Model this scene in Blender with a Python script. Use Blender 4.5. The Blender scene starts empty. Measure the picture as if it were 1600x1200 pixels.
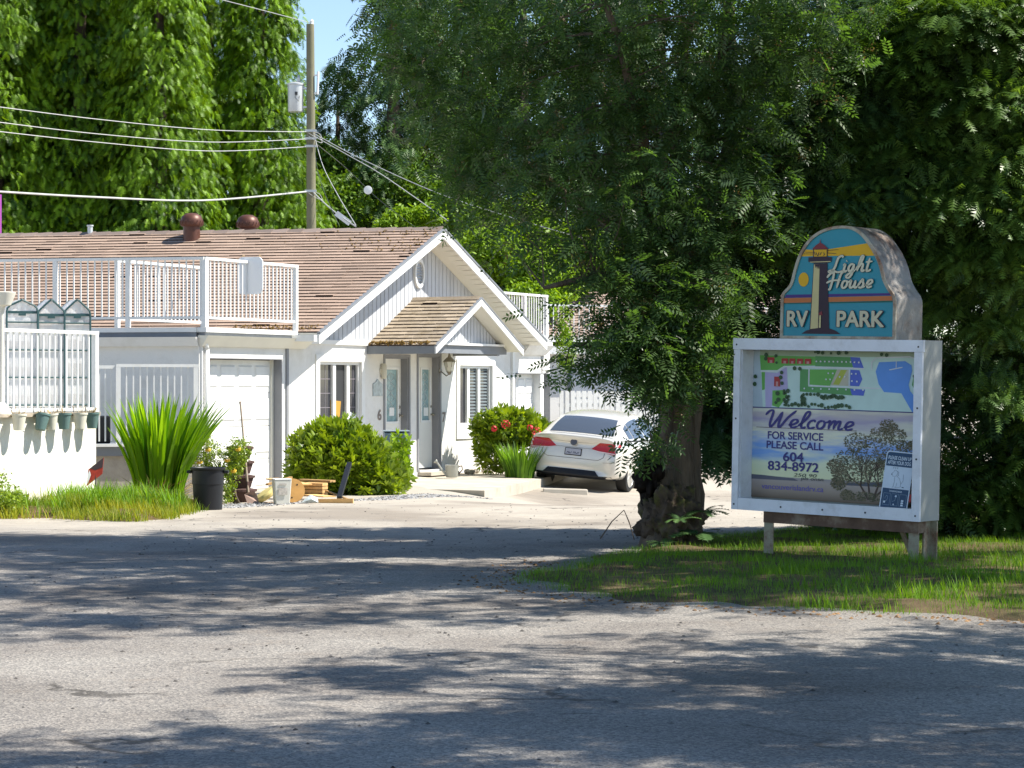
import bpy, math, random
import numpy as np
from mathutils import Vector, Matrix
random.seed(7)
RNG = np.random.default_rng(7)
R = math.radians
sc = bpy.context.scene
# ------------------------------------------------------------------ camera, sky, sun, exposure
F = 3600.0                                   # focal length in pixels of a 1600 px wide frame
cd = bpy.data.cameras.new('camera'); cam = bpy.data.objects.new('camera', cd)
sc.collection.objects.link(cam); sc.camera = cam
cam.location = (0, 0, 1.6); cam.rotation_euler = (R(90), 0, 0)
cd.sensor_width = 36; cd.lens = F / 1600 * 36; cd.clip_start = 0.1; cd.clip_end = 2000
SUN = Vector((0.612, 0.01, 0.788)).normalized()      # towards the sun
w = bpy.data.worlds.new('World'); sc.world = w; w.use_nodes = True
nt = w.node_tree; nt.nodes.clear()
sky = nt.nodes.new('ShaderNodeTexSky'); sky.sky_type = 'NISHITA'; sky.sun_disc = False
sky.sun_elevation = math.asin(SUN.z); sky.sun_rotation = math.atan2(SUN.x, SUN.y)
sky.air_density = .9; sky.dust_density = 0.0; sky.ozone_density = 1.6
bg = nt.nodes.new('ShaderNodeBackground'); bg.inputs[1].default_value = 0.105
ow = nt.nodes.new('ShaderNodeOutputWorld')
nt.links.new(sky.outputs[0], bg.inputs[0]); nt.links.new(bg.outputs[0], ow.inputs[0])
sl = bpy.data.lights.new('sun', 'SUN'); sl.energy = 5.0; sl.angle = R(0.5); sl.color = (1.0, 0.945, 0.85)
so = bpy.data.objects.new('sun', sl); sc.collection.objects.link(so); so.location = (20, 0, 40)
so.rotation_euler = SUN.to_track_quat('Z', 'Y').to_euler()
vs = sc.view_settings
sc.display_settings.display_device = 'sRGB'
vs.view_transform = 'Standard'; vs.look = 'None'; vs.gamma = 1.0; vs.use_curve_mapping = False
vs.exposure = 0.97
# ------------------------------------------------------------------ helpers
def V(*a): return Vector(a)
def at(px, py, Y): return V((px - 800) / F * Y, Y, 1.6 - (py - 600) / F * Y)
def sm(a, b, x):
    t = np.clip((x - a) / (b - a), 0, 1); return t * t * (3 - 2 * t)
B = V(-1.484, 43.8, 0); DD = V(.438, .899, 0); NN = V(.899, -.438, 0); RR = V(-.978, .208, 0); UP = V(0, 0, 1)
def gz(x, y):
    """ground height"""
    x = np.asarray(x, float); y = np.asarray(y, float)
    z = -.2 * np.clip((y - 20) / 24, 0, 1)
    o = (x - B.x) * NN.x + (y - B.y) * NN.y
    z = z - .085 * np.clip(o - .35, 0, 4.4) * sm(-1.6, .8, x) * sm(31, 41, y)
    z = z + .012 * np.sin(x * .9 + 1) * np.sin(y * .6) * sm(12, 16, y)
    return z
def gzf(x, y): return float(gz(x, y))
class Fr:
    def __init__(s, o, ax, ay, az=UP): s.o, s.x, s.y, s.z = Vector(o), Vector(ax), Vector(ay), Vector(az)
    def __call__(s, x, y, z): return s.o + s.x * x + s.y * y + s.z * z
W = Fr((0, 0, 0), (1, 0, 0), (0, 1, 0))
HF = Fr(B, DD, NN)          # facade frame: x along the wall, y outwards
HR = Fr(B, DD, RR)          # same, y into the house along its ridge
def fw(px, o=0.0):
    k = (px - 800) / F; b = B + NN * o
    return (k * b.y - b.x) / (DD.x - k * DD.y)
def fz(px, py, o=0.0):
    t = fw(px, o); return 1.6 - (py - 600) / F * (B.y + NN.y * o + DD.y * t)
OFF = {}
C = sc.collection
def tag(o, label=None, cat=None, group=None, kind=None):
    if label: o['label'] = label
    if cat: o['category'] = cat
    if group: o['group'] = group
    if kind: o['kind'] = kind
    return o
def empty(name, loc, label, cat, group=None):
    o = bpy.data.objects.new(name, None); C.objects.link(o); o.location = loc; o.empty_display_size = .2
    OFF[o.name] = Vector(loc); return tag(o, label, cat, group)
def mesh_np(name, v, f, m, parent=None, tint=None, smooth=False, off=None):
    v = np.asarray(v, np.float32); f = np.asarray(f, np.int32); k = f.shape[1]
    o_ = OFF.get(parent.name, V(0, 0, 0)) if parent else (off or V(0, 0, 0))
    v = v - np.array(o_, np.float32)
    me = bpy.data.meshes.new(name); me.vertices.add(len(v)); me.vertices.foreach_set('co', v.ravel())
    me.loops.add(f.size); me.loops.foreach_set('vertex_index', f.ravel())
    me.polygons.add(len(f)); me.polygons.foreach_set('loop_start', np.arange(0, f.size, k, dtype=np.int32))
    if smooth: me.polygons.foreach_set('use_smooth', np.ones(len(f), bool))
    me.update(calc_edges=True)
    if tint is not None:
        a = me.attributes.new('tint', 'FLOAT', 'POINT'); a.data.foreach_set('value', np.asarray(tint, np.float32))
    me.materials.append(m)
    o = bpy.data.objects.new(name, me); C.objects.link(o)
    if parent: o.parent = parent; OFF[o.name] = o_
    elif off is not None: o.location = off; OFF[o.name] = Vector(off)
    return o
class MB:
    def __init__(s): s.v = []; s.f = []; s.m = []; s.t = []; s.mi = 0; s.ti = .5
    def add(s, vs, fs):
        n = len(s.v); s.v += [tuple(p) for p in vs]; s.t += [s.ti] * len(vs)
        for f in fs: s.f.append([i + n for i in f]); s.m.append(s.mi)
        return s
    def box(s, fr, x0, x1, y0, y1, z0, z1):
        P = [fr(x, y, z) for z in (z0, z1) for y in (y0, y1) for x in (x0, x1)]
        return s.add(P, [(0, 2, 3, 1), (4, 5, 7, 6), (0, 1, 5, 4), (2, 6, 7, 3), (0, 4, 6, 2), (1, 3, 7, 5)])
    def hexa(s, P):   # 8 points: bottom 4 ring, top 4 ring
        return s.add(P, [(3, 2, 1, 0), (4, 5, 6, 7), (0, 1, 5, 4), (1, 2, 6, 5), (2, 3, 7, 6), (3, 0, 4, 7)])
    def beam(s, a, b, w_, h, up=UP):
        a = Vector(a); b = Vector(b); d = (b - a).normalized(); x = d.cross(up).normalized() * (w_ / 2); y = x.cross(d).normalized() * (h / 2)
        return s.hexa([a - x - y, a + x - y, a + x + y, a - x + y, b - x - y, b + x - y, b + x + y, b - x + y])
    def tube(s, pts, rad, n=8, cap=True):
        pts = [Vector(p) for p in pts]; rr = rad if isinstance(rad, (list, tuple)) else [rad] * len(pts)
        st = len(s.v); vs = []; u = None
        for i, p in enumerate(pts):
            t = (pts[min(i + 1, len(pts) - 1)] - pts[max(i - 1, 0)]).normalized()
            if u is None: u = t.orthogonal().normalized()
            u = (u - t * u.dot(t)).normalized(); q = t.cross(u)
            for k in range(n):
                a = 2 * math.pi * k / n; vs.append(p + (u * math.cos(a) + q * math.sin(a)) * rr[i])
        fs = []
        for i in range(len(pts) - 1):
            for k in range(n):
                a = i * n + k; b = i * n + (k + 1) % n; fs.append((a, b, b + n, a + n))
        if cap: fs.append(tuple(range(n - 1, -1, -1))); fs.append(tuple(range((len(pts) - 1) * n, len(pts) * n)))
        return s.add(vs, fs)
    def lathe(s, fr, prof, n=24, cx=0, cy=0):
        vs = []; fs = []
        for r, z in prof:
            for k in range(n):
                a = 2 * math.pi * k / n; vs.append(fr(cx + r * math.cos(a), cy + r * math.sin(a), z))
        for i in range(len(prof) - 1):
            for k in range(n):
                a = i * n + k; b = i * n + (k + 1) % n; fs.append((a, b, b + n, a + n))
        fs.append(tuple(range(n - 1, -1, -1))); fs.append(tuple(range((len(prof) - 1) * n, len(prof) * n)))
        return s.add(vs, fs)
    def prism(s, fr, poly, y0, y1):   # poly in x,z ; extruded along y
        n = len(poly); vs = [fr(x, y0, z) for x, z in poly] + [fr(x, y1, z) for x, z in poly]
        return s.add(vs, [tuple(range(n)), tuple(range(2 * n - 1, n - 1, -1))] + [(i, i + n, (i + 1) % n + n, (i + 1) % n) for i in range(n)])
    def build(s, name, m, parent=None, smooth=False, bevel=0, off=None):
        o_ = OFF.get(parent.name, V(0, 0, 0)) if parent else (off or V(0, 0, 0))
        me = bpy.data.meshes.new(name)
        me.from_pydata([(x - o_[0], y - o_[1], z - o_[2]) for x, y, z in s.v], [], s.f)
        ms = m if isinstance(m, (list, tuple)) else [m]
        for q in ms: me.materials.append(q)
        if len(ms) > 1: me.polygons.foreach_set('material_index', s.m)
        if smooth: me.polygons.foreach_set('use_smooth', [True] * len(s.f))
        if len(set(s.t)) > 1:
            a = me.attributes.new('tint', 'FLOAT', 'POINT'); a.data.foreach_set('value', s.t)
        me.update()
        o = bpy.data.objects.new(name, me); C.objects.link(o)
        if parent: o.parent = parent; OFF[o.name] = o_
        elif off is not None: o.location = off; OFF[o.name] = Vector(off)
        if smooth == 'auto':
            try: me.set_sharp_from_angle(angle=R(35))
            except Exception: pass
        if bevel:
            b = o.modifiers.new('bevel', 'BEVEL'); b.width = bevel; b.segments = 2; b.limit_method = 'ANGLE'
        return o
def copy_tree(o, parent=None):
    c = o.copy(); C.objects.link(c); c.parent = parent
    for ch in o.children: copy_tree(ch, c)
    return c
# ------------------------------------------------------------------ materials
def nodes(m):
    m.use_nodes = True; n = m.node_tree; return n, n.nodes['Principled BSDF']
def mat(name, col, rough=.6, spec=.4, metal=0, var=.0, vscale=3, dirt=None, dscale=1.5, damt=.5, dlo=.5, bump=0, bscale=60, tint=0, alpha=None, trans=0, emit=None):
    m = bpy.data.materials.new(name); n, p = nodes(m); N = n.nodes; Lk = n.links
    p.inputs['Roughness'].default_value = rough; p.inputs['Metallic'].default_value = metal
    p.inputs['Specular IOR Level'].default_value = spec
    p.inputs['Transmission Weight'].default_value = trans
    co = N.new('ShaderNodeTexCoord').outputs['Object']
    geo = N.new('ShaderNodeNewGeometry').outputs['Position']
    cur = N.new('ShaderNodeRGB'); cur.outputs[0].default_value = (*col, 1); cur = cur.outputs[0]
    def noise(scale, det=6, rgh=.6):
        t = N.new('ShaderNodeTexNoise'); t.inputs['Scale'].default_value = scale; t.inputs['Detail'].default_value = det
        t.inputs['Roughness'].default_value = rgh; Lk.new(geo, t.inputs['Vector']); return t.outputs['Fac']
    def mix(a, b, f, mode='MIX'):
        x = N.new('ShaderNodeMix'); x.data_type = 'RGBA'; x.blend_type = mode
        for s_, v_ in ((x.inputs[6], a), (x.inputs[7], b)):
            if isinstance(v_, tuple): s_.default_value = (*v_, 1)
            else: Lk.new(v_, s_)
        if isinstance(f, float): x.inputs[0].default_value = f
        else: Lk.new(f, x.inputs[0])
        return x.outputs[2]
    def ramp(f, a, b, lo=0., hi=1.):
        x = N.new('ShaderNodeMapRange'); x.inputs[1].default_value = a; x.inputs[2].default_value = b
        x.inputs[3].default_value = lo; x.inputs[4].default_value = hi; Lk.new(f, x.inputs[0]); return x.outputs[0]
    if var:
        f = ramp(noise(vscale), .3, .7)
        cur = mix(tuple(c * (1 - var) for c in col), tuple(min(1, c * (1 + var)) for c in col), f)
    if tint:
        a = N.new('ShaderNodeAttribute'); a.attribute_name = 'tint'
        f = ramp(a.outputs['Fac'], 0, 1, 1 - tint, 1 + tint)
        h = N.new('ShaderNodeVectorMath'); h.operation = 'SCALE'; Lk.new(cur, h.inputs[0]); Lk.new(f, h.inputs['Scale']); cur = h.outputs[0]
    if dirt:
        cur = mix(cur, dirt, ramp(noise(dscale, 9, .7), dlo, dlo + .22, 0, damt))
    Lk.new(cur, p.inputs['Base Color'])
    if bump:
        b = N.new('ShaderNodeBump'); b.inputs['Strength'].default_value = bump; b.inputs['Distance'].default_value = .01
        Lk.new(noise(bscale, 4), b.inputs['Height']); Lk.new(b.outputs[0], p.inputs['Normal'])
    if alpha is not None: p.inputs['Alpha'].default_value = alpha
    if emit: p.inputs['Emission Color'].default_value = (*emit, 1); p.inputs['Emission Strength'].default_value = 1
    return m
def leafmat(name, a, b, trans=.35, tcol=None, rough=.5, spec=.3):
    """two-sided leaf: colour runs from a to b with the point attribute 'tint'; some light passes through"""
    m = bpy.data.materials.new(name); n, p = nodes(m); N = n.nodes; Lk = n.links
    at_ = N.new('ShaderNodeAttribute'); at_.attribute_name = 'tint'
    x = N.new('ShaderNodeMix'); x.data_type = 'RGBA'; Lk.new(at_.outputs['Fac'], x.inputs[0])
    x.inputs[6].default_value = (*a, 1); x.inputs[7].default_value = (*b, 1)
    Lk.new(x.outputs[2], p.inputs['Base Color']); p.inputs['Roughness'].default_value = rough
    p.inputs['Specular IOR Level'].default_value = spec
    t = N.new('ShaderNodeBsdfTranslucent')
    y = N.new('ShaderNodeMix'); y.data_type = 'RGBA'; Lk.new(at_.outputs['Fac'], y.inputs[0])
    ta = tcol or (1.6, 1.5, .5)
    y.inputs[6].default_value = (*[min(1, c * k) for c, k in zip(a, ta)], 1); y.inputs[7].default_value = (*[min(1, c * k) for c, k in zip(b, ta)], 1)
    Lk.new(y.outputs[2], t.inputs[0])
    mx = N.new('ShaderNodeMixShader'); mx.inputs[0].default_value = trans
    Lk.new(p.outputs[0], mx.inputs[1]); Lk.new(t.outputs[0], mx.inputs[2])
    Lk.new(mx.outputs[0], N['Material Output'].inputs[0]); return m
M = {}
M['stucco'] = mat('stucco', (.72, .71, .68), .85, .2, var=.05, vscale=1.2, dirt=(.46, .43, .36), dscale=1.1, damt=.45, bump=.5, bscale=45)
M['cream_wall'] = mat('cream_wall', (.78, .76, .69), .85, .2, var=.05, vscale=1.5, bump=.4, bscale=50)
M['white'] = mat('white_paint', (.75, .75, .73), .5, .4, var=.04, vscale=4, dirt=(.55, .55, .5), dscale=3, damt=.25)
M['rail'] = mat('rail_paint', (.77, .77, .75), .4, .5, var=.04, vscale=5, dirt=(.6, .58, .5), dscale=6, damt=.3)
M['grey_trim'] = mat('grey_trim', (.19, .205, .225), .6, .3, var=.1, vscale=3)
M['grey_frame'] = mat('grey_frame', (.23, .235, .25), .55, .3, var=.06, vscale=3)
M['siding'] = mat('siding_board', (.50, .52, .55), .7, .3, var=.07, vscale=5, tint=.08, dirt=(.35, .36, .37), dscale=5, damt=.4)
M['groove'] = mat('siding_groove', (.16, .17, .18), .8, .2)
M['shingle'] = mat('shingle', (.345, .252, .195), .95, .15, var=.10, vscale=1.3, tint=.10, dirt=(.24, .19, .16), dscale=1.2, damt=.5, bump=.8, bscale=90)
M['shingle_edge'] = mat('shingle_edge', (.045, .03, .025), .95, .1)  # near-black cut edge, with the course's shadow line painted into its colour
M['porch_shingle'] = mat('porch_shingle', (.335, .275, .205), .95, .15, var=.15, vscale=4, tint=.16, dirt=(.18, .13, .06), dscale=5, damt=.6, bump=.8, bscale=90)
M['far_shingle'] = mat('far_shingle', (.33, .25, .215), .95, .15, var=.1, vscale=2, tint=.1, bump=.6, bscale=90)
M['moss'] = mat('moss', (.16, .10, .03), .95, .1, var=.4, vscale=20, bump=1, bscale=80)
M['soffit'] = mat('soffit', (.74, .72, .64), .7, .2, var=.04)
M['door'] = mat('door_paint', (.76, .75, .70), .45, .4, var=.03)
M['frost'] = mat('frosted_glass', (.24, .36, .38), .25, .6, var=.25, vscale=9)
M['glass'] = mat('window_glass', (.03, .032, .04), .06, .7)
M['blind'] = mat('blind_slat', (.16, .19, .2), .5, .3)
M['dark_iron'] = mat('dark_iron', (.03, .03, .032), .5, .4)
M['brass'] = mat('aged_metal', (.22, .20, .16), .4, .5, metal=.6, var=.2, vscale=20)
M['plaque'] = mat('plaque', (.42, .47, .47), .6, .3, var=.25, vscale=15)
M['concrete'] = mat('concrete', (.46, .42, .35), .9, .2, var=.12, vscale=1.7, dirt=(.3, .24, .16), dscale=2.5, damt=.5, bump=.4, bscale=70)
M['block'] = mat('foundation', (.36, .33, .28), .9, .2, var=.2, vscale=5, bump=.6, bscale=40)
M['rustvent'] = mat('brown_vent_metal', (.11, .045, .03), .45, .4, metal=.25, var=.2, vscale=12)
M['wood'] = mat('cut_wood', (.52, .32, .13), .75, .3, var=.2, vscale=9, tint=.35, bump=.3, bscale=40)
M['bark'] = mat('bark', (.12, .092, .068), .95, .15, var=.5, vscale=9, dirt=(.13, .115, .09), dscale=12, damt=.7, bump=1.0, bscale=26)
def stretch(m, z=.12, dist=.04):
    n = m.node_tree; g = next(q for q in n.nodes if q.type == 'NEW_GEOMETRY'); mp = n.nodes.new('ShaderNodeMapping'); mp.inputs['Scale'].default_value = (1, 1, z); n.links.new(g.outputs['Position'], mp.inputs[0])
    for t in [q for q in n.nodes if q.type == 'TEX_NOISE']: n.links.new(mp.outputs[0], t.inputs['Vector'])
    for t in [q for q in n.nodes if q.type == 'BUMP']: t.inputs['Distance'].default_value = dist
stretch(M['bark'])
M['firbark'] = mat('fir_bark', (.09, .07, .055), .95, .1, var=.3, vscale=3, bump=1, bscale=12)
M['burl'] = mat('burl_bark', (.085, .065, .05), .95, .1, var=.5, vscale=8, dirt=(.15, .16, .035), dscale=5, damt=.8, bump=1.0, bscale=25)
M['pole'] = mat('weathered_pole', (.20, .19, .125), .9, .2, var=.18, vscale=3, dirt=(.14, .15, .08), dscale=1.5, damt=.6, bump=.5, bscale=30)
M['galv'] = mat('galvanised', (.55, .57, .58), .4, .5, metal=.3, var=.08)
M['cable'] = mat('cable', (.5, .5, .48), .5, .4)
M['black_cable'] = mat('black_cable', (.06, .06, .06), .5, .4)
M['bin'] = mat('black_plastic', (.008, .009, .012), .5, .4, var=.1, vscale=5)
M['rustpot'] = mat('brown_pot', (.075, .045, .04), .8, .2, var=.25, vscale=8)
M['whiteplastic'] = mat('white_plastic', (.78, .79, .78), .4, .4, var=.05, vscale=8)
M['soil'] = mat('soil', (.14, .09, .055), 1, .1, var=.4, vscale=10, bump=1, bscale=30)
M['tan'] = mat('dry_straw', (.42, .31, .15), .9, .1, var=.3, vscale=14)
# ------------------------------------------------------------------ ground
def asphalt_mat():
    m = bpy.data.materials.new('asphalt'); n, p = nodes(m); N = n.nodes; Lk = n.links
    geo = N.new('ShaderNodeNewGeometry').outputs['Position']
    def noise(scale, det=5, r=.6, v=geo):
        t = N.new('ShaderNodeTexNoise'); t.inputs['Scale'].default_value = scale; t.inputs['Detail'].default_value = det
        t.inputs['Roughness'].default_value = r; Lk.new(v, t.inputs['Vector']); return t.outputs['Fac']
    def rng(f, a, b, lo=0., hi=1.):
        x = N.new('ShaderNodeMapRange'); x.inputs[1].default_value = a; x.inputs[2].default_value = b
        x.inputs[3].default_value = lo; x.inputs[4].default_value = hi; Lk.new(f, x.inputs[0]); return x.outputs[0]
    def mix(a, b, f, mode='MIX'):
        x = N.new('ShaderNodeMix'); x.data_type = 'RGBA'; x.blend_type = mode
        for s_, v_ in ((x.inputs[6], a), (x.inputs[7], b)):
            if isinstance(v_, tuple): s_.default_value = (*v_, 1)
            else: Lk.new(v_, s_)
        if isinstance(f, float): x.inputs[0].default_value = f
        else: Lk.new(f, x.inputs[0])
        return x.outputs[2]
    def mth(op, a, b):
        x = N.new('ShaderNodeMath'); x.operation = op
        for i, q in enumerate((a, b)):
            if isinstance(q, (int, float)): x.inputs[i].default_value = q
            else: Lk.new(q, x.inputs[i])
        return x.outputs[0]
    vo = N.new('ShaderNodeTexVoronoi'); vo.inputs['Scale'].default_value = 75; Lk.new(geo, vo.inputs['Vector'])
    sep = N.new('ShaderNodeSeparateColor'); Lk.new(vo.outputs['Color'], sep.inputs[0])
    stones = mix((.085, .083, .085), (.47, .43, .375), rng(sep.outputs[0], .1, .95))
    fine = mix(stones, (.26, .243, .22), rng(noise(140, 3), .35, .65))
    patch = rng(noise(.55, 7, .62), .35, .7)
    col = mix(fine, mix(fine, (.62, .6, .6), 1., 'MULTIPLY'), patch)
    sx = N.new('ShaderNodeSeparateXYZ'); Lk.new(geo, sx.inputs[0])
    # pale dust and fines lie thicker towards the yard in front of the house
    dn = mth('ADD', rng(sx.outputs['Y'], 19, 30, -.25, .95), mth('MULTIPLY', mth('SUBTRACT', noise(.9, 7, .7), .5), 1.4))
    col = mix(col, mix((.37, .335, .28), (.48, .43, .355), noise(6, 5)), rng(dn, .1, .9, 0, .85))
    # old cracks, sealed patches and tyre-darkened tracks
    wv = N.new('ShaderNodeTexVoronoi'); wv.feature = 'DISTANCE_TO_EDGE'; wv.inputs['Scale'].default_value = .42
    wn = N.new('ShaderNodeTexNoise'); wn.inputs['Scale'].default_value = 1.6; wn.inputs['Detail'].default_value = 8; Lk.new(geo, wn.inputs['Vector'])
    wm = N.new('ShaderNodeVectorMath'); wm.operation = 'MULTIPLY_ADD'; Lk.new(wn.outputs['Color'], wm.inputs[0]); wm.inputs[1].default_value = (1.1, 1.1, 0); Lk.new(geo, wm.inputs[2]); Lk.new(wm.outputs[0], wv.inputs['Vector'])
    crk = rng(wv.outputs['Distance'], .004, .012, 1, 0); col = mix(col, (.05, .045, .04), mth('MULTIPLY', crk, rng(noise(.8, 3), .48, .6, 0, .75)))
    col = mix(col, mix(col, (.66, .64, .63), 1., 'MULTIPLY'), rng(noise(.23, 4, .5), .5, .62))
    # brown leaf litter patches
    lit = mth('MULTIPLY', rng(noise(2.3, 8, .75), .54, .68), rng(noise(60, 3), .42, .6))
    col = mix(col, (.17, .115, .07), mth('MULTIPLY', lit, .45))
    Lk.new(col, p.inputs['Base Color']); p.inputs['Roughness'].default_value = .88; p.inputs['Specular IOR Level'].default_value = .25
    b = N.new('ShaderNodeBump'); b.inputs['Strength'].default_value = .7; b.inputs['Distance'].default_value = .006
    h = mth('ADD', vo.outputs['Distance'], noise(30, 5)); Lk.new(h, b.inputs['Height']); Lk.new(b.outputs[0], p.inputs['Normal'])
    return m
M['asphalt'] = asphalt_mat()
M['earth'] = mat('verge_soil', (.11, .08, .048), 1, .1, var=.4, vscale=5, dirt=(.05, .07, .02), dscale=2.5, damt=.7, bump=1, bscale=50)
def grid_z(name, xs, ys, fn, m, kind, mask=None):
    X, Y = np.meshgrid(xs, ys); Z = fn(X, Y); v = np.stack([X, Y, Z], -1).reshape(-1, 3)
    nx = len(xs); i = np.arange(len(ys) - 1)[:, None] * nx + np.arange(nx - 1)[None, :]
    f = np.stack([i, i + 1, i + 1 + nx, i + nx], -1).reshape(-1, 4)
    if mask is not None:
        c = v[f].mean(1); f = f[mask(c[:, 0], c[:, 1])]
        used = np.unique(f); remap = np.zeros(len(v), int); remap[used] = np.arange(len(used)); v = v[used]; f = remap[f]
    o = mesh_np(name, v, f, m, smooth=True); return tag(o, kind=kind)
xs = np.concatenate([[-900, -300, -90, -40, -22], np.arange(-14, 14.01, .25), [22, 40, 90, 300, 900]])
ys = np.concatenate([[-60, -20, -4, 2], np.arange(6, 56.01, .25), [62, 75, 100, 160, 400, 1400]])
grid_z('ground', xs, ys, gz, M['asphalt'], 'structure')
# grass verge: outline in metres (x, y)
VERGE = [(-.12, 18.9), (.25, 17.75), (1.0, 16.7), (2.3, 16.05), (3.6, 15.45), (5.2, 14.9), (8, 14.6), (14, 14.2), (14, 30), (6, 30), (3.6, 27.2), (2.45, 25.6),
         (1.7, 24.0), (1.1, 22.6), (.6, 21.4), (.2, 20.2)]
def inpoly(x, y, P):
    x = np.asarray(x, float); y = np.asarray(y, float); r = np.zeros(x.shape, bool); n = len(P)
    for i in range(n):
        x0, y0 = P[i]; x1, y1 = P[(i + 1) % n]
        c = ((y0 > y) != (y1 > y)) & (x < (x1 - x0) * (y - y0) / (y1 - y0 + 1e-12) + x0); r ^= c
    return r
def edged(x, y, P):
    x = np.asarray(x, float); y = np.asarray(y, float); d = np.full(x.shape, 1e9); n = len(P)
    for i in range(n):
        ax, ay = P[i]; bx, by = P[(i + 1) % n]; t = np.clip(((x - ax) * (bx - ax) + (y - ay) * (by - ay)) / ((bx - ax) ** 2 + (by - ay) ** 2), 0, 1)
        d = np.minimum(d, np.hypot(x - ax - t * (bx - ax), y - ay - t * (by - ay)))
    return np.where(inpoly(x, y, P), d, -d)
def vz(x, y):
    return gz(x, y) - .03 + .065 * sm(-.12, .7, edged(x, y, VERGE) + .12 * np.sin(x * 3.1) * np.sin(y * 2.7)) + .02 * np.sin(x * 5) * np.sin(y * 4.3)
grid_z('verge_soil', np.arange(-.6, 14, .15), np.arange(14, 30.2, .15), vz, M['earth'], 'structure', lambda x, y: edged(x, y, VERGE) > -.35)
# left bed in front of the patio wall
BED = [(-6.75, 28.55), (-5.9, 28.75), (-5.35, 28.2), (-4.6, 27.7), (-4.15, 28.25), (-4.1, 29.8), (-3.85, 32.9), (-6.0, 33.4), (-7.6, 30.0)]
def bz(x, y): return gz(x, y) - .03 + .15 * sm(-.1, .9, edged(x, y, BED)) + .01 * np.sin(x * 7) * np.sin(y * 6)
grid_z('bed_soil', np.arange(-8, -3.3, .12), np.arange(27, 34, .12), bz, M['soil'], 'structure', lambda x, y: edged(x, y, BED) > -.25)
# ------------------------------------------------------------------ white house with doors 6 and 7
ZB = -.45
house = empty('house', B + UP * -.2, 'white stucco duplex with brown shingled gable roof and doors numbered 6 and 7', 'house')
def hp(name, mb, m, par=None, **k): return mb.build(name, m, par or house, **k)
tL, tR = -5.06, 3.85; tC = -.587; ZA = 4.50; ZE = 2.50; OV = .5        # rake foot left/right, apex, roof heights, overhang
pitch = (ZA - ZE) / (tC - tL)
def zroof(t): return ZA - pitch * abs(t - tC) - (0.0)
# openings in the facade (t0,t1,z0,z1)
def op(px0, px1, py0, py1): 
    t0, t1 = fw(px0), fw(px1); z0 = fz((px0 + px1) / 2, py1); z1 = fz((px0 + px1) / 2, py0); return [t0, t1, z0, z1]
G1 = op(325, 440, 560, 757); G1[2] = -.2; G2 = op(805, 859, 583, 740); G2[2] = -.2
D6 = op(601, 638, 558, 748); D7 = op(653, 686.5, 556, 747); D6[2] = D7[2] = -.02
W1 = op(498, 563.5, 566, 685); W2 = op(717, 768, 572, 664)
def wall_holes(fr, x0, x1, z0, z1, holes, y0=-.2, y1=0., parent=None, name='wall', m=None):
    """solid wall cut into boxes round the openings"""
    mb = MB(); xs_ = sorted({x0, x1, *[h[0] for h in holes], *[h[1] for h in holes]})
    for a, b in zip(xs_[:-1], xs_[1:]):
        hs = sorted([(h[2], h[3]) for h in holes if h[0] < b - 1e-6 and h[1] > a + 1e-6]); z = z0
        for p, q in hs:
            if p > z + 1e-4: mb.box(fr, a, b, y0, y1, z, p)
            z = q
        if z1 > z + 1e-4: mb.box(fr, a, b, y0, y1, z, z1)
    return hp(name, mb, m or M['stucco'], parent)
tg = fw(573)
ZT = 2.36
wall_holes(HF, fw(311), 4.75, ZB, ZT, [G1, G2, D6, D7, W1, W2])
# inner dark rooms behind the openings
mb = MB(); mb.box(HF, -7.9, 4.7, -3.2, -3.0, ZB, 2.3); mb.box(HF, -7.9, 4.7, -3.0, -.24, ZB, -.1); hp('room_back', mb, mat('room', (.09, .08, .075), .9))
# gable wall behind the siding, and side walls
mb = MB(); P = [(tL + .35, ZT), (tR - .35, ZT), (tC, zroof(tC) - .12)]
mb.prism(HF, P, -.2, -.03); hp('gable_wall', mb, M['groove'])
bw = .152; t = tL + .4; k = 0
while t < tR - .4:
    a, b = t + .009, min(t + bw - .009, tR - .38); za = zroof(a) - .13; zb_ = zroof(b) - .13
    if min(za, zb_) > ZT + .02:
        m_ = MB(); m_.ti = random.random(); pts = [(a, ZT + .012), (b, ZT + .012), (b, zb_)] + ([(tC, ZA - .13)] if a < tC < b else []) + [(a, za)]
        m_.prism(HF, pts, -.029, 0.0 + random.uniform(0, .004)); m_.t = [m_.ti] * (len(m_.t) - 1) + [m_.ti + .001]; hp('board', m_, M['siding'])
    t += bw
mb = MB(); mb.box(HF, tL + .2, tg + .1, -.04, .045, ZT - .07, ZT + .01); hp('drip_trim', mb, M['white'])
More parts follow.
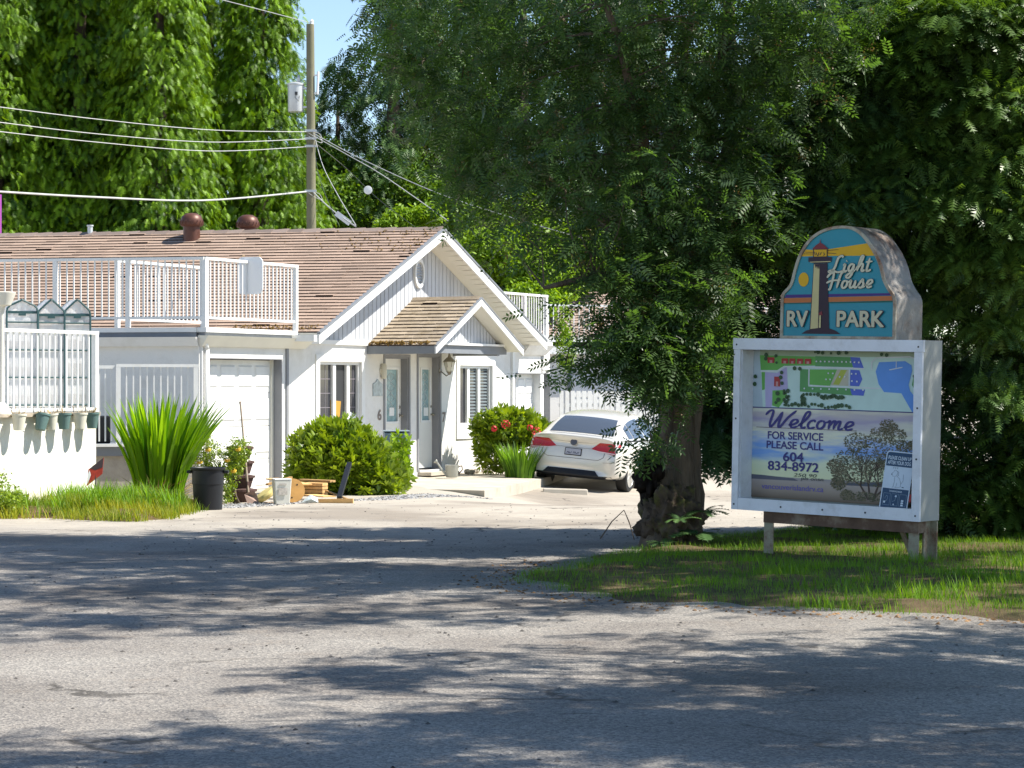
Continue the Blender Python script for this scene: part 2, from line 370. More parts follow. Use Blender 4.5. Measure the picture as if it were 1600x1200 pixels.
# round louvre in the gable
vt, vz_ = fw(653), fz(653, 427) ; ve = empty('round_vent', HF(vt, .03, vz_), None, None); ve.parent = house; ve.location = HF(vt, .03, vz_) - OFF[house.name]; OFF[ve.name] = HF(vt, .03, vz_)
mb = MB(); n = 28; ro, ri = .245, .185
vs_ = []
for r_, y_ in ((ro, .0), (ro, .05), (ri, .05), (ri, .0)):
    for i in range(n): a = 2 * math.pi * i / n; vs_.append(HF(vt + r_ * .78 * math.cos(a), y_, vz_ + r_ * 1.15 * math.sin(a)))
mb.add(vs_, [(j * n + i, j * n + (i + 1) % n, (j + 1) * n + (i + 1) % n, (j + 1) * n + i) for j in range(3) for i in range(n)])
mb.build('vent_frame', M['white'], ve)
for i in range(7):
    z = vz_ - .18 + i * .055; h = math.sqrt(max(.0, 1 - ((z - vz_) / (ri * 1.15)) ** 2)) * ri * .78
    mb = MB(); mb.hexa([HF(vt - h, .0, z), HF(vt + h, .0, z), HF(vt + h, .03, z - .02), HF(vt - h, .03, z - .02), HF(vt - h, .0, z + .008), HF(vt + h, .0, z + .008), HF(vt + h, .03, z - .012), HF(vt - h, .03, z - .012)])
    mb.build('louvre', M['siding'], ve)
# roof: decks, shingles, rake boards, soffit
def roof_slope(fr, ta, za, tb, zb, w0, w1, m, name, sh_w=.31, course=.146, th=.02, parent=None):
    """ta,za = ridge ; tb,zb = eave ; along fr.y from w0 to w1"""
    par = parent or house
    L = math.hypot(tb - ta, zb - za); ux, uz = (ta - tb) / L, (za - zb) / L; nx, nz_ = -uz, ux
    if nz_ < 0: nx, nz_ = -nx, -nz_
    mb = MB(); mb.prism(Fr(fr.o, fr.x, fr.y), [(ta, za - .012), (tb, zb - .012), (tb - nx * .05, zb - nz_ * .09), (ta, za - .1)], w0 + .01, w1)
    hp(name + '_deck', mb, M['soffit'], par)
    q = MB(); nc = int(L / course) + 1; y = 0
    for c in range(nc):
        s0 = c * course - .02; s1 = s0 + course + .015; s1 = min(s1, L)
        x = w0 - random.uniform(0, sh_w); 
        while x < w1:
            x2 = x + sh_w * random.uniform(.92, 1.08); a, b = max(x, w0 - .02), min(x2 - .008, w1)
            if b > a + .01:
                dj = random.uniform(-.006, .005); lift = th + random.uniform(0, .005) + (.018 if random.random() < .018 else 0)
                q.ti = random.random() if random.random() > .06 else random.choice((-.6, 1.3))
                def P_(w_, s_, h_): return fr(tb + ux * s_ + nx * h_, w_, zb + uz * s_ + nz_ * h_)
                s00 = s0 + dj
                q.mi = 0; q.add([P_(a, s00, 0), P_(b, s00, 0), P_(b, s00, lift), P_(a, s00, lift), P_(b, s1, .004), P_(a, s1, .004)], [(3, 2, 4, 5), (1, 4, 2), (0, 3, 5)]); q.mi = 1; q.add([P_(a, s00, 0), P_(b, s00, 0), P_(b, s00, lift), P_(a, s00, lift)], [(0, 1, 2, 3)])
            x = x2
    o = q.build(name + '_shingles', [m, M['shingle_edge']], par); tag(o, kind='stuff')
    # ridge caps
    return o
RB = Fr(B + NN * OV, DD, RR)
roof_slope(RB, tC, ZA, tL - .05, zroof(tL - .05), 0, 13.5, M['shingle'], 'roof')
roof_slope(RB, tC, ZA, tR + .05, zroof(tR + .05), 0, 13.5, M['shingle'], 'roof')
q = MB(); x = 0
while x < 13.4:
    q.ti = random.random(); x2 = x + .3; l = .012 + random.uniform(0, .006)
    q.hexa([RB(tC - .13, x, ZA - .035), RB(tC + .13, x, ZA - .035), RB(tC + .13, x2, ZA - .05), RB(tC - .13, x2, ZA - .05), RB(tC - .012, x, ZA + .03 + l), RB(tC + .012, x, ZA + .03 + l), RB(tC + .012, x2, ZA + .03), RB(tC - .012, x2, ZA + .03)]); x = x2
tag(q.build('ridge_cap', mat('ridge_shingle', (.22, .17, .145), .95, tint=.2, bump=.6), house), kind='stuff')
def rake(fr, t0, z0, t1, z1, y0, y1, hh, m, name='rake_board', par=None):
    m_ = MB(); m_.hexa([fr(t0, y0, z0 - hh), fr(t1, y0, z1 - hh), fr(t1, y1, z1 - hh), fr(t0, y1, z0 - hh), fr(t0, y0, z0), fr(t1, y0, z1), fr(t1, y1, z1), fr(t0, y1, z0)])
    return hp(name, m_, m, par)
RF = Fr(B + NN * OV, DD, NN)
rake(RF, tC, ZA - .02, tL - .08, zroof(tL - .08) - .02, 0.0, .035, .17, M['white'])
rake(RF, tC, ZA - .02, tR + .08, zroof(tR + .08) - .02, 0.0, .035, .17, M['white'])
for a, b in ((tL - .08, 1), (tR + .08, -1)):       # dark drip edge line above the boards
    rake(RF, tC, ZA + .018, a, zroof(a) + .018, -.01, .05, .038, M['grey_trim'], 'drip_edge')
# soffit boards under the right overhang (run along the slope), and under the left
for sgn, tf in ((1, tR), (-1, tL)):
    for i in range(24):
        a = tC + (tf - tC) * (i / 24 + .004); b = tC + (tf - tC) * ((i + 1) / 24 - .004)
        za, zb_ = zroof(a) - .115, zroof(b) - .115
        m_ = MB(); m_.hexa([HF(a, -.02, za - .02), HF(b, -.02, zb_ - .02), HF(b, OV - .005, zb_ - .02), HF(a, OV - .005, za - .02), HF(a, -.02, za), HF(b, -.02, zb_), HF(b, OV - .005, zb_), HF(a, OV - .005, za)])
        hp('soffit_board', m_, M['soffit'])
# gutter at the left eave
mb = MB(); mb.box(Fr(B + NN * OV, DD, RR), tL - .2, tL - .06, -.0, .9, 2.32, 2.43); hp('gutter', mb, M['white'])
# moss at the porch eave later ; porch roof
pt, PZ, pe, PE, PO = -.82, 3.18, 1.72, 2.31, 1.40
PF = Fr(B, DD, NN * -1); pp = (PZ - PE) / pe
porch = empty('porch_roof', HF(pt, .7, 2.3), None, None); porch.parent = house; porch.location = OFF['porch_roof'] - OFF[house.name]
PS = Fr(B + NN * PO, DD, NN * -1)
roof_slope(PS, pt, PZ, pt - pe - .04, PE - .02, 0, PO + .0, M['porch_shingle'], 'left_slope', parent=porch)
roof_slope(PS, pt, PZ, pt + pe + .04, PE - .02, 0, PO + .0, M['porch_shingle'], 'right_slope', parent=porch)
mb = MB(); mb.hexa([HF(pt - .1, PO, PZ - .03), HF(pt + .1, PO, PZ - .03), HF(pt + .1, .0, PZ - .03), HF(pt - .1, .0, PZ - .03), HF(pt - .01, PO, PZ + .04), HF(pt + .01, PO, PZ + .04), HF(pt + .01, 0, PZ + .04), HF(pt - .01, 0, PZ + .04)]); mb.build('ridge_cap', M['porch_shingle'], porch)
PR = Fr(B + NN * PO, DD, NN)
for s_ in (-1, 1):
    e = pt + s_ * (pe + .07); ze = PZ - pp * (pe + .07)
    rake(PR, pt, PZ - .01, e, ze - .01, .0, .03, .125, M['white'], par=porch)
    rake(PR, pt, PZ + .02, e, ze + .02, -.01, .04, .03, M['grey_trim'], 'drip_edge', porch)
# small gable boards
GY = PO - .32
mb = MB(); mb.prism(Fr(B, DD, NN), [(pt - pe + .25, PE + .03), (pt + pe - .25, PE + .03), (pt, PZ - .13)], GY - .06, GY - .03); mb.build('gable_backing', M['groove'], porch)
t = pt - pe + .27
while t < pt + pe - .3:
    a, b = t + .007, t + .118; za = PZ - pp * abs(a - pt) - .125; zb_ = PZ - pp * abs(b - pt) - .125
    if min(za, zb_) > PE + .06:
        m_ = MB(); pts = [(a, PE + .04), (b, PE + .04), (b, zb_)] + ([(pt, PZ - .125)] if a < pt < b else []) + [(a, za)]
        m_.prism(HF, pts, GY - .029, GY + random.uniform(0, .004)); m_.build('board', M['siding'], porch)
    t += .13
mb = MB(); mb.box(HF, pt - pe + .12, pt + pe - .12, GY - .02, GY + .09, PE - .0, PE + .04); mb.build('gable_ledge', M['white'], porch)
mb = MB(); mb.box(HF, pt - pe + .05, pt + pe - .05, GY - .12, GY + .04, PE - .15, PE - .003); mb.build('front_beam', M['grey_trim'], porch)
for s_ in (-1, 1):
    e = pt + s_ * (pe - .02)
    mb = MB(); mb.box(HF, min(e, e - s_ * .1), max(e, e - s_ * .1), .002, GY - .125 if s_ < 0 else GY - .125, PE - .17, PE + .02); mb.build('side_beam', M['grey_trim'], porch)
# eave fascia on the left slope, reaching the front board
mb = MB(); mb.box(HF, pt - pe - .05, pt - pe - .021, .002, PO - .0, PE - .17, PE - .01); mb.build('eave_fascia', M['grey_trim'], porch)
mb = MB(); mb.box(HF, pt - pe + .08, pt + pe - .08, .002, GY - .13, PE - .03, PE - .012); mb.build('ceiling', M['soffit'], porch)
q = MB()
for i in range(170):
    y = random.uniform(.05, PO - .15); r_ = random.uniform(.012, .035); c = HF(pt - pe - .04 + random.uniform(-.02, .09), y, PE + .0 + random.uniform(-.01, .05))
    q.add([c + V(r_, 0, 0), c + V(0, r_, 0), c + V(-r_, 0, 0), c + V(0, -r_, 0), c + V(0, 0, r_), c - V(0, 0, r_)], [(0, 1, 4), (1, 2, 4), (2, 3, 4), (3, 0, 4), (1, 0, 5), (2, 1, 5), (3, 2, 5), (0, 3, 5)])
tag(q.build('moss', M['moss'], porch), kind='stuff')
# moss on the main roof near the peak and at the eave
q = MB()
for i in range(260):
    if i < 130: s_ = random.uniform(.05, 1.1); w_ = abs(random.gauss(.0, 1.0)) + .05
    else: s_ = random.uniform(4.3, 4.48); w_ = random.uniform(.1, 1.6)
    tt = tC - s_; r_ = random.uniform(.008, .026); c = RB(tt, w_, zroof(tt) + .03)
    q.add([c + V(r_, 0, 0), c + V(0, r_, 0), c + V(-r_, 0, 0), c + V(0, -r_, 0), c + V(0, 0, r_)], [(0, 1, 4), (1, 2, 4), (2, 3, 4), (3, 0, 4)])
tag(q.build('moss', M['moss'], house), kind='stuff')
# ---- doors
def child_root(name, loc, par):
    e = bpy.data.objects.new(name, None); C.objects.link(e); e.parent = par; e.location = Vector(loc) - OFF[par.name]; OFF[e.name] = Vector(loc); return e
def frame4(fr, x0, x1, z0, z1, wd, y0, y1, m, par, name='frame', bottom=True):
    mb = MB(); mb.box(fr, x0, x0 + wd, y0, y1, z0, z1); mb.box(fr, x1 - wd, x1, y0, y1, z0, z1); mb.box(fr, x0 + wd, x1 - wd, y0, y1, z1 - wd, z1)
    if bottom: mb.box(fr, x0 + wd, x1 - wd, y0, y1, z0, z0 + wd)
    return mb.build(name, m, par)
def door(D, pxg, pyg, lab):
    t0, t1, z0, z1 = D; e = child_root('door', HF((t0 + t1) / 2, 0, z0), house); e['label'] = lab
    frame4(HF, t0 - .05, t1 + .05, z0 - .0, z1 + .05, .05, -.0, .022, M['grey_frame'], e, 'frame', False)
    mb = MB(); mb.box(HF, t1 - .03, t1 - .002, -.19, 0, z0, z1); mb.box(HF, t0 + .002, t0 + .03, -.19, 0, z0, z1); mb.box(HF, t0 + .03, t1 - .03, -.19, 0, z1 - .03, z1 - .002); mb.build('jamb', M['grey_frame'], e)
    a, b = t0 + .03, t1 - .03; g0, g1 = fw(pxg[0], -.14), fw(pxg[1], -.14); gz0, gz1 = fz(sum(pxg) / 2, pyg[1], -.14), fz(sum(pxg) / 2, pyg[0], -.14)
    g0 = max(g0, a + .12); g1 = min(g1, b - .1)
    mb = MB(); mb.box(HF, a, g0, -.19, -.145, z0 + .03, z1 - .03); mb.box(HF, g1, b, -.19, -.145, z0 + .03, z1 - .03)
    mb.box(HF, g0, g1, -.19, -.145, z0 + .03, gz0); mb.box(HF, g0, g1, -.19, -.145, gz1, z1 - .03); mb.build('door_leaf', M['door'], e)
    frame4(HF, g0 - .04, g1 + .04, gz0 - .04, gz1 + .04, .045, -.145, -.128, M['white'], e, 'glass_frame')
    mb = MB(); mb.box(HF, g0, g1, -.175, -.16, gz0, gz1); mb.build('pane', M['frost'], e)
    # leaded scrolls on the glass
    mb = MB(); cx = (g0 + g1) / 2; hw = (g1 - g0) * .36
    for zz in (.25, .45, .65, .85):
        z = gz0 + (gz1 - gz0) * zz
        for s_ in (-1, 1):
            mb.tube([HF(cx + s_ * hw * math.sin(u * 3.1) * (1 - u * .35), -.156, z + .16 * (u - .5)) for u in [i / 8 for i in range(9)]], .0035, 4)
    mb.tube([HF(cx, -.156, gz0 + .06), HF(cx, -.156, gz1 - .06)], .003, 4); mb.build('leading', M['galv'], e)
    mb = MB(); mb.box(HF, t0, t1, -.12, .05, z0 - .04, z0 + .0); mb.build('threshold', M['white'], e)
    h = MB(); hx = b - .07
    h.lathe(Fr(HF(hx, -.145, 1.02), DD, UP, NN), [(.028, 0), (.03, .012), (.012, .02), (.012, .045), (.03, .055), (.032, .075), (.015, .088)], 14)
    h.lathe(Fr(HF(hx, -.145, 1.17), DD, UP, NN), [(.028, 0), (.028, .02), (.015, .025)], 12); h.build('handle', M['brass'], e, smooth=True)
    return e
d6 = door(D6, (603, 621), (577, 659), 'cream door of unit 6 with frosted glass panel')
d7 = door(D7, (658.5, 671), (577, 657), 'cream door of unit 7 with frosted glass panel')
mb = MB(); mb.box(HF, fw(653), fw(686), .0, .28, -.12, -.055); hp('door_step', mb, M['concrete'])
for (a, b, lab) in ((604, 618, d6), (658, 671, d7)):
    zz = fz(a, 645); mb = MB(); mb.box(HF, fw(a, -.14) + .13, fw(b, -.14) - .03, -.157, -.153, fz(a, 650, -.14), fz(a, 637, -.14)); mb.build('notice', M['white'], lab)
# ---- windows
def window(Wn, cuts, lab, blinds, grille, sill_h):
    t0, t1, z0, z1 = Wn; e = child_root('window', HF((t0 + t1) / 2, 0, z0), house); e['label'] = lab
    frame4(HF, t0 - .12, t1 + .12, z0 - sill_h, z1 + .13, .12, .0, .028, M['white'], e, 'casing')
    if sill_h > .14:
        mb = MB(); mb.box(HF, t0 - .0, t1 + .0, .0, .026, z0 - sill_h + .12, z0); mb.build('apron', M['white'], e)
    frame4(HF, t0, t1, z0, z1, .045, -.1, -.03, M['white'], e, 'frame')
    xs_ = [t0 + .045] + [t0 + (t1 - t0) * c for c in cuts] + [t1 - .045]
    for c in xs_[1:-1]:
        mb = MB(); mb.box(HF, c - .05, c + .05, -.1, -.028, z0 + .045, z1 - .045); mb.build('mullion', M['white'], e)
    for i in range(len(xs_) - 1):
        a = xs_[i] + (.05 if i else 0); b = xs_[i + 1] - (.05 if i < len(xs_) - 2 else 0)
        mb = MB(); mb.box(HF, a, b, -.085, -.078, z0 + .045, z1 - .045)
        pn = mb.build('pane', M['glass'] if not (grille and i == 1) else M['dark_iron'], e)
        if grille and i != 1:
            for j in range(1, 5):
                z = z0 + .045 + (z1 - z0 - .09) * j / 5; g = MB(); g.box(HF, a, b, -.077, -.073, z - .006, z + .006); g.build('glazing_bar', mat('bar', (.2, .18, .2)), e) if j == 1 and i == 0 else g.build('glazing_bar', bpy.data.materials['bar'], e)
            g = MB(); g.box(HF, (a + b) / 2 + .05, (a + b) / 2 + .06, -.0765, -.074, z0 + .05, z1 - .05); g.build('glazing_bar', bpy.data.materials['bar'], e)
        if blinds and i:
            nb = 17
            for j in range(nb):
                z = z0 + .07 + (z1 - z0 - .12) * j / (nb - .5); g = MB(); g.hexa([HF(a, -.077, z), HF(b, -.077, z), HF(b, -.07, z - .012), HF(a, -.07, z - .012), HF(a, -.077, z + .02), HF(b, -.077, z + .02), HF(b, -.07, z + .008), HF(a, -.07, z + .008)])
                g.build('blind_slat', M['blind'], e)
    return e
w1 = window(W1, (.40, .73), 'three-light window with dark panes', False, True, .14)
w2 = window(W2, (.33, .65), 'three-light window with horizontal blinds', True, False, .26)
mb = MB(); mb.prism(HF, [(fw(522), fz(522, 690)), (fw(533), fz(533, 690)), (fw(538), fz(538, 627)), (fw(522), fz(522, 625))], -.076, -.068); mb.build('yellow_panel', mat('amber_board', (.45, .24, .03), .5, var=.1), w1)
mb = MB(); mb.prism(HF, [(fw(547), fz(547, 690)), (fw(561), fz(561, 690)), (fw(561), fz(561, 648)), (fw(547), fz(547, 641))], -.076, -.068); mb.build('folded_cloth', M['whiteplastic'], w1)
# ---- garage doors
def garage(G, lab, cols=4):
    t0, t1, z0, z1 = G; e = child_root('garage_door', HF((t0 + t1) / 2, 0, z0), house); e['label'] = lab
    mb = MB(); mb.box(HF, t1 - .012, t1 - .002, -.24, .012, z0, z1); mb.box(HF, t0 + .002, t0 + .012, -.24, .012, z0, z1); mb.box(HF, t0 + .012, t1 - .012, -.24, .012, z1 - .012, z1 - .002)
    mb.build('jamb', M['grey_frame'], e)
    mb = MB(); mb.box(HF, t1 - .06, t1 - .012, -.2, -.15, z0, z1 - .012); mb.build('weather_strip', M['soffit'], e)
    n = 4; h = (z1 - z0 - .02) / n
    for i in range(n):
        mb = MB(); mb.box(HF, t0 + .012, t1 - .06, -.215, -.19, z0 + i * h + .004, z0 + (i + 1) * h - .004); s = mb.build('door_section', M['white'], e)
        for j in range(cols):
            a = t0 + .06 + (t1 - t0 - .12) * (j + .08) / cols; b = t0 + .06 + (t1 - t0 - .12) * (j + .92) / cols; za, zb_ = z0 + i * h + .09, z0 + (i + 1) * h - .09
            mb = MB(); mb.hexa([HF(a, -.1895, za), HF(b, -.1895, za), HF(b, -.1895, zb_), HF(a, -.1895, zb_), HF(a + .03, -.172, za + .03), HF(b - .03, -.172, za + .03), HF(b - .03, -.172, zb_ - .03), HF(a + .03, -.172, zb_ - .03)]); mb.build('raised_panel', M['white'], s)
    return e
garage(G1, 'white panelled garage door left of unit 6'); garage(G2, 'white panelled garage door right of unit 7')
# trims and small wall things
mb = MB(); mb.box(HF, fw(798), fw(801.5), .0, .05, -.3, ZT - .06); hp('corner_trim', mb, M['white'])
mb = MB(); mb.box(HF, fw(446, 0), fw(449.5), .0, .025, -.3, 2.2); hp('garage_trim', mb, M['grey_frame'])
mb = MB(); mb.box(HF, fw(316), 4.78, .002, .012, ZB, -.13); hp('foundation', mb, M['block'])
# roof turbine vents
for i, (w_, dz) in enumerate(((4.75, .0), (4.02, -.12))):
    base = RB(tC - (.33 if i == 0 else -.35), w_, zroof(tC - .34) + .0)
    e = empty('roof_vent', base, ('brown turbine vent on the near side of the ridge, throwing a shadow' if i == 0 else 'brown turbine vent half hidden beyond the ridge'), 'vent', 'turbine vents on the roof ridge')
    fr = Fr(base, (1, 0, 0), (0, 1, 0)); mb = MB(); mb.lathe(fr, [(.16, -.1), (.16, .24), (.18, .25)], 20); mb.build('base', M['rustvent'], e, smooth='auto')
    mb = MB(); mb.lathe(fr, [(.2, .245), (.215, .27), (.215, .36), (.18, .44), (.1, .49), (.02, .5)], 24); mb.build('dome', M['rustvent'], e, smooth='auto')
    mb = MB()
    for k in range(18):
        a = 2 * math.pi * k / 18; mb.tube([fr(math.cos(a + u * .5) * (.222 - .19 * max(0, u - .35) ** 1.3 * 1.6), math.sin(a + u * .5) * (.222 - .19 * max(0, u - .35) ** 1.3 * 1.6), .27 + u * .235 - .02 * u * u) for u in (0, .3, .6, .85, 1)], .008, 4, False)
    mb.build('fins', M['rustvent'], e)
base = RB(tC - .02, 7.0, ZA); mb = MB(); mb.lathe(Fr(base, (1, 0, 0), (0, 1, 0)), [(.05, -.1), (.05, .14), (.065, .145), (.065, .17)], 14)
tag(mb.build('vent_pipe', M['galv'], off=base, smooth='auto'), 'thin grey vent pipe standing on the ridge left of the brown vents', 'pipe')
# ---- decks over the garages
def railing(fr, L, z0, z1, name, label, post_at=(), spacing=.12, bal=.02, group=None, base_gap=.1, parent=None):
    e = empty(name, fr(L / 2, 0, z0), label, 'railing', group)
    def bx(nm, a, b, y0, y1, c, d): 
        mb = MB(); mb.box(fr, a, b, y0, y1, c, d); return mb.build(nm, M['rail'], e)
    bx('top_rail', 0, L, -.035, .035, z1 - .045, z1); bx('bottom_rail', 0, L, -.018, .018, z0 + base_gap, z0 + base_gap + .04)
    for p in post_at: bx('post', p - .035, p + .035, -.034, .034, z0, z1 - .045)
    n = int(L / spacing); me = None
    for i in range(n + 1):
        x = (i + .5) * L / (n + 1)
        if any(abs(x - p) < .045 for p in post_at): continue
        if me is None:
            mb = MB(); f0 = Fr((0, 0, 0), fr.x, fr.y); mb.box(f0, -bal / 2, bal / 2, -bal / 2, bal / 2, 0, z1 - .045 - z0 - base_gap - .04)
            o = mb.build('baluster', M['rail']); me = o.data; o.parent = e
        else: o = bpy.data.objects.new('baluster', me); C.objects.link(o); o.parent = e
        o.location = fr(x, 0, z0 + base_gap + .04) - fr(L / 2, 0, z0)
    return e
dk = MB(); t0, t1 = fw(309), -5.14; dk.box(HR, t0 + .05, t1, .25, 7, ZT - .1, ZT - .002)
o = hp('deck_slab', dk, M['grey_trim'])
mb = MB(); mb.box(HF, t0, t1, -.02, .16, 2.425, 2.50); hp('deck_edge', mb, M['white'])
mb = MB(); mb.box(HF, t0 + .03, t1 + .02, -.0, .12, 2.375, 2.422); hp('deck_gap', mb, M['grey_trim'])
mb = MB(); mb.hexa([HF(t0 + .05, .002, 2.2), HF(t1 + .35, .002, 2.2), HF(t1 + .35, .05, 2.2), HF(t0 + .05, .05, 2.2), HF(t0 + .0, .0, 2.372), HF(t1 + .45, .0, 2.372), HF(t1 + .45, .2, 2.372), HF(t0, .2, 2.372)]); hp('deck_cornice', mb, M['soffit'])
cor = HF(t0, .12, 0)
FR1 = Fr(HF(t0 + .03, .1, 0), DD, NN); railing(FR1, t1 - t0 - .05, 2.505, 3.62, 'railing', 'short white deck railing over the left garage with a blank panel hung on it', (0.04, t1 - t0 - .09), group=None, base_gap=.13)
FR1b = Fr(HF(t0 + .03, -1.6, 0), DD, NN); railing(FR1b, t1 - t0 - .3, 2.505, 3.62, 'railing', 'rear white railing of the left garage deck, seen through the front balusters', (0.04, t1 - t0 - .34), group=None, base_gap=.13)
FR2 = Fr(HF(t0 + .03, .1, 0), RR, RR.cross(UP)); railing(FR2, 5.6, 2.505, 3.62, 'railing', 'long white deck railing running left from the garage corner in front of the brown roof', (.0, 1.28, 2.52, 3.78, 5.0), base_gap=.13)
# left side: deck edge, wall and cornice along the ridge direction
LW = Fr(HF(t0, 0, 0), RR, -RR.cross(UP))         # y>0 outward (towards the camera)
if LW.y.y > 0: LW = Fr(LW.o, RR, RR.cross(UP))
mb = MB(); mb.box(LW, .02, 5.6, -.1, .05, 2.425, 2.50); hp('deck_edge', mb, M['white'])
mb = MB(); mb.box(LW, .02, 5.6, -.1, .03, 2.35, 2.422); hp('deck_gap', mb, M['grey_trim'])
mb = MB(); mb.hexa([LW(.0, -.06, 2.2), LW(5.6, -.06, 2.2), LW(5.6, .03, 2.2), LW(.0, .03, 2.2), LW(.0, -.06, 2.348), LW(5.6, -.06, 2.348), LW(5.6, .1, 2.348), LW(0, .1, 2.348)]); hp('deck_cornice', mb, M['stucco'])
mb = MB(); mb.box(LW, -.05, 5.6, -.25, -.06, ZB, 2.2); hp('side_wall', mb, M['stucco'])
mb = MB(); mb.tube([HF(fw(319), .06, -.3), HF(fw(319), .06, 2.15)], .035, 10); mb.tube([HF(fw(319), .06, 2.15), HF(fw(316), .05, 2.3)], .035, 10); hp('downpipe', mb, M['white'], smooth=True)
# right deck over garage 2
u0, u1 = 3.6, 5.0
RZ1 = fz(880, 463, .1)
mb = MB(); mb.box(HF, u0 + .3, u1, -.3, .16, 2.40, 2.47); hp('deck_edge', mb, M['white'])
mb = MB(); mb.hexa([HF(u0 + .2, .002, 2.2), HF(u1 - .1, .002, 2.2), HF(u1 - .1, .05, 2.2), HF(u0 + .2, .05, 2.2), HF(u0 + .2, .0, 2.397), HF(u1, .0, 2.397), HF(u1, .2, 2.397), HF(u0 + .2, .2, 2.397)]); hp('deck_cornice', mb, M['stucco'])
mb = MB(); mb.box(HF, 4.752, 4.9, -.2, .0, ZB, 2.19); hp('side_wall', mb, M['white'])
FR3 = Fr(HF(2.75, .05, 0), DD, NN); railing(FR3, u1 - 2.8, 2.47, RZ1, 'railing', 'white deck railing right of the gable, over the right garage', (.04, 1.1, u1 - 2.85), base_gap=.1)
FR4 = Fr(HF(2.75, -1.6, 0), DD, NN); railing(FR4, u1 - 2.8, 2.47, RZ1, 'railing', 'rear white railing of the right garage deck beyond the gable', (.04, 1.1, u1 - 2.85), base_gap=.1)
mb = MB(); mb.box(HF, 4.0, u1 - .02, -4.5, -.3, 2.35, 2.46); hp('deck_slab', mb, M['grey_trim'])
# ------------------------------------------------------------------ second house beyond the car
def P2(px, py, Y): return at(px, py, Y)
h2o = at(872, 600, 58); h2o.z = -.5
h2 = empty('house', h2o, 'second white house with brown roof, seen through the tree branches beyond the car', 'house')
D2 = V(.93, .37, 0).normalized(); N2 = V(.37, -.93, 0).normalized(); H2 = Fr((h2o.x, h2o.y, 0), D2, N2)
def h2p(nm, mb, m, par=None): return mb.build(nm, m, par or h2)
mb = MB(); mb.box(H2, -.4, 9, -4, 0, -.6, 2.35); h2p('wall', mb, M['stucco'])
mb = MB(); mb.box(H2, -.5, 9, -.1, .3, 2.35, 2.55); h2p('deck_edge', mb, M['white'])
for i in range(3):
    g = MB(); g.box(H2, .35 + i * 2.9, 2.75 + i * 2.9, 0, .02, -.4, 1.8); go = h2p('garage_door', g, M['white'])
    for r_ in range(4):
        for c_ in range(4):
            g = MB(); g.box(H2, .42 + i * 2.9 + c_ * .58, .92 + i * 2.9 + c_ * .58, .02, .035, -.32 + r_ * .53, .08 + r_ * .53); g.build('raised_panel', M['white'], go)
    for x_ in (.25, 2.75): g = MB(); g.box(H2, x_ + i * 2.9, x_ + .1 + i * 2.9, 0, .05, -.4, 1.9); h2p('door_trim', g, M['grey_frame'])
H2S = Fr(H2(0, -2.2, 0), N2 * -1, D2)
roof_slope(H2S, 2.6, 4.15, -.15, 2.85, -.6, 9.5, M['far_shingle'], 'roof', .33, .17, parent=h2)
g = MB(); g.lathe(Fr(H2(1.5, -4.2, 3.7), (1, 0, 0), (0, 1, 0)), [(.17, 0), (.17, .3), (.2, .32), (.23, .45), (.12, .6)], 16); h2p('roof_vent', g, M['rustvent'])
railing(Fr(H2(-.4, .15, 0), D2, N2), 8.8, 2.56, 3.6, 'railing', 'far white deck railing on the second house, glimpsed between leaves', (.04, 2.9, 5.8, 8.7), .14)
# privacy fence between the houses, white pickets, with a dark ledge
fe = empty('picket_fence', at(905, 600, 52) * 1, 'white picket fence of close pickets behind the parked car', 'fence'); 
fo = at(874, 600, 50); FF = Fr((fo.x, fo.y, 0), V(.95, .3, 0).normalized(), V(.3, -.95, 0).normalized())
for i in range(26):
    g = MB(); g.box(FF, i * .13, i * .13 + .09, 0, .02, -.45, 1.45); g.build('picket', M['rail'], fe)
g = MB(); g.box(FF, 0, 3.4, -.04, -.002, 1.1, 1.18); g.box(FF, 0, 3.4, -.04, -.002, -.1, -.02); g.build('fence_rail', M['rail'], fe)
# travel trailer glimpsed behind the tree
tr = empty('travel_trailer', V(5.2, 54, -.4), 'white travel trailer with a teal stripe glimpsed through the yew beside the board', 'trailer')
TF = Fr((4.55, 54, -.4), (1, 0, 0), (0, 1, 0))
g = MB(); g.prism(TF, [(0, .5), (3.6, .5), (3.7, .9), (3.5, 2.5), (3.2, 2.65), (.3, 2.65), (0, 2.4)], 0, 6); g.build('body', M['whiteplastic'], tr, bevel=.05)
g = MB(); g.box(TF, .02, 3.65, -.02, -.003, 1.05, 1.35); g.build('stripe', mat('teal', (.05, .42, .36), .5), tr)
g = MB(); g.box(TF, .9, 2.6, -.03, -.004, 1.5, 2.1); g.build('window', M['glass'], tr)
g = MB(); g.box(TF, .1, .5, -.03, -.004, 1.95, 2.15); g.build('marker_light', mat('amber', (.7, .42, .03), .4), tr)
for x in (.5, 3.1):
    g = MB(); g.lathe(Fr(TF(x, 3, .35), UP, V(0, 1, 0), V(1, 0, 0)), [(.1, 0), (.34, 0), (.34, .2), (.1, .2)], 20); g.build('wheel', M['bin'], tr)
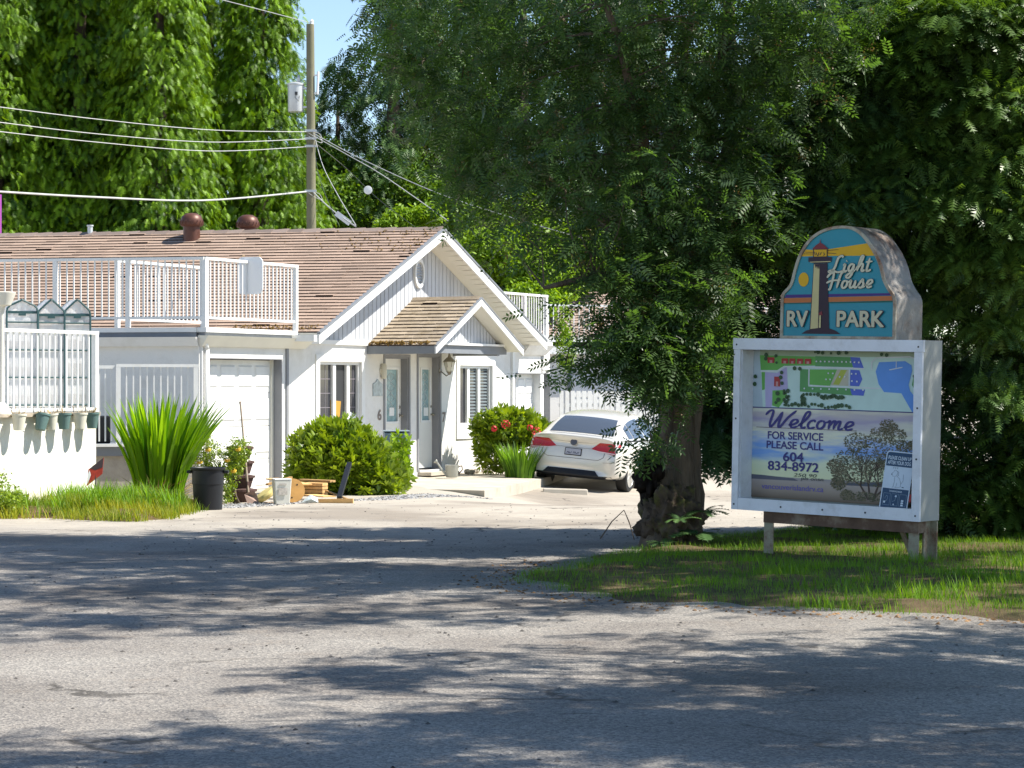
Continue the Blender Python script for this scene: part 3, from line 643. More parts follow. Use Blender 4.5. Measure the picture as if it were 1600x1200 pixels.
# ------------------------------------------------------------------ raised patio on the left
Q = V(-5.687, 31.5, 0); QF = Fr(Q, DD, NN)
pa = empty('patio_wall', V(-6.3, 30.2, 0), 'white plastered retaining wall of the raised patio behind the grass', 'wall')
ZP = 1.17
mb = MB(); nseg = 14; 
mb.box(QF, -4.2, .0, -3.2, -.0, -.4, ZP); mb.build('plaster', mat('old_stucco', (.82, .80, .74), .9, .2, var=.06, vscale=2, dirt=(.62, .5, .28), dscale=1.6, damt=.45, bump=.7, bscale=30), pa)
mb = MB(); mb.box(QF, -4.2, .02, -.3, .06, ZP, ZP + .05); mb.build('ledge', mat('ledge', (.42, .36, .28), .8, var=.3, vscale=6), pa)
railing(Fr(QF(-4.0, .03, 0), DD, NN), 3.98, ZP + .05, 2.32, 'railing', 'white patio railing with hanging pots, in front of the small greenhouses', (.04, 3.94), .125, base_gap=.02)
potm = {'cream': mat('cream_pot', (.62, .60, .50), .6, var=.08), 'green': mat('green_pot', (.10, .17, .16), .6, var=.1)}
for i, (px, c, tilt) in enumerate(((29, 'cream', .05), (63, 'green', .28), (80, 'cream', -.05), (100, 'green', .0), (125, 'cream', .04), (144, 'green', 0))):
    k = (px - 800) / F; s = (k * Q.y - Q.x + NN.x * 0) / (DD.x - k * DD.y); s = (k * (Q.y + NN.y * .16) - (Q.x + NN.x * .16)) / (DD.x - k * DD.y)
    c0 = QF(s, .16, 1.0)
    e = empty('hanging_pot', c0, f"{'cream' if c == 'cream' else 'dark green'} pot hung on the patio ledge, " + ('leftmost of the six', 'tilted, second of the six', 'third of the six, beside the tilted green one', 'fourth of the six, upright and green', 'fifth of the six', 'at the railing corner')[i], 'pot', 'pots hanging from the patio railing')
    ax = (UP + DD * tilt).normalized(); fr = Fr(c0, NN, ax.cross(NN).normalized(), ax)
    mb = MB(); mb.lathe(fr, [(.065, 0), (.092, .19), (.1, .19), (.1, .215), (.085, .215), (.075, .17), (.0, .17)], 18); mb.build('shell', potm[c], e, smooth='auto')
    mb = MB(); mb.lathe(fr, [(.08, .175), (.04, .19), (.0, .195)], 12); mb.build('soil', M['soil'], e)
    mb = MB(); mb.tube([c0 + UP * .2 + NN * -.1, c0 + UP * .3 + NN * -.12, c0 + UP * .28 + NN * -.17], .006, 5); mb.build('hook', M['dark_iron'], e)
    mb = MB()
    for j in range(10):
        a = random.uniform(0, 6.28); r_ = random.uniform(.03, .13); mb.tube([c0 + UP * .19, c0 + V(math.cos(a) * r_ * .6, math.sin(a) * r_ * .6, .23), c0 + V(math.cos(a) * r_, math.sin(a) * r_, .25 + random.uniform(-.04, .07))], .004, 3)
    mb.build('dry_stems', M['tan'], e)
# three pop-up greenhouses
film = bpy.data.materials.new('plastic_film'); n_, p_ = nodes(film)
p_.inputs['Base Color'].default_value = (.95, .94, .93, 1); p_.inputs['Roughness'].default_value = .22; p_.inputs['Alpha'].default_value = .58
p_.inputs['Specular IOR Level'].default_value = .6
b_ = n_.nodes.new('ShaderNodeBump'); b_.inputs['Strength'].default_value = .9; b_.inputs['Distance'].default_value = .03
t_ = n_.nodes.new('ShaderNodeTexNoise'); t_.inputs['Scale'].default_value = 5; mp_ = n_.nodes.new('ShaderNodeMapping'); mp_.inputs['Scale'].default_value = (1.5, 1.5, .3)
tc_ = n_.nodes.new('ShaderNodeNewGeometry'); n_.links.new(tc_.outputs['Position'], mp_.inputs[0]); n_.links.new(mp_.outputs[0], t_.inputs[0]); n_.links.new(t_.outputs[0], b_.inputs['Height']); n_.links.new(b_.outputs[0], p_.inputs['Normal'])
M['film'] = film; M['green_tube'] = mat('green_tube', (.035, .085, .09), .45)
GX = V(.93, .37, 0).normalized(); GYv = V(-.37, .93, 0).normalized()
for i, (pxa, pxb, lab) in enumerate(((10, 57, 'clear plastic mini greenhouse with rounded cover, leftmost of three behind the railing'), (59, 98, 'clear plastic mini greenhouse with a bent twig inside, middle of three'), (100, 138, 'clear plastic mini greenhouse with creased peaked top, rightmost of three behind the railing'))):
    Y = 31.6 + i * .26; a = at(pxa, 600, Y); b = at(pxb, 600, Y + .2); wdt = (b - a).xy.length; zp = ZP + .02; hh = at(0, 468, Y).z - zp
    fr = Fr((a.x, a.y, zp), GX, GYv); e = empty('mini_greenhouse', fr(wdt / 2, .22, 0), lab, 'greenhouse', 'pop-up greenhouses on the patio')
    zs = hh - (.15 if i else .11); dp = .48
    def arch(y, rr=.015):
        mb = MB(); pts = [(0, 0), (0, zs - .05), (.012, zs - .005), (.045, zs + .03), (wdt / 2 - .02, hh - .012), (wdt / 2, hh), (wdt / 2 + .02, hh - .012), (wdt - .045, zs + .03), (wdt - .012, zs - .005), (wdt, zs - .05), (wdt, 0)]
        mb.tube([fr(x, y, z) for x, z in pts], rr, 6); return mb.build('tube_frame', M['green_tube'], e)
    arch(-.03); arch(dp + .03)
    mb = MB(); rd = .05 if i == 0 else .015; pr = [(-.012, 0), (-.012, zs - .03), (.03, zs + .03), (wdt / 2 - rd * 2.5, hh - .01 - rd * .6), (wdt / 2, hh + .01), (wdt / 2 + rd * 2.5, hh - .01 - rd * .6), (wdt - .03, zs + .03), (wdt + .012, zs - .03), (wdt + .012, 0)]; q_ = len(pr)
    mb.add([fr(x, -.012, z) for x, z in pr] + [fr(x, dp + .012, z) for x, z in pr], [tuple(range(q_)), tuple(range(q_, 2 * q_))] + [(j, j + 1, q_ + j + 1, q_ + j) for j in range(q_ - 1)]); mb.build('cover', film, e)
    mb = MB(); mb.box(fr, 0, wdt, -.028, -.016, zs - .08, zs - .045); mb.box(fr, wdt / 2 - .05, wdt / 2 + .05, -.029, -.017, zs - .11, zs - .081); mb.build('band', M['green_tube'], e)
    for k in range(4):
        z = .12 + k * .38; mb = MB()
        for q in range(6): mb.tube([fr(.01, .02 + q * .088, z), fr(wdt - .01, .02 + q * .088, z)], .005, 4)
        mb.tube([fr(.0, -.03, z), fr(wdt, -.03, z)], .012, 5); mb.build('shelf', M['green_tube'], e)
        if (i, k) in ((1, 2), (2, 1)):
            mb = MB(); mb.box(fr, .05, wdt - .06, .06, .3, z + .012, z + .2); mb.build('dark_tray', M['bin'], e)
        elif (i, k) not in ((0, 3),):
            mb = MB()
            for q in range(3):
                x = wdt * (.2 + .3 * q); mb.lathe(fr, [(.05, z + .01), (.07, z + .12 + .04 * random.random())], 10, cx=x, cy=.25)
            mb.build('plant_pots', M['bin'] if (i + k) % 2 else M['rustpot'], e)
# bowl planter at the very left
bw_ = at(2, 462, 29.2); e = empty('bowl_planter', V(bw_.x, bw_.y, ZP), 'cream shallow bowl on a pedestal at the left end of the patio', 'planter')
fr = Fr((bw_.x, bw_.y, 0), (1, 0, 0), (0, 1, 0)); mb = MB(); mb.lathe(fr, [(.05, 2.58), (.12, 2.6), (.17, 2.72), (.185, 2.76), (.17, 2.765)], 22); mb.build('bowl', M['soffit'], e, smooth='auto')
mb = MB(); mb.lathe(fr, [(.13, ZP + .05), (.12, ZP + .1), (.04, ZP + .2), (.035, 2.5), (.06, 2.6)], 16); mb.build('pedestal', M['soffit'], e, smooth='auto')
# purple marker post at the picture's left edge
p0 = at(-2, 600, 58); mb = MB(); mb.tube([(p0.x, 58, -.3), (p0.x, 58, at(0, 304, 58).z)], .07, 10)
tag(mb.build('purple_post', mat('purple', (.30, .06, .32), .5), off=V(p0.x, 58, -.3)), 'slim purple post with pale cap rising behind the roof ridge', 'post')
# stair landing and its railing between the patio and the garage
A0, A1 = at(152, 600, 34.5), at(312, 600, 34.9); a2 = (A1 - A0); LV = V(a2.x, a2.y, 0).normalized(); LL = a2.xy.length; LF = Fr((A0.x, A0.y, 0), LV, V(LV.y, -LV.x, 0))
la = empty('landing', V(A0.x + .8, 34.6, -.1), 'grey edged raised landing behind the iris clump', 'landing')
mb = MB(); mb.box(LF, -.6, LL, -1.6, .02, .52, .68); mb.build('slab', M['grey_trim'], la)
mb = MB(); mb.box(LF, -.6, LL, .02, .06, .66, .70); mb.build('edge', M['white'], la)
mb = MB(); mb.box(LF, -.5, LL - .05, -1.5, -.04, -.3, .52); mb.build('base', M['block'], la)
railing(Fr(LF(.28, 0, 0), LV, LF.y), LL - .3, .70, 1.90, 'railing', 'lower white railing on the landing between patio wall and garage', (.03, LL - .34), .105, base_gap=.08)
mb = MB(); mb.box(LF, -.02, .26, -.05, .0, 1.83, 1.88)
ga = empty('gate', LF(.1, -.05, .7), 'narrow white gate between the patio corner and the landing railing', 'gate'); mb.build('top_rail', M['rail'], ga)
for x in (.02, .11, .2):
    mb = MB(); mb.box(LF, x, x + .022, -.04, -.015, .74, 1.83); mb.build('baluster', M['rail'], ga)
bx_ = MB(); bx_.box(LF, -.05, .22, -.5, -.25, .7, 1.12); tag(bx_.build('storage_box', M['bin'], off=LF(0, -.4, .7), bevel=.02), 'black box standing behind the narrow white gate', 'box')
# blank rounded panel hung on the deck railing
cp = HF(fw(378), .16, (fz(378, 431))); pn = empty('deck_placard', cp, 'blank pale grey panel with rounded ends hung over the short deck railing', 'placard')
fr = Fr(cp, V(.93, -.37, 0).normalized(), V(.37, .93, 0).normalized() * -1)
pts = []; hw, hh = .235, .305
for sx_, sz_, a0 in ((1, 1, 0), (-1, 1, 90), (-1, -1, 180), (1, -1, 270)):
    for k in range(7): a = R(a0 + 15 * k); pts.append((sx_ * (hw - .1) + .1 * math.cos(a), sz_ * (hh - .1) + .1 * math.sin(a) + sz_ * .02 * 0))
mb = MB(); mb.prism(fr, pts, -.01, .01); mb.build('sheet', mat('pale_panel', (.78, .79, .80), .6), pn)
for x in (-.16, .16):
    mb = MB(); mb.tube([fr(x, .0, .28), fr(x * .95, -.03, .335), fr(x * .95, -.09, .33)], .006, 5); mb.build('tie', M['tan'], pn)
# ------------------------------------------------------------------ utility pole and wires
PY = 60; pb = at(486, 600, PY); PX = pb.x
def ph(py): return at(0, py, PY).z
up = empty('utility_pole', V(PX, PY, -.3), 'weathered wooden utility pole carrying a grey transformer behind the house', 'utility pole')
mb = MB(); mb.tube([(PX, PY, -.3), (PX + .01, PY, 5), (PX - .02, PY, ph(38))], [.145, .13, .105], 14); mb.build('shaft', M['pole'], up, smooth='auto')
tx = PX - .4; fr = Fr((tx, PY - .02, 0), (1, 0, 0), (0, 1, 0)); z0, z1 = ph(175), ph(131)
mb = MB(); mb.lathe(fr, [(.19, z0), (.2, z0 + .03), (.205, z1 - .05), (.225, z1 - .04), (.225, z1), (.1, z1 + .04)], 26); tk = mb.build('transformer', M['galv'], up, smooth='auto')
mb = MB(); mb.lathe(fr, [(.03, z1 + .03), (.055, z1 + .06), (.04, z1 + .1), (.055, z1 + .13), (.04, z1 + .17), (.02, z1 + .22)], 12, cx=.08); mb.build('bushing', M['galv'], tk, smooth=True)
mb = MB(); mb.box(W, tx + .18, PX - .09, PY - .05, PY + .05, z1 - .15, z1 - .1); mb.box(W, tx + .18, PX - .09, PY - .05, PY + .05, z0 + .1, z0 + .15); mb.build('bracket', M['galv'], tk)
mb = MB(); mb.box(Fr((tx, PY - .21, z0), (1, 0, 0), (0, 1, 0)), .0, .07, -.03, .0, .42, .5); mb.tube([(tx + .04, PY - .23, z0 + .42), (tx, PY - .24, z0 + .36), (tx + .1, PY - .23, z0 + .25), (tx + .12, PY - .2, z0 + .4)], .007, 5); mb.build('lug', M['black_cable'], tk)
mb = MB(); mb.lathe(Fr((PX + .02, PY, ph(38)), (1, 0, 0), (0, 1, 0)), [(.04, -.05), (.06, 0), (.04, .05), (.055, .08), (.02, .13)], 10); mb.build('insulator', M['whiteplastic'], up)
mb = MB(); mb.tube([(PX + .17, PY - .05, ph(148)), (PX + .19, PY - .05, ph(112))], .03, 8); mb.box(W, PX + .05, PX + .2, PY - .06, PY - .03, ph(146) - .02, ph(146) + .02); mb.box(W, PX + .05, PX + .2, PY - .06, PY - .03, ph(118) - .02, ph(118) + .02); mb.build('fuse_cutout', M['whiteplastic'], up)
for py in (205, 217, 229, 299):
    mb = MB(); mb.box(W, PX - .15, PX + .15, PY - .16, PY - .1, ph(py) - .03, ph(py) + .03); mb.build('clamp', M['galv'], up)
def wire(pts, r_, m, label, grp=None, sub=10):
    pp = [at(*p) for p in pts]; out = []
    for i in range(len(pp) - 1):          # Catmull-Rom through the points
        a = pp[max(i - 1, 0)]; b = pp[i]; c = pp[i + 1]; d = pp[min(i + 2, len(pp) - 1)]
        for k in range(sub):
            t = k / sub; out.append(.5 * ((2 * b) + (c - a) * t + (2 * a - 5 * b + 4 * c - d) * t * t + (3 * b - a - 3 * c + d) * t ** 3))
    out.append(pp[-1]); mb = MB(); mb.tube(out, r_ * .8, 6)
    return tag(mb.build('overhead_wire', m, off=pp[-1].copy()), label, 'wire', grp)
g_ = 'overhead wires meeting at the utility pole'
wire([(300, -12, 58), (395, 12, 59), (486, 36, 60)], .011, M['cable'], 'topmost thin wire running up left from the pole tip', g_)
wire([(-40, 162, 46), (150, 186, 51), (330, 203, 56), (484, 206, 60)], .012, M['cable'], 'uppermost of three parallel wires crossing the cedars to the pole', g_)
wire([(-40, 186, 46), (150, 209, 51), (330, 222, 56), (484, 217, 60)], .012, M['cable'], 'middle of three parallel wires crossing the cedars to the pole', g_)
wire([(-40, 201, 46), (150, 222, 51), (330, 236, 56), (484, 229, 60)], .012, M['cable'], 'lowest of three parallel wires crossing the cedars to the pole', g_)
wire([(-40, 297, 45), (150, 308, 51), (320, 313, 56), (484, 299, 60)], .028, M['cable'], 'thick twisted cable sagging low over the roof to the pole', g_, 16)
wire([(486, 206, 60), (560, 246, 57), (680, 300, 53), (800, 340, 50), (910, 372, 47)], .013, M['cable'], 'upper service wire falling right from the pole toward the big tree', g_)
wire([(486, 210, 60), (545, 243, 58), (600, 275, 56), (700, 345, 53)], .013, M['cable'], 'lower service wire falling right from the pole to the gable peak', g_)
wire([(492, 215, 60), (505, 260, 58), (528, 305, 54), (556, 352, 46.5)], .012, M['cable'], 'steep wire from the pole down to the roof ridge', g_)
wire([(490, 218, 60), (497, 270, 57), (515, 320, 52), (530, 352, 46.5)], .008, M['black_cable'], 'thin dark wire hanging from the pole to the ridge', g_)
wire([(488, 220, 60), (540, 262, 60), (590, 310, 59), (650, 356, 56)], .008, M['black_cable'], 'thin dark wire passing the white disc', g_)
wire([(488, 299, 60), (512, 322, 58), (535, 340, 54), (556, 354, 47)], .02, M['cable'], 'thick drop cable ending at the ridge with a white tag', g_)
for py in (206, 211, 300):
    wire([(480, py, 59.9), (492, py + 8, 59.7), (503, py + 12, 59.8), (499, py + 3, 59.9), (489, py, 59.9)], .008, M['cable'], f"loose loop of wire on the pole, {'upper' if py == 206 else 'second' if py == 211 else 'lower'} one", 'loops on the pole')
tp = at(536, 341, 53.6); mb = MB(); a = V(.8, 0, -.6).normalized(); mb.beam(tp - a * .2, tp + a * .2, .09, .13); tag(mb.build('cable_tag', M['whiteplastic'], off=tp.copy()), 'white cable splice box hanging on the drop cable above the ridge', 'splice box')
dp_ = at(575, 297, 59); mb = MB(); mb.lathe(Fr(dp_, (1, 0, 0), (0, 0, 1), (0, 1, 0)), [(.07, -.02), (.108, -.012), (.11, .0), (.108, .012), (.07, .02)], 26); tag(mb.build('white_disc', M['whiteplastic'], off=dp_.copy(), smooth='auto'), 'small round white disc on the thin wire before the firs', 'disc')
# ------------------------------------------------------------------ lights, numbers, plaque on the wall (parts of the house)
def text_mesh(s, size, bold=0.0, shear=0., spacing=1., align='LEFT'):
    cu = bpy.data.curves.new('lettering', 'FONT'); cu.body = s; cu.size = size; cu.offset = bold; cu.shear = shear; cu.space_character = spacing; cu.align_x = align
    o = bpy.data.objects.new('tmp_text', cu); C.objects.link(o); dg = bpy.context.evaluated_depsgraph_get(); me = bpy.data.meshes.new_from_object(o.evaluated_get(dg))
    v = [tuple(q.co) for q in me.vertices]; f = [tuple(p.vertices) for p in me.polygons]
    bpy.data.objects.remove(o); bpy.data.curves.remove(cu); bpy.data.meshes.remove(me); return v, f
def text(s, fr, x, z, size, m, parent, y=0., bold=.0, shear=0., sx=1., spacing=1., align='LEFT', name='lettering', depth=0., width=None, fat=0.):
    """lettering standing in the frame's x,z plane, facing its +y"""
    v, f = text_mesh(s, size, bold, shear, spacing, align)
    if width:
        xs_ = [q[0] for q in v]; sx = width / (max(xs_) - min(xs_)); x = x - (min(xs_) * sx if align == 'LEFT' else (min(xs_) + max(xs_)) / 2 * sx)
    mb = MB(); mb.add([fr(x + q[0] * sx, y, z + q[1]) for q in v], f)
    for j, (ox, oz) in enumerate(((-1, 0), (1, 0), (0, .8), (0, -.8), (-.7, .6), (.7, -.6), (-.7, -.6), (.7, .6)) if fat else ()):
        mb.add([fr(x + q[0] * sx + ox * fat, y - .00012 * (j + 1), z + q[1] + oz * fat) for q in v], f)
    if depth:
        mb.add([fr(x + q[0] * sx, y - depth, z + q[1]) for q in v], f)
    return mb.build(name, m, parent)
M['number'] = mat('number', (.20, .16, .14), .5)
text('6', HF, fw(589.5), fz(592, 656), .26, M['number'], house, y=.008, sx=1.15, bold=.008, name='house_number')
text('7', HF, fw(690.2), fz(691, 659), .26, M['number'], house, y=.008, sx=1.1, bold=.008, name='house_number')
a, b = fw(582), fw(596.5); z0, z1 = fz(590, 619), fz(590, 600)
mb = MB(); mb.prism(HF, [(a, z0), (b, z0), (b, z1), (b - (b - a) * .25, z1 + .03), ((a + b) / 2, z1 + .09), (a + (b - a) * .25, z1 + .03), (a, z1)], .002, .02); hp('plaque', mb, M['plaque'])
c = HF(fw(596), .0, fz(596, 580)); mb = MB()
mb.lathe(Fr(c, DD, UP, NN), [(.075, 0), (.08, .02), (.07, .03)], 18); mb.lathe(Fr(c + NN * .05, DD, NN), [(.035, -.14), (.055, -.11), (.055, .1), (.035, .14)], 14); hp('wall_lamp', mb, mat('lampcream', (.55, .52, .42), .5), smooth='auto')
c = HF(fw(702, .2), .2, fz(702, 571, .2)); ln = child_root('lantern', c, house); fr = Fr(c, DD, NN)
mb = MB(); mb.lathe(fr, [(.05, -.12), (.075, -.09), (.1, .07)], 6); mb.build('glass', mat('lantern_glass', (.6, .6, .52), .15, .6), ln)
mb = MB(); mb.lathe(fr, [(.125, .07), (.115, .085), (.05, .15), (.03, .16), (.02, .2), (.01, .24)], 10); mb.lathe(fr, [(.02, -.18), (.05, -.13), (.055, -.12)], 8)
for k in range(6):
    a_ = math.pi * k / 3; mb.tube([fr(.055 * math.cos(a_), .055 * math.sin(a_), -.12), fr(.105 * math.cos(a_), .105 * math.sin(a_), .07)], .007, 4)
mb.tube([fr(0, 0, -.16), fr(0, -.06, -.2), fr(0, -.14, -.14), fr(0, -.2, -.1)], .012, 6); mb.lathe(Fr(HF(fw(702, .2), .0, c.z - .1), DD, UP, NN), [(.06, 0), (.06, .015), (.03, .02)], 14); mb.build('bracket', M['brass'], ln)
# ------------------------------------------------------------------ the parked sedan
carm = mat('pearl_paint', (.66, .64, .585), .22, .5, metal=.25); carm.node_tree.nodes['Principled BSDF'].inputs['Coat Weight'].default_value = .6
M['carpaint'] = carm; M['tyre'] = mat('tyre', (.02, .02, .02), .8); M['rim'] = mat('alloy', (.55, .55, .53), .3, .5, metal=.7)
M['lamp_red'] = mat('red_lens', (.42, .008, .01), .15, .6); M['lamp_clear'] = mat('clear_lens', (.7, .6, .6), .15, .6)
M['carglass'] = mat('car_glass', (.06, .075, .10), .04, .9)
CF = Fr((0, 0, 0), (1, 0, 0), (0, 1, 0))
cp0 = V(1.04, 43.0, 0); cang = -R(19)
car = bpy.data.objects.new('parked_car', None); C.objects.link(car); OFF[car.name] = V(0, 0, 0)
tag(car, 'pearl white four-door sedan parked with its tail towards the road beside the flowering bush', 'car')
def body_mesh():
    # stations along y (rear to front): y, half widths at 6 heights, heights
    st = []
    def S(y, wmul, zs, ztop, wtop=.0): st.append((y, wmul, zs, ztop))
    prof = [  # (y offset shift, halfwidth scale, z bottom, belt z, top z)
        (.10, .62, .40, .86, .90), (.045, .80, .32, .90, .965), (.03, .88, .28, .93, 1.0), (.12, .965, .25, .95, 1.045), (.35, 1.0, .22, .95, 1.055), (.75, 1.0, .2, .95, 1.05), (1.1, 1.0, .2, .95, 1.03), (1.5, 1.0, .2, .95, 1.01),
        (2.4, 1.0, .2, .93, 1.0), (3.3, 1.0, .2, .9, .98), (3.7, .995, .2, .86, .96), (4.2, .98, .2, .8, .86), (4.6, .92, .22, .7, .78), (4.82, .72, .3, .6, .66)]
    vs, fs = [], []; W0 = .915
    for i, (y, wm, zb, bz_, zt) in enumerate(prof):
        w_ = W0 * wm
        ring = [(0, zb), (w_ * .82, zb), (w_ * .965, zb + .07), (w_ * 1.0, zb + .28), (w_ * .985, (zb + bz_) * .56 + .05), (w_ * .955, bz_ - .03), (w_ * .88, bz_ + (zt - bz_) * .55), (w_ * .6, zt - .008), (0, zt)]
        rear = {0: .0, 1: .0, 2: .0}.get(i, 0)
        L_ = []
        for (x, z) in ring:
            yy_ = y
            if i <= 2:      # rear face: bumper sticks out, boot lid leans forward
                yy_ = y + (.0 if z < .7 else (z - .7) * .28) - (.03 if .42 < z < .68 else 0)
                yy_ += .12 * (x / W0) ** 2
            L_.append((x, yy_, z))
        full = L_ + [(-x, y_, z) for x, y_, z in L_[-2:0:-1]]
        vs += full
    k = 16
    for i in range(len(prof) - 1):
        for j in range(k): a = i * k + j; b = i * k + (j + 1) % k; fs.append((a, b, b + k, a + k))
    # caps as quad strips
    for base, rev in ((0, False), ((len(prof) - 1) * k, True)):
        for j in range(8):
            a, b, c_, d = base + j, base + j + 1, base + (k - j - 1) % k, base + (k - j) % k
            if j == 0: f = (a, b, base + k - 1)
            elif j == 7: f = (a, b, base + 9)
            else: f = (a, b, base + k - j - 1, base + k - j)
            fs.append(tuple(reversed(f)) if not rev else f)
    return vs, fs
vs_, fs_ = body_mesh()
me = bpy.data.meshes.new('body'); me.from_pydata(vs_, [], fs_); bo = bpy.data.objects.new('body_src', me); C.objects.link(bo)
bm_ = bo.modifiers.new('s', 'SUBSURF'); bm_.levels = 3; bm_.render_levels = 3
cut = []
for y in (1.05, 3.85):
    for s_ in (-1, 1):
        mb = MB(); mb.lathe(Fr((s_ * .62, y, .335), UP, V(0, 1, 0), V(s_, 0, 0)), [(.385, 0), (.385, .5)], 40); o = mb.build('cut', M['tyre']); cut.append(o)
        md = bo.modifiers.new('b', 'BOOLEAN'); md.operation = 'DIFFERENCE'; md.object = o; md.solver = 'EXACT'
bpy.context.view_layer.update()
dg = bpy.context.evaluated_depsgraph_get(); nm_ = bpy.data.meshes.new_from_object(bo.evaluated_get(dg)); nm_.name = 'body'
for o in cut: bpy.data.objects.remove(o)
bpy.data.objects.remove(bo)
nm_.materials.clear(); nm_.materials.append(carm); nm_.polygons.foreach_set('use_smooth', [True] * len(nm_.polygons))
try: nm_.set_sharp_from_angle(angle=R(32))
except Exception: pass
bo = bpy.data.objects.new('body', nm_); C.objects.link(bo); bo.parent = car; OFF[bo.name] = V(0, 0, 0)
from mathutils.bvhtree import BVHTree
bvh = BVHTree.FromPolygons([v.co.copy() for v in nm_.vertices], [tuple(p.vertices) for p in nm_.polygons])
def proj(x, z, d=(0, 1, 0), o=None, off=.006):
    """point on the body skin seen from behind (or the side)"""
    if d[1]: h = bvh.ray_cast(Vector((x, -2, z)), Vector(d))
    else: h = bvh.ray_cast(Vector((3 * (1 if d[0] < 0 else -1), x, z)), Vector(d))
    if h[0] is None: return None
    return h[0] - Vector(d) * off
def skin(poly, m, nm, d=(0, 1, 0), off=.006, sub=10, par=None):
    """patch draped on the skin: bilinear quad poly of 4 corners"""
    a, b, c, e = [Vector((p[0], 0, p[1])) for p in poly]; g = []; 
    for i in range(sub + 1):
        for j in range(sub + 1):
            u, v = i / sub, j / sub; p = a * (1 - u) * (1 - v) + b * u * (1 - v) + c * u * v + e * (1 - u) * v; q = proj(p.x, p.z, d, off=off)
            g.append(q if q is not None else (Vector((p.x, .3, p.z)) if d[1] else Vector((.9, p.x, p.z))))
    mb = MB(); mb.add(g, [(i * (sub + 1) + j, (i + 1) * (sub + 1) + j, (i + 1) * (sub + 1) + j + 1, i * (sub + 1) + j + 1) for i in range(sub) for j in range(sub)])
    return mb.build(nm, m, par or car, smooth=True)
def skinline(pts, w_, m, nm, d=(0, 1, 0)):
    P = []
    for (xa, za), (xb, zb) in zip(pts[:-1], pts[1:]):
        for k in range(8): t = k / 8; P.append((xa + (xb - xa) * t, za + (zb - za) * t))
    P.append(pts[-1]); P = [proj(x, z, d, off=.001) for x, z in P]; P = [p for p in P if p is not None]; mb = MB(); mb.tube(P, w_, 4); return mb.build(nm, m, car)
M['seam'] = mat('seam', (.12, .11, .10), .7)
for s_ in (-1, 1):
    tl_ = skin([(s_ * .34, .80), (s_ * .82, .715), (s_ * .90, .93), (s_ * .50, .925)], M['lamp_red'], 'tail_light')
    skin([(s_ * .47, .758), (s_ * .82, .735), (s_ * .82, .752), (s_ * .45, .775)], M['lamp_clear'], 'reversing_light', off=.009, sub=6)
skinline([(-.5, .905), (-.36, .80), (.36, .80), (.5, .905)][1:3], .004, M['seam'], 'lid_crease')
skinline([(-.62, .76), (-.60, .66), (-.5, .60), (.5, .60), (.60, .66), (.62, .76)], .005, M['seam'], 'boot_lid_gap')
skinline([(-.84, .58), (-.6, .565)], .004, M['seam'], 'bumper_gap'); skinline([(.84, .58), (.6, .565)], .004, M['seam'], 'bumper_gap')
skin([(-.62, .235), (.62, .235), (.46, .40), (-.46, .40)], M['bin'], 'rear_valance', off=.012)
skin([(-.80, .235), (.80, .235), (.78, .31), (-.78, .31)], M['bin'], 'lower_valance', off=.01, sub=12)
pl = skin([(-.165, .60 + .05), (.165, .60 + .05), (.165, .785), (-.165, .785)], M['bin'], 'plate_holder', off=.012, sub=3)
pl2 = skin([(-.15, .667), (.15, .667), (.15, .775), (-.15, .775)], mat('plate', (.36, .38, .45), .5), 'number_plate', off=.018, sub=3)
q0 = proj(-.12, .69); q1 = proj(.12, .69); text('AL7 HOF', Fr(V(-.125, q0.y - .016, .685), (1, 0, 0), V(0, -1, .0), V(0, .28, 1).normalized()), 0, 0, .085, mat('plate_ink', (.06, .07, .12)), car, width=.25, bold=.002)
# round emblem with the letters V over W
ec = proj(0, .90, off=.03); ER = Fr(ec, (1, 0, 0), V(0, -1, .28).normalized(), V(0, .28, 1).normalized())
mb = MB(); mb.lathe(Fr(ec, ER.x, ER.z, ER.y), [(.058, 0), (.066, .003), (.058, .006)], 24)
for P in ([(-.027, .048), (0, .008), (.027, .048)], [(-.048, .022), (-.025, -.042), (0, .0), (.025, -.042), (.048, .022)]):
    for a, b in zip(P[:-1], P[1:]): mb.beam(ER(a[0], .006, a[1]), ER(b[0], .006, b[1]), .011, .004, ER.y)
em = mb.build('emblem', mat('dark_chrome', (.12, .12, .13), .35, .5, metal=.4), car)
mb = MB(); mb.lathe(Fr(ec, ER.x, ER.z, ER.y), [(.0, .001), (.056, .002)], 24); mb.build('emblem_disc', mat('emblem_ground', (.55, .54, .52), .3), car)
# cabin: roof rails and belt curves
def cr(P, t):
    n = len(P) - 1; i = min(int(t * n), n - 1); f = t * n - i; a, b, c, d = P[max(i - 1, 0)], P[i], P[i + 1], P[min(i + 2, n)]
    return [.5 * ((2 * b[j]) + (c[j] - a[j]) * f + (2 * a[j] - 5 * b[j] + 4 * c[j] - d[j]) * f * f + (3 * b[j] - a[j] - 3 * c[j] + d[j]) * f ** 3) for j in range(len(b))]
CEN = [(.50, 1.035), (.82, 1.22), (1.15, 1.36), (1.7, 1.455), (2.3, 1.465), (2.75, 1.40), (3.2, 1.19), (3.62, .96)]
EDG = [(.56, .74, 1.01), (.86, .68, 1.19), (1.2, .61, 1.325), (1.7, .585, 1.405), (2.3, .585, 1.41), (2.75, .61, 1.35), (3.15, .68, 1.16), (3.5, .76, .95)]
BEL = [(.50, .80, .985), (.85, .845, .985), (1.3, .86, .975), (1.8, .865, .965), (2.3, .865, .955), (2.75, .86, .945), (3.15, .85, .935), (3.55, .82, .925)]
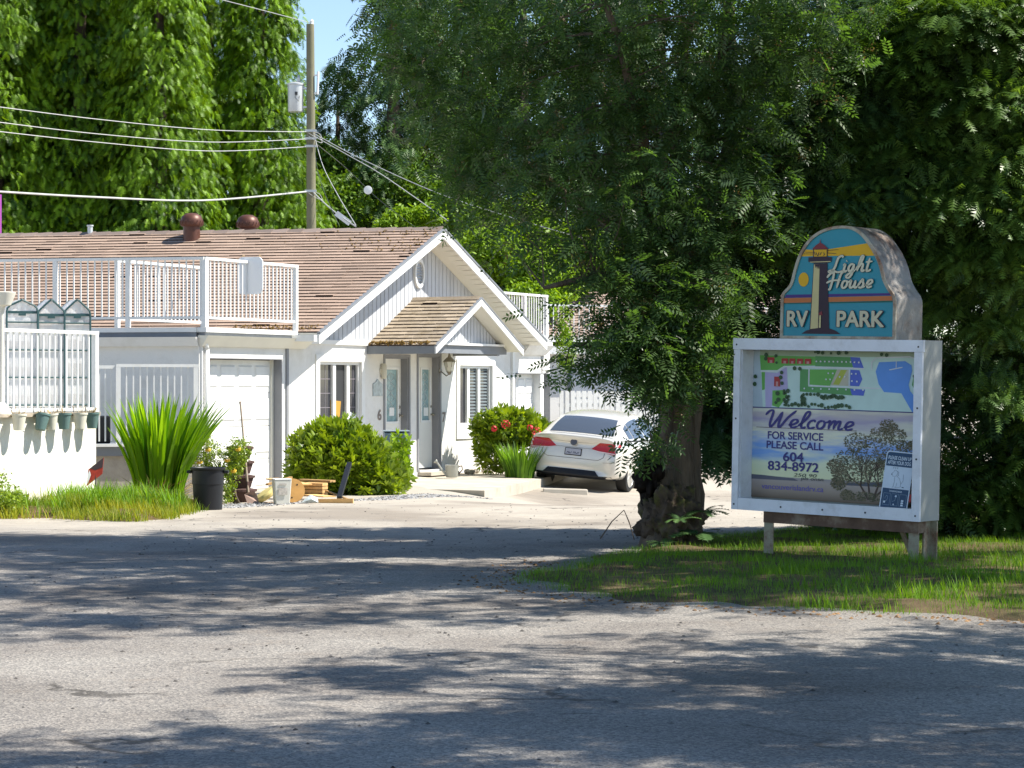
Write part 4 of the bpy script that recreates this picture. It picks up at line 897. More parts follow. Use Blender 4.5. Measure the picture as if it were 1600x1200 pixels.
def cab_pt(u, v, off=0):
    """u along (0 rear .. 1 front), v: 0 centre .. .5 rail .. 1 belt, right side"""
    c = cr(CEN, u); e = cr(EDG, u); b = cr(BEL, u)
    if v <= .5:
        t = v * 2; x = e[1] * t; y = c[0] + (e[0] - c[0]) * t * t; z = c[1] + (e[2] - c[1]) * t ** 2.4
    else:
        t = (v - .5) * 2; x = e[1] + (b[1] - e[1]) * (t ** .85); y = e[0] + (b[0] - e[0]) * t; z = e[2] + (b[2] - e[2]) * t
    return Vector((x, y, z))
def cab_patch(u0, u1, v0, v1, m, nm, off=0., sx=1, nu=10, nv=8, shear=0.):
    g = []
    for i in range(nu + 1):
        for j in range(nv + 1):
            v = v0 + (v1 - v0) * j / nv; u = u0 + (u1 - u0) * i / nu; u = min(max(u, 0), 1); p = cab_pt(u, v)
            if off:
                du = cab_pt(min(u + .01, 1), v) - cab_pt(max(u - .01, 0), v); dv = cab_pt(u, min(v + .01, 1)) - cab_pt(u, max(v - .01, 0)); nn = du.cross(dv)
                if nn.length > 1e-9:
                    nn.normalize()
                    if nn.dot(p - Vector((0, 2.0, .8))) < 0: nn = -nn
                    p = p + nn * off
            g.append(Vector((p.x * sx, p.y, p.z)))
    return g, [(i * (nv + 1) + j, (i + 1) * (nv + 1) + j, (i + 1) * (nv + 1) + j + 1, i * (nv + 1) + j + 1) for i in range(nu) for j in range(nv)]
mb = MB()
for sx in (-1, 1):
    g, f = cab_patch(0, 1, 0, 1, None, '', 0, sx, 42, 20); mb.add(g, f)
mb.build('cabin_shell', carm, car, smooth=True)
mb = MB()
for sx in (-1, 1): g, f = cab_patch(.03, .27, 0, .43, None, '', .006, sx, 14, 10); mb.add(g, f)
mb.build('rear_window', M['carglass'], car, smooth=True)
mb = MB()
for sx in (-1, 1): g, f = cab_patch(.70, .97, 0, .43, None, '', .006, sx, 14, 10); mb.add(g, f)
mb.build('windscreen', M['carglass'], car, smooth=True)
for sx in (-1, 1):
    for (a, b) in ((.17, .26), (.275, .475), (.50, .80)):
        mb = MB(); g, f = cab_patch(a, b, .57, .95, None, '', .006, sx, 8, 6); mb.add(g, f); mb.build('side_window', M['carglass'], car, smooth=True)
    mb = MB(); mb.hexa([V(sx * .87, 2.95, .93), V(sx * 1.02, 2.98, .95), V(sx * 1.02, 3.1, .95), V(sx * .87, 3.12, .93), V(sx * .87, 2.97, 1.06), V(sx * 1.0, 2.99, 1.07), V(sx * 1.0, 3.08, 1.07), V(sx * .87, 3.1, 1.06)]); mi = mb.build('side_mirror', carm, car, bevel=.02)
    mb = MB(); mb.box(CF, min(sx * .89, sx * 1.0), max(sx * .89, sx * 1.0), 2.95, 2.962, .965, 1.05); mb.build('mirror_glass', M['carglass'], mi)
    for y in (1.5, 2.55):
        p = proj(y, .80, (-sx, 0, 0)); 
        if p: mb = MB(); mb.box(Fr((p.x, p.y, p.z), (1, 0, 0), (0, 1, 0)), -.015, .02, -.1, .1, -.015, .015); mb.build('door_handle', carm, car)
    for ys in ([(1.42, .88), (1.40, .7), (1.48, .5), (1.55, .3)], [(2.42, .9), (2.42, .3)], [(3.3, .86), (3.42, .6), (3.4, .3)]): skinline(ys, .004, M['seam'], 'door_gap', (-sx, 0, 0))
    for y in (1.05, 3.85):
        wr = empty('wheel', V(sx * .80, y, .335), None, None); wr.parent = car
        fr = Fr((sx * .68, y, .335), UP, V(0, 1, 0), V(sx, 0, 0))
        mb = MB(); mb.lathe(fr, [(.22, .0), (.325, .01), (.335, .05), (.335, .18), (.32, .215), (.25, .225), (.235, .2)], 40); mb.build('tyre', M['tyre'], wr, smooth='auto')
        mb = MB(); mb.lathe(fr, [(.24, .21), (.25, .222), (.238, .205), (.22, .13), (.0, .12)], 36)
        for k in range(5):
            a = 2 * math.pi * k / 5 + .3
            for da in (-.13, .13):
                mb.beam(fr(.03 * math.cos(a), .03 * math.sin(a), .2), fr(.235 * math.cos(a + da), .235 * math.sin(a + da), .2), .03, .03, V(1, 0, 0))
        mb.lathe(fr, [(.05, .16), (.05, .218), (.02, .225)], 14); mb.build('rim', M['rim'], wr, smooth='auto')
cx1 = cp0.x; 
# ground contact: slope under the wheels
def place_car():
    c_, s_ = math.cos(cang), math.sin(cang)
    def wp(x, y): return V(cp0.x + x * c_ - y * s_, cp0.y + x * s_ + y * c_, 0)
    P = [wp(-.8, 1.05), wp(.8, 1.05), wp(0, 3.85)]; Z = [gzf(p.x, p.y) for p in P]; P = [V(p.x, p.y, z) for p, z in zip(P, Z)]
    xa = (P[1] - P[0]).normalized(); ya = (P[2] - (P[0] + P[1]) / 2); za = xa.cross(ya).normalized(); ya = za.cross(xa).normalized()
    mid = (P[0] + P[1]) / 2; o = mid - ya * 1.05
    car.matrix_world = Matrix(((xa.x, ya.x, za.x, o.x), (xa.y, ya.y, za.y, o.y), (xa.z, ya.z, za.z, o.z), (0, 0, 0, 1)))
place_car()
# ------------------------------------------------------------------ apron slab, wheel stop, small things by the wall
def zslab(p): return -.13
mb = MB(); W1_, W2_, W3_ = HF(fw(600), .03, 0), HF(fw(765), .03, 0), HF(4.3, .03, 0); A0_, A1_, A2_ = at(585, 600, 39.3), at(757, 600, 37.6), HF(4.3, 1.0, 0)
for Q_, zz in (((A0_, A1_, W2_, W1_), (-.17, -.14, -.14, -.14)), ((A1_, A2_, W3_, W2_), (-.14, -.20, -.16, -.14))):
    mb.add([V(p.x, p.y, z) for p, z in zip(Q_, zz)] + [V(p.x, p.y, -.9) for p in Q_], [(0, 1, 2, 3), (0, 4, 5, 1), (1, 5, 6, 2), (3, 7, 4, 0)])
o = mb.build('pavement', M['concrete'], off=V(0, 42, 0)); tag(o, kind='structure')
ks = at(885, 600, 40.9); mb = MB(); mb.hexa([V(ks.x - .42, 42.0, -.6), V(ks.x + .44, 42.14, -.6), V(ks.x + .44, 42.3, -.6), V(ks.x - .42, 42.18, -.6), V(ks.x - .4, 42.02, -.30), V(ks.x + .42, 42.16, -.33), V(ks.x + .42, 42.28, -.33), V(ks.x - .4, 42.16, -.30)])
tag(mb.build('parking_stop', M['concrete'], off=V(ks.x, 42, -.4), bevel=.02), 'pale topped concrete wheel stop under the tail of the car', 'wheel stop')
# stones along the wall foot
for i in range(16):
    t = fw(700) + i * .16 + random.uniform(-.05, .05); o_ = random.uniform(.1, .32); c = HF(t, o_, -.12); r_ = random.uniform(.04, .085)
    mb = MB(); rr_ = random.Random(i); mb.lathe(Fr(c, (1, 0, 0), (0, 1, 0)), [(r_ * .7, -.03), (r_ * rr_.uniform(.95, 1.15), r_ * .3), (r_ * .75, r_ * .8), (r_ * .2, r_ * 1.0)], 7)
    mb.v = [(x + rr_.uniform(-.012, .012), y + rr_.uniform(-.012, .012), z + rr_.uniform(-.008, .008)) for x, y, z in mb.v]
    tag(mb.build('border_stone', M['block'], off=c), 'small rounded brown stone edging the bed at the wall foot', 'stone', 'stones edging the bed under the right window')
# watering can
wc = HF(fw(706, .75), .75, -.135); e = empty('watering_can', wc, 'grey metal watering can standing by door 7', 'watering can'); fr = Fr(wc, V(.9, .2, 0).normalized(), V(-.2, .9, 0).normalized())
M['zinc'] = mat('zinc', (.36, .37, .34), .5, .4, metal=.3, var=.15, vscale=8)
mb = MB(); mb.lathe(fr, [(.10, 0), (.115, .02), (.125, .22), (.13, .23), (.115, .235), (.10, .1), (.0, .1)], 22); mb.build('can_body', M['zinc'], e, smooth='auto')
mb = MB(); mb.tube([fr(-.1, 0, .04), fr(-.2, 0, .16), fr(-.27, 0, .27)], [.025, .018, .014], 8); mb.lathe(Fr(fr(-.27, 0, .27), fr.y, V(.6, 0, .7), (fr.x * -.75 + UP * .6).normalized()), [(.015, 0), (.045, .05), (.045, .06)], 12); mb.build('spout', M['zinc'], e)
mb = MB(); mb.tube([fr(.12, 0, .2), fr(.19, 0, .21), fr(.2, 0, .14), (fr(.13, 0, .06))], .012, 6); mb.build('handle', M['rustpot'], e)
# box on a stand beside the bush
gb = V(at(619, 600, 39.5).x, 39.5, gzf(-2, 39.5)); e = empty('barbecue', gb, 'blue grey lidded box on a small wooden stand behind the round bush', 'barbecue'); fr = Fr(gb, V(1, .1, 0).normalized(), V(-.1, 1, 0).normalized())
z0, z1 = at(0, 700, 39.5).z - gb.z, at(0, 676, 39.5).z - gb.z
mb = MB(); mb.hexa([fr(-.2, -.18, z0), fr(.2, -.18, z0), fr(.2, .18, z0), fr(-.2, .18, z0), fr(-.21, -.2, z1), fr(.2, -.2, z1), fr(.2, .18, z1 + .02), fr(-.21, .18, z1 + .02)]); mb.build('box_body', mat('slate_box', (.14, .20, .25), .5, var=.15, vscale=6), e, bevel=.01)
mb = MB(); mb.box(fr, -.225, .225, -.215, .2, z1 + .022, z1 + .04); mb.build('box_lid', mat('pale_lid', (.30, .37, .42), .45), e)
for x in (-.17, .17):
    for y in (-.14, .14): mb = MB(); mb.box(fr, x - .02, x + .02, y - .02, y + .02, -.1, z0 - .002); mb.build('leg', M['wood'], e)
mb = MB(); mb.box(fr, -.19, .19, -.17, -.15, .25, .33); mb.box(fr, -.19, .19, -.17, -.15, .45, .52); mb.build('stand_rail', M['wood'], e)
# black bin
bp = V(at(325, 600, 31.0).x, 31.0, gzf(-4, 31)); e = empty('rubbish_bin', bp, 'black plastic rubbish bin without lid standing at the grass edge', 'bin'); fr = Fr(bp, (1, 0, 0), (0, 1, 0))
mb = MB(); mb.lathe(fr, [(.165, -.01), (.19, .0), (.2, .25), (.205, .34), (.212, .345), (.215, .53), (.235, .54), (.24, .565), (.225, .57), (.21, .55), (.185, .05), (.0, .05)], 36); mb.build('bin_body', M['bin'], e, smooth='auto')
for s_ in (-1, 1): mb = MB(); mb.box(fr, s_ * .25 - .03, s_ * .25 + .03, -.06, .06, .49, .53); mb.build('handle', M['bin'], e, bevel=.008)
# stacked brown pots with a rose in front, tower planter
pp0 = V(at(375, 600, 33.6).x, 33.6, gzf(-4, 33.6)); e = empty('tower_planter', pp0, 'dark brown tiered tower planter of stacked pots before the garage door', 'planter'); fr = Fr(pp0, (1, 0, 0), (0, 1, 0))
for i, (z, r_) in enumerate(((0, .235), (.2, .21), (.41, .2), (.62, .19))):
    mb = MB(); mb.lathe(fr, [(r_ * .72, z), (r_ * .95, z + .15), (r_ * 1.06, z + .155), (r_ * 1.06, z + .185), (r_ * .9, z + .19), (r_ * .7, z + .2)], 8 if i else 24); mb.build('pot', M['rustpot'], e)
# shovel leaning on the planter
s0, s1 = at(388, 770, 33.05), at(375.5, 628, 33.5); e = empty('shovel', at(392, 786, 33.0), 'rusty shovel with grey wooden handle leaning on the tower planter', 'shovel')
mb = MB(); mb.tube([s0, s1], [.017, .014], 8); mb.lathe(Fr(s1, (1, 0, 0), (0, 1, 0)), [(.016, -.03), (.018, 0), (.006, .01)], 8); mb.build('handle', mat('grey_wood', (.30, .24, .18), .8, var=.2, vscale=20), e)
c = at(392, 769, 33.02); b0 = at(396, 787, 32.95); mb = MB(); x_ = V(1, 0, 0)
mb.add([c - x_ * .04, c + x_ * .05, c - x_ * .095 - UP * .03, c + x_ * .085 - UP * .03, b0 - x_ * .085 + UP * .0, b0 + x_ * .085, c + V(0, .03, -.05)], [(0, 1, 6), (0, 6, 2), (1, 3, 6), (2, 6, 5, 4), (6, 3, 5)]); mb.build('blade', mat('rust_blade', (.36, .25, .21), .7, .4, metal=.2, var=.25, vscale=15), e)
mb = MB(); mb.tube([s0 - UP * .05, s0 + (s1 - s0) * .12], .022, 8); mb.build('socket', M['rustpot'], e)
# timber offcuts pile, each piece a plank
def beam_obj(name, a, b, w_, h, m, label, cat, grp=None, ti=None):
    mb = MB(); mb.ti = ti if ti is not None else random.random(); mb.beam(a, b, w_, h); mb.t[-1] += .001
    return tag(mb.build(name, m, off=Vector(a)), label, cat, grp)
gp = 'timber offcuts piled beside the bush'
g0 = gzf(-3.5, 34) 
def PT(px, py, Y): return at(px, py, Y)
beam_obj('board_offcut', PT(425, 748, 35.0), PT(478, 757, 34.2), .22, .02, M['wood'], 'tan board lying on top of the offcut pile, its pale face up', 'board', gp, .9)
beam_obj('board_offcut', PT(417, 757, 34.4), PT(455, 746, 34.9), .05, .03, M['wood'], 'narrow dark batten crossing the top left of the pile', 'board', gp, .1)
beam_obj('board_offcut', PT(470, 750, 34.9), PT(520, 752, 34.6), .14, .03, M['wood'], 'brown board at the back of the pile under the bush', 'board', gp, .25)
for i in range(4):
    beam_obj('board_offcut', PT(478, 756 + i * 5.6, 34.5), PT(508, 757 + i * 5.4, 34.4), .2, .042, M['wood'], ('top', 'second', 'third', 'lowest')[i] + ' short board of the neat stack right of the wooden disc', 'board', gp, .8 - .15 * i)
beam_obj('board_offcut', PT(482, 784, 33.4), PT(552, 783, 33.2), .03, .075, M['wood'], 'long yellow batten lying at the front of the pile', 'board', gp, 1.0)
beam_obj('board_offcut', PT(484, 773, 34.2), PT(515, 776, 33.6), .2, .015, M['wood'], 'pale thin plywood scrap lying on the long batten', 'board', gp, 1.2)
beam_obj('board_offcut', PT(503, 764, 34.6), PT(548, 782, 33.5), .035, .02, M['wood'], 'dark stick sloping down through the pile to the gravel', 'board', gp, .0)
beam_obj('board_offcut', PT(402, 785, 33.3), PT(440, 787, 33.1), .04, .02, M['wood'], 'small stick lying left of the white bucket', 'board', gp, .4)
beam_obj('plastic_pipe', PT(546, 724, 34.6), PT(530, 778, 33.6), .07, .05, M['bin'], 'dark square pipe leaning in the bush over the timber pile', 'pipe')
# wooden disc, bucket, cushion
dc = PT(457, 766.5, 33.4); mb = MB(); dn_ = V(.18, -.96, .2).normalized(); mb.lathe(Fr(dc, V(1, .19, 0).normalized(), dn_.cross(V(1, .19, 0).normalized()) * -1, dn_), [(.175, -.02), (.178, 0), (.175, .02)], 36)
e = empty('wooden_disc', PT(457, 786, 33.4), 'round orange wooden disc standing on edge behind the white bucket', 'wooden disc'); mb.build('disc', mat('orange_wood', (.55, .30, .09), .6, var=.12, vscale=8), e)
for a in (.9, 2.9, 4.6):
    p = dc + dn_ * .0215 + V(math.cos(a) * .11, 0, math.sin(a) * .11) - dn_ * (V(math.cos(a) * .11, 0, math.sin(a) * .11).dot(dn_)); mb = MB(); mb.lathe(Fr(p, V(1, .19, 0).normalized(), UP, dn_), [(.012, 0), (.012, .003)], 10); mb.build('screw_hole', M['dark_iron'], e)
bk = V(PT(440, 600, 32.9).x, 32.9, gzf(-3.3, 32.9)); e = empty('bucket', bk, 'square white plastic pail with a faded label', 'bucket'); fr = Fr(bk, V(.93, .3, 0).normalized(), V(-.3, .93, 0).normalized())
mb = MB(); mb.hexa([fr(-.1, -.09, 0), fr(.1, -.09, 0), fr(.1, .09, 0), fr(-.1, .09, 0), fr(-.125, -.11, .35), fr(.125, -.11, .35), fr(.125, .11, .35), fr(-.125, .11, .35)]); mb.build('pail', mat('aged_white', (.66, .66, .60), .5, var=.06, vscale=8), e, bevel=.012)
mb = MB(); mb.box(fr, -.125, .125, -.115, .115, .351, .365); mb.build('lid', M['whiteplastic'], e, bevel=.005)
mb = MB(); mb.box(fr, -.07, .06, -.112, -.108, .14, .24); mb.box(fr, -.06, .05, -.114, -.110, .28, .30); mb.build('faded_label', mat('label', (.45, .42, .38), .6, var=.3, vscale=30), e)
cu = PT(415, 772, 33.3); mb = MB(); cn = V(-.55, -.2, .8).normalized(); cxv = V(.8, -.1, .5).normalized(); mb.lathe(Fr(cu, cxv, cn.cross(cxv), cn), [(.12, -.06), (.17, -.04), (.18, 0), (.15, .035), (.05, .045)], 28)
tag(mb.build('round_cushion', mat('yellow_foam', (.62, .52, .20), .8, var=.12, vscale=9), off=cu, smooth='auto'), 'pale round cushion with a yellow edge tilted against the bucket', 'cushion')
mb = MB(); c = PT(482, 781, 33.0); mb.add([c + V(-.1, 0, -.04), c + V(.14, .02, -.04), c + V(.12, .1, .03), c + V(.02, .1, .07), c + V(-.05, .05, .02), c + V(.05, -.03, .01)], [(0, 1, 5), (1, 2, 5), (2, 3, 5), (3, 4, 5), (4, 0, 5)]); tag(mb.build('paper_scrap', M['plaque'], off=c), 'crumpled pale sheet at the foot of the wooden disc', 'scrap')
# brick by the iris, fallen red sign
c = PT(273, 600, 32.0); c.z = .02; mb = MB(); mb.box(Fr((c.x, 32, 0), (1, .0, 0), (0, 1, 0)), -.055, .055, -.08, .08, -.1, .16); tag(mb.build('brick_block', mat('brick_brown', (.10, .05, .035), .9, var=.3, vscale=14), off=c, bevel=.005), 'upright dark brick at the foot of the iris clump', 'brick')
rc = PT(149, 737, 30.6); e = empty('lost_sign', PT(143, 755, 30.6), 'weathered red and black sign tilted against the patio wall corner', 'sign'); fr = Fr(rc, V(.75, .3, .62).normalized(), V(-.4, -.9, 0).normalized(), V(.1, 0, 1).normalized())
mb = MB(); mb.box(fr, -.13, .13, -.004, .004, -.11, .11); mb.build('plate', mat('red_plate', (.33, .035, .02), .5, var=.4, vscale=9), e)
mb = MB(); mb.prism(fr, [(.13, .108), (-.1, .108), (.0, .02), (.13, -.02)], .005, .007); mb.build('black_corner', mat('charcoal', (.05, .035, .04), .5), e)
mb = MB(); mb.prism(fr, [(-.12, -.09), (-.128, .04), (-.1, .08), (-.07, .0), (-.09, -.05)], .008, .010); mb.build('white_mark', M['whiteplastic'], e)
mb = MB(); mb.tube([rc - UP * .35, rc + UP * .1 + V(0, .01, 0)], .008, 6); mb.build('stake', M['dark_iron'], e)
# ------------------------------------------------------------------ the sign board
SG = V(3.597, 20.3, 0); e_ = V(-.766, .643, 0)      # from right corner to left corner
SO = V(2.068, 21.58, 0); roll = .022
ex = (V(.766, -.643, -roll)).normalized(); ez = V(roll * .766, -roll * .643, 1).normalized(); ey = V(-.643, -.766, 0)     # ey: out of the face, towards the viewer
SF = Fr(SO + UP * .43, ex, ey, ez)
sg = empty('notice_board', V(2.9, 21.1, 0), 'large white framed board with park map and welcome picture on steel posts', 'sign board')
SW, SH, SD = 2.0, 1.6, .32
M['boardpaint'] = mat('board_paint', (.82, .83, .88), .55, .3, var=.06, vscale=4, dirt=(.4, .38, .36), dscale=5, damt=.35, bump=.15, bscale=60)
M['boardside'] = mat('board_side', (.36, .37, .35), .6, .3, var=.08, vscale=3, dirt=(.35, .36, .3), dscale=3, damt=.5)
def sp(n, mb, m, **k): return mb.build(n, m, sg, **k)
mb = MB(); mb.box(SF, -.01, SW + .01, -.0, .03, SH - .105, SH); sp('top_board', mb, M['boardpaint'])
mb = MB(); mb.box(SF, .072, SW - .082, -.0, .026, .0, .11); sp('bottom_board', mb, M['boardpaint'])
mb = MB(); mb.box(SF, .0, .07, -.0, .028, .0, SH - .107); sp('left_board', mb, M['boardpaint'])
mb = MB(); mb.box(SF, SW - .08, SW, -.0, .028, .0, SH - .107); sp('right_board', mb, M['boardpaint'])
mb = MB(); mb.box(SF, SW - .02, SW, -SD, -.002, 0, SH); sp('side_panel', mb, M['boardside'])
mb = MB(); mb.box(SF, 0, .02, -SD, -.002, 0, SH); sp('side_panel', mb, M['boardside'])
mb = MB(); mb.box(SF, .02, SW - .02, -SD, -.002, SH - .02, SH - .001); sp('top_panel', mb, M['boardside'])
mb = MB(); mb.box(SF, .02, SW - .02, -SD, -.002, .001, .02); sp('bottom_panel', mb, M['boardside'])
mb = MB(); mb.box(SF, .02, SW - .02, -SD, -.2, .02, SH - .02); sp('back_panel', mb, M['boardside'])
mb = MB(); mb.box(SF, .02, .078, -.2, -.003, .02, SH - .02); sp('inner_jamb', mb, M['boardpaint'])
mb = MB()
for x, z in ((.03, .05), (SW - .04, .05), (.03, SH - .06), (SW - .04, SH - .06), (.55, .05), (1.0, .05), (1.45, .05), (SW - .04, .55), (SW - .04, 1.0), (.035, .85)):
    mb.lathe(Fr(SF(x, .027, z), ex, ez, ey), [(.009, 0), (.009, .004)], 8)
sp('screws', mb, M['dark_iron'])
# steel posts, brace and cross beam
M['rusty'] = mat('rusty_cream_steel', (.36, .33, .24), .7, .3, var=.12, vscale=5, dirt=(.14, .045, .02), dscale=5, damt=.95, dlo=.43, bump=.3, bscale=40)
def post(x, y0, z0=-1.0):
    mb = MB(); mb.box(SF, x, x + .012, y0 - .1, y0, z0, .0); mb.box(SF, x + .012, x + .1, y0 - .012, y0, z0, .0); return sp('leg', mb, M['rusty'])
post(.34, -.02); post(SW - .13, -.02)
mb = MB(); mb.box(SF, SW - .05, SW - .035, -.25, -.12, -1, 0); mb.box(SF, SW - .035, SW + .03, -.25, -.235, -1, 0); sp('leg', mb, M['rusty'])
mb = MB(); mb.beam(SF(SW - .3, -.12, -.02), SF(SW - .14, -.45, -.75), .06, .015); sp('brace', mb, M['rusty'])
mb = MB(); mb.box(SF, .34, SW - .03, -.14, -.008, -.105, -.002); sp('cross_beam', mb, mat('rusty_beam', (.16, .10, .07), .85, .2, var=.3, vscale=5, dirt=(.35, .3, .22), dscale=5, damt=.7))
# --- park map (flat print: thin coloured shapes)
X0, X1, Zb, Zm, Zt = .08, SW - .082, .112, .952, SH - .106
def pm(n, c, var=.05): 
    k = 'print_' + n
    if k not in M: M[k] = mat(k, c, .45, .3, var=var, vscale=7)
    return M[k]
mb = MB(); mb.box(SF, X0, X1, -.198, -.185, Zm, Zt); mapo = sp('map_panel', mb, pm('map', (.60, .78, .72)))
mb = MB(); mb.box(SF, X0, X1, -.186, -.184, Zm - .002, Zm + .008); mb.build('dividing_line', pm('navy', (.05, .06, .20)), sg)
LX = lambda px: X0 + (X1 - X0) * (px - 62) / (1190 - 62)           # zoomed reference column of the map
def LZ(py, px=600): return Zt - (Zt - Zm) * (py - (80 + (px - 62) * .004)) / 385.
lay = [0]
def shape(pts, c, name='map_shape', dy=None, par=None):
    lay[0] += 1; y = -.1845 + .00018 * lay[0]
    mb = MB(); mb.add([SF(LX(x), y, LZ(z)) for x, z in pts], [tuple(range(len(pts)))]); return mb.build(name, c, par or mapo)
def circ(x, y, r_, n=10, k=1.): return [(x + r_ * math.cos(2 * math.pi * i / n), y + r_ * k * math.sin(2 * math.pi * i / n)) for i in range(n)]
gr, g2, lil, blu, wht, rd, dk_, sea, yel, crm = pm('green', (.16, .46, .10)), pm('green2', (.12, .35, .12)), pm('lilac', (.50, .45, .70)), pm('blue', (.10, .16, .62)), pm('white', (.72, .75, .76)), pm('red', (.46, .05, .05)), pm('darktree', (.05, .11, .05)), pm('sea', (.13, .33, .80)), pm('yellow', (.45, .5, .08)), pm('cream', (.55, .52, .40))
shape([(105, 80), (1190, 82), (1190, 118), (105, 118)], pm('olive', (.42, .52, .38)))
shape([(62, 80), (104, 80), (130, 462), (62, 462)], pm('road', (.50, .60, .66)))
shape([(104, 118), (480, 120), (480, 180), (270, 185), (225, 215), (112, 216)], gr); shape([(480, 118), (712, 120), (740, 186), (480, 184)], g2)
shape([(708, 120), (770, 122), (798, 190), (730, 188)], blu)
shape([(140, 230), (225, 232), (290, 190), (300, 340), (205, 352), (190, 462), (150, 462)], lil); shape([(118, 230), (142, 230), (142, 345), (124, 350)], gr)
shape([(195, 350), (262, 346), (300, 380), (240, 462), (195, 450)], gr)
shape([(380, 205), (436, 205), (436, 318), (700, 322), (735, 325), (730, 368), (380, 352)], g2); shape([(445, 205), (625, 202), (580, 310), (445, 305)], gr)
shape([(625, 202), (700, 202), (700, 308), (585, 306)], crm); shape([(650, 204), (690, 204), (640, 302), (600, 300)], yel)
shape([(712, 202), (770, 204), (790, 262), (770, 308), (712, 306)], blu); shape([(712, 325), (810, 328), (800, 368), (725, 366)], blu)
shape([(895, 150), (1060, 140), (1100, 165), (1105, 200), (1085, 290), (1095, 330), (1130, 370), (1170, 320), (1190, 260), (1190, 462), (1110, 462), (1040, 345), (930, 340), (895, 290), (875, 210)], sea)
shape([(1135, 105), (1172, 98), (1165, 310), (1120, 315), (1105, 290), (1120, 200), (1140, 180)], g2)
def line(pts, w_, c, closed=False):
    for (xa, ya), (xb, yb) in zip(pts[:-1], pts[1:]):
        d = math.hypot(xb - xa, yb - ya); nx, ny = -(yb - ya) / d * w_ / 2, (xb - xa) / d * w_ / 2
        shape([(xa - nx, ya - ny), (xb - nx, yb - ny), (xb + nx, yb + ny), (xa + nx, ya + ny)], c, 'map_road')
line([(112, 224), (225, 222), (275, 190), (800, 194)], 9, wht); line([(440, 200), (440, 312), (905, 318)], 8, wht); line([(706, 200), (706, 314)], 8, wht)
line([(850, 200), (850, 150), (880, 122), (1090, 112), (1140, 130), (1148, 270)], 8, wht); line([(1005, 135), (1005, 190)], 4, wht); line([(962, 198), (1045, 180)], 6, wht); line([(1155, 215), (1155, 275)], 10, wht)
for x, y, w_, h_ in ((160, 130, 46, 38), (255, 136, 44, 34), (308, 136, 40, 34), (360, 136, 40, 34), (412, 136, 42, 34), (208, 258, 40, 64)):
    shape([(x, y), (x + w_, y), (x + w_, y + h_), (x, y + h_)], rd, 'map_building'); shape([(x + w_ * .3, y + h_ * .5), (x + w_ * .7, y + h_ * .5), (x + w_ * .7, y + h_), (x + w_ * .3, y + h_)], pm('pink', (.6, .3, .3)), 'map_building')
mb = MB(); mt = MB()
def dots(mb_, L, r_, y): 
    for x, z in L: 
        mb_.add([SF(LX(a), y, LZ(b)) for a, b in circ(x, z, r_, 8)], [tuple(range(8))])
yy = -.1845 + .00018 * (lay[0] + 4)
dots(mb, [(490 + 28 * i, 152) for i in range(9)] + [(740, 153), (768, 154)] + [(413 + 55 * i, 331) for i in range(8)] + [(570, 228), (600, 228), (556, 268), (583, 268), (645, 250), (678, 248), (722, 228), (750, 228), (725, 275), (758, 277)], 6, yy)
mb.build('map_dots', wht, mapo)
TL = [(150, 115), (148, 140), (217, 120), (222, 165), (585, 98), (635, 94), (685, 92), (912, 100), (944, 104), (1180, 158), (1128, 205), (1122, 235), (78, 260), (75, 310), (258, 230), (252, 262), (262, 300), (345, 200), (380, 202), (232, 368), (222, 430), (238, 410), (692, 435), (712, 445)]
TL += [(290 + random.uniform(-30, 20), 350 + i * 8 + random.uniform(-8, 8)) for i in range(13)] + [(310 + 22 * i, 440 + random.uniform(-14, 14)) for i in range(17)] + [(405 + random.uniform(-12, 12), 370 + i * 10) for i in range(8)] + [(530 + 12 * i, 380 + random.uniform(-10, 12)) for i in range(13)] + [(430 + i * 25, 368) for i in range(4)] + [(480, 92), (500, 90), (530, 96)]
for x, z in TL: mt.add([SF(LX(a), yy + .0004, LZ(b)) for a, b in circ(x, z, random.uniform(7, 15), 7, 1.1)], [tuple(range(7))])
tag(mt.build('map_trees', dk_, mapo), kind='stuff')
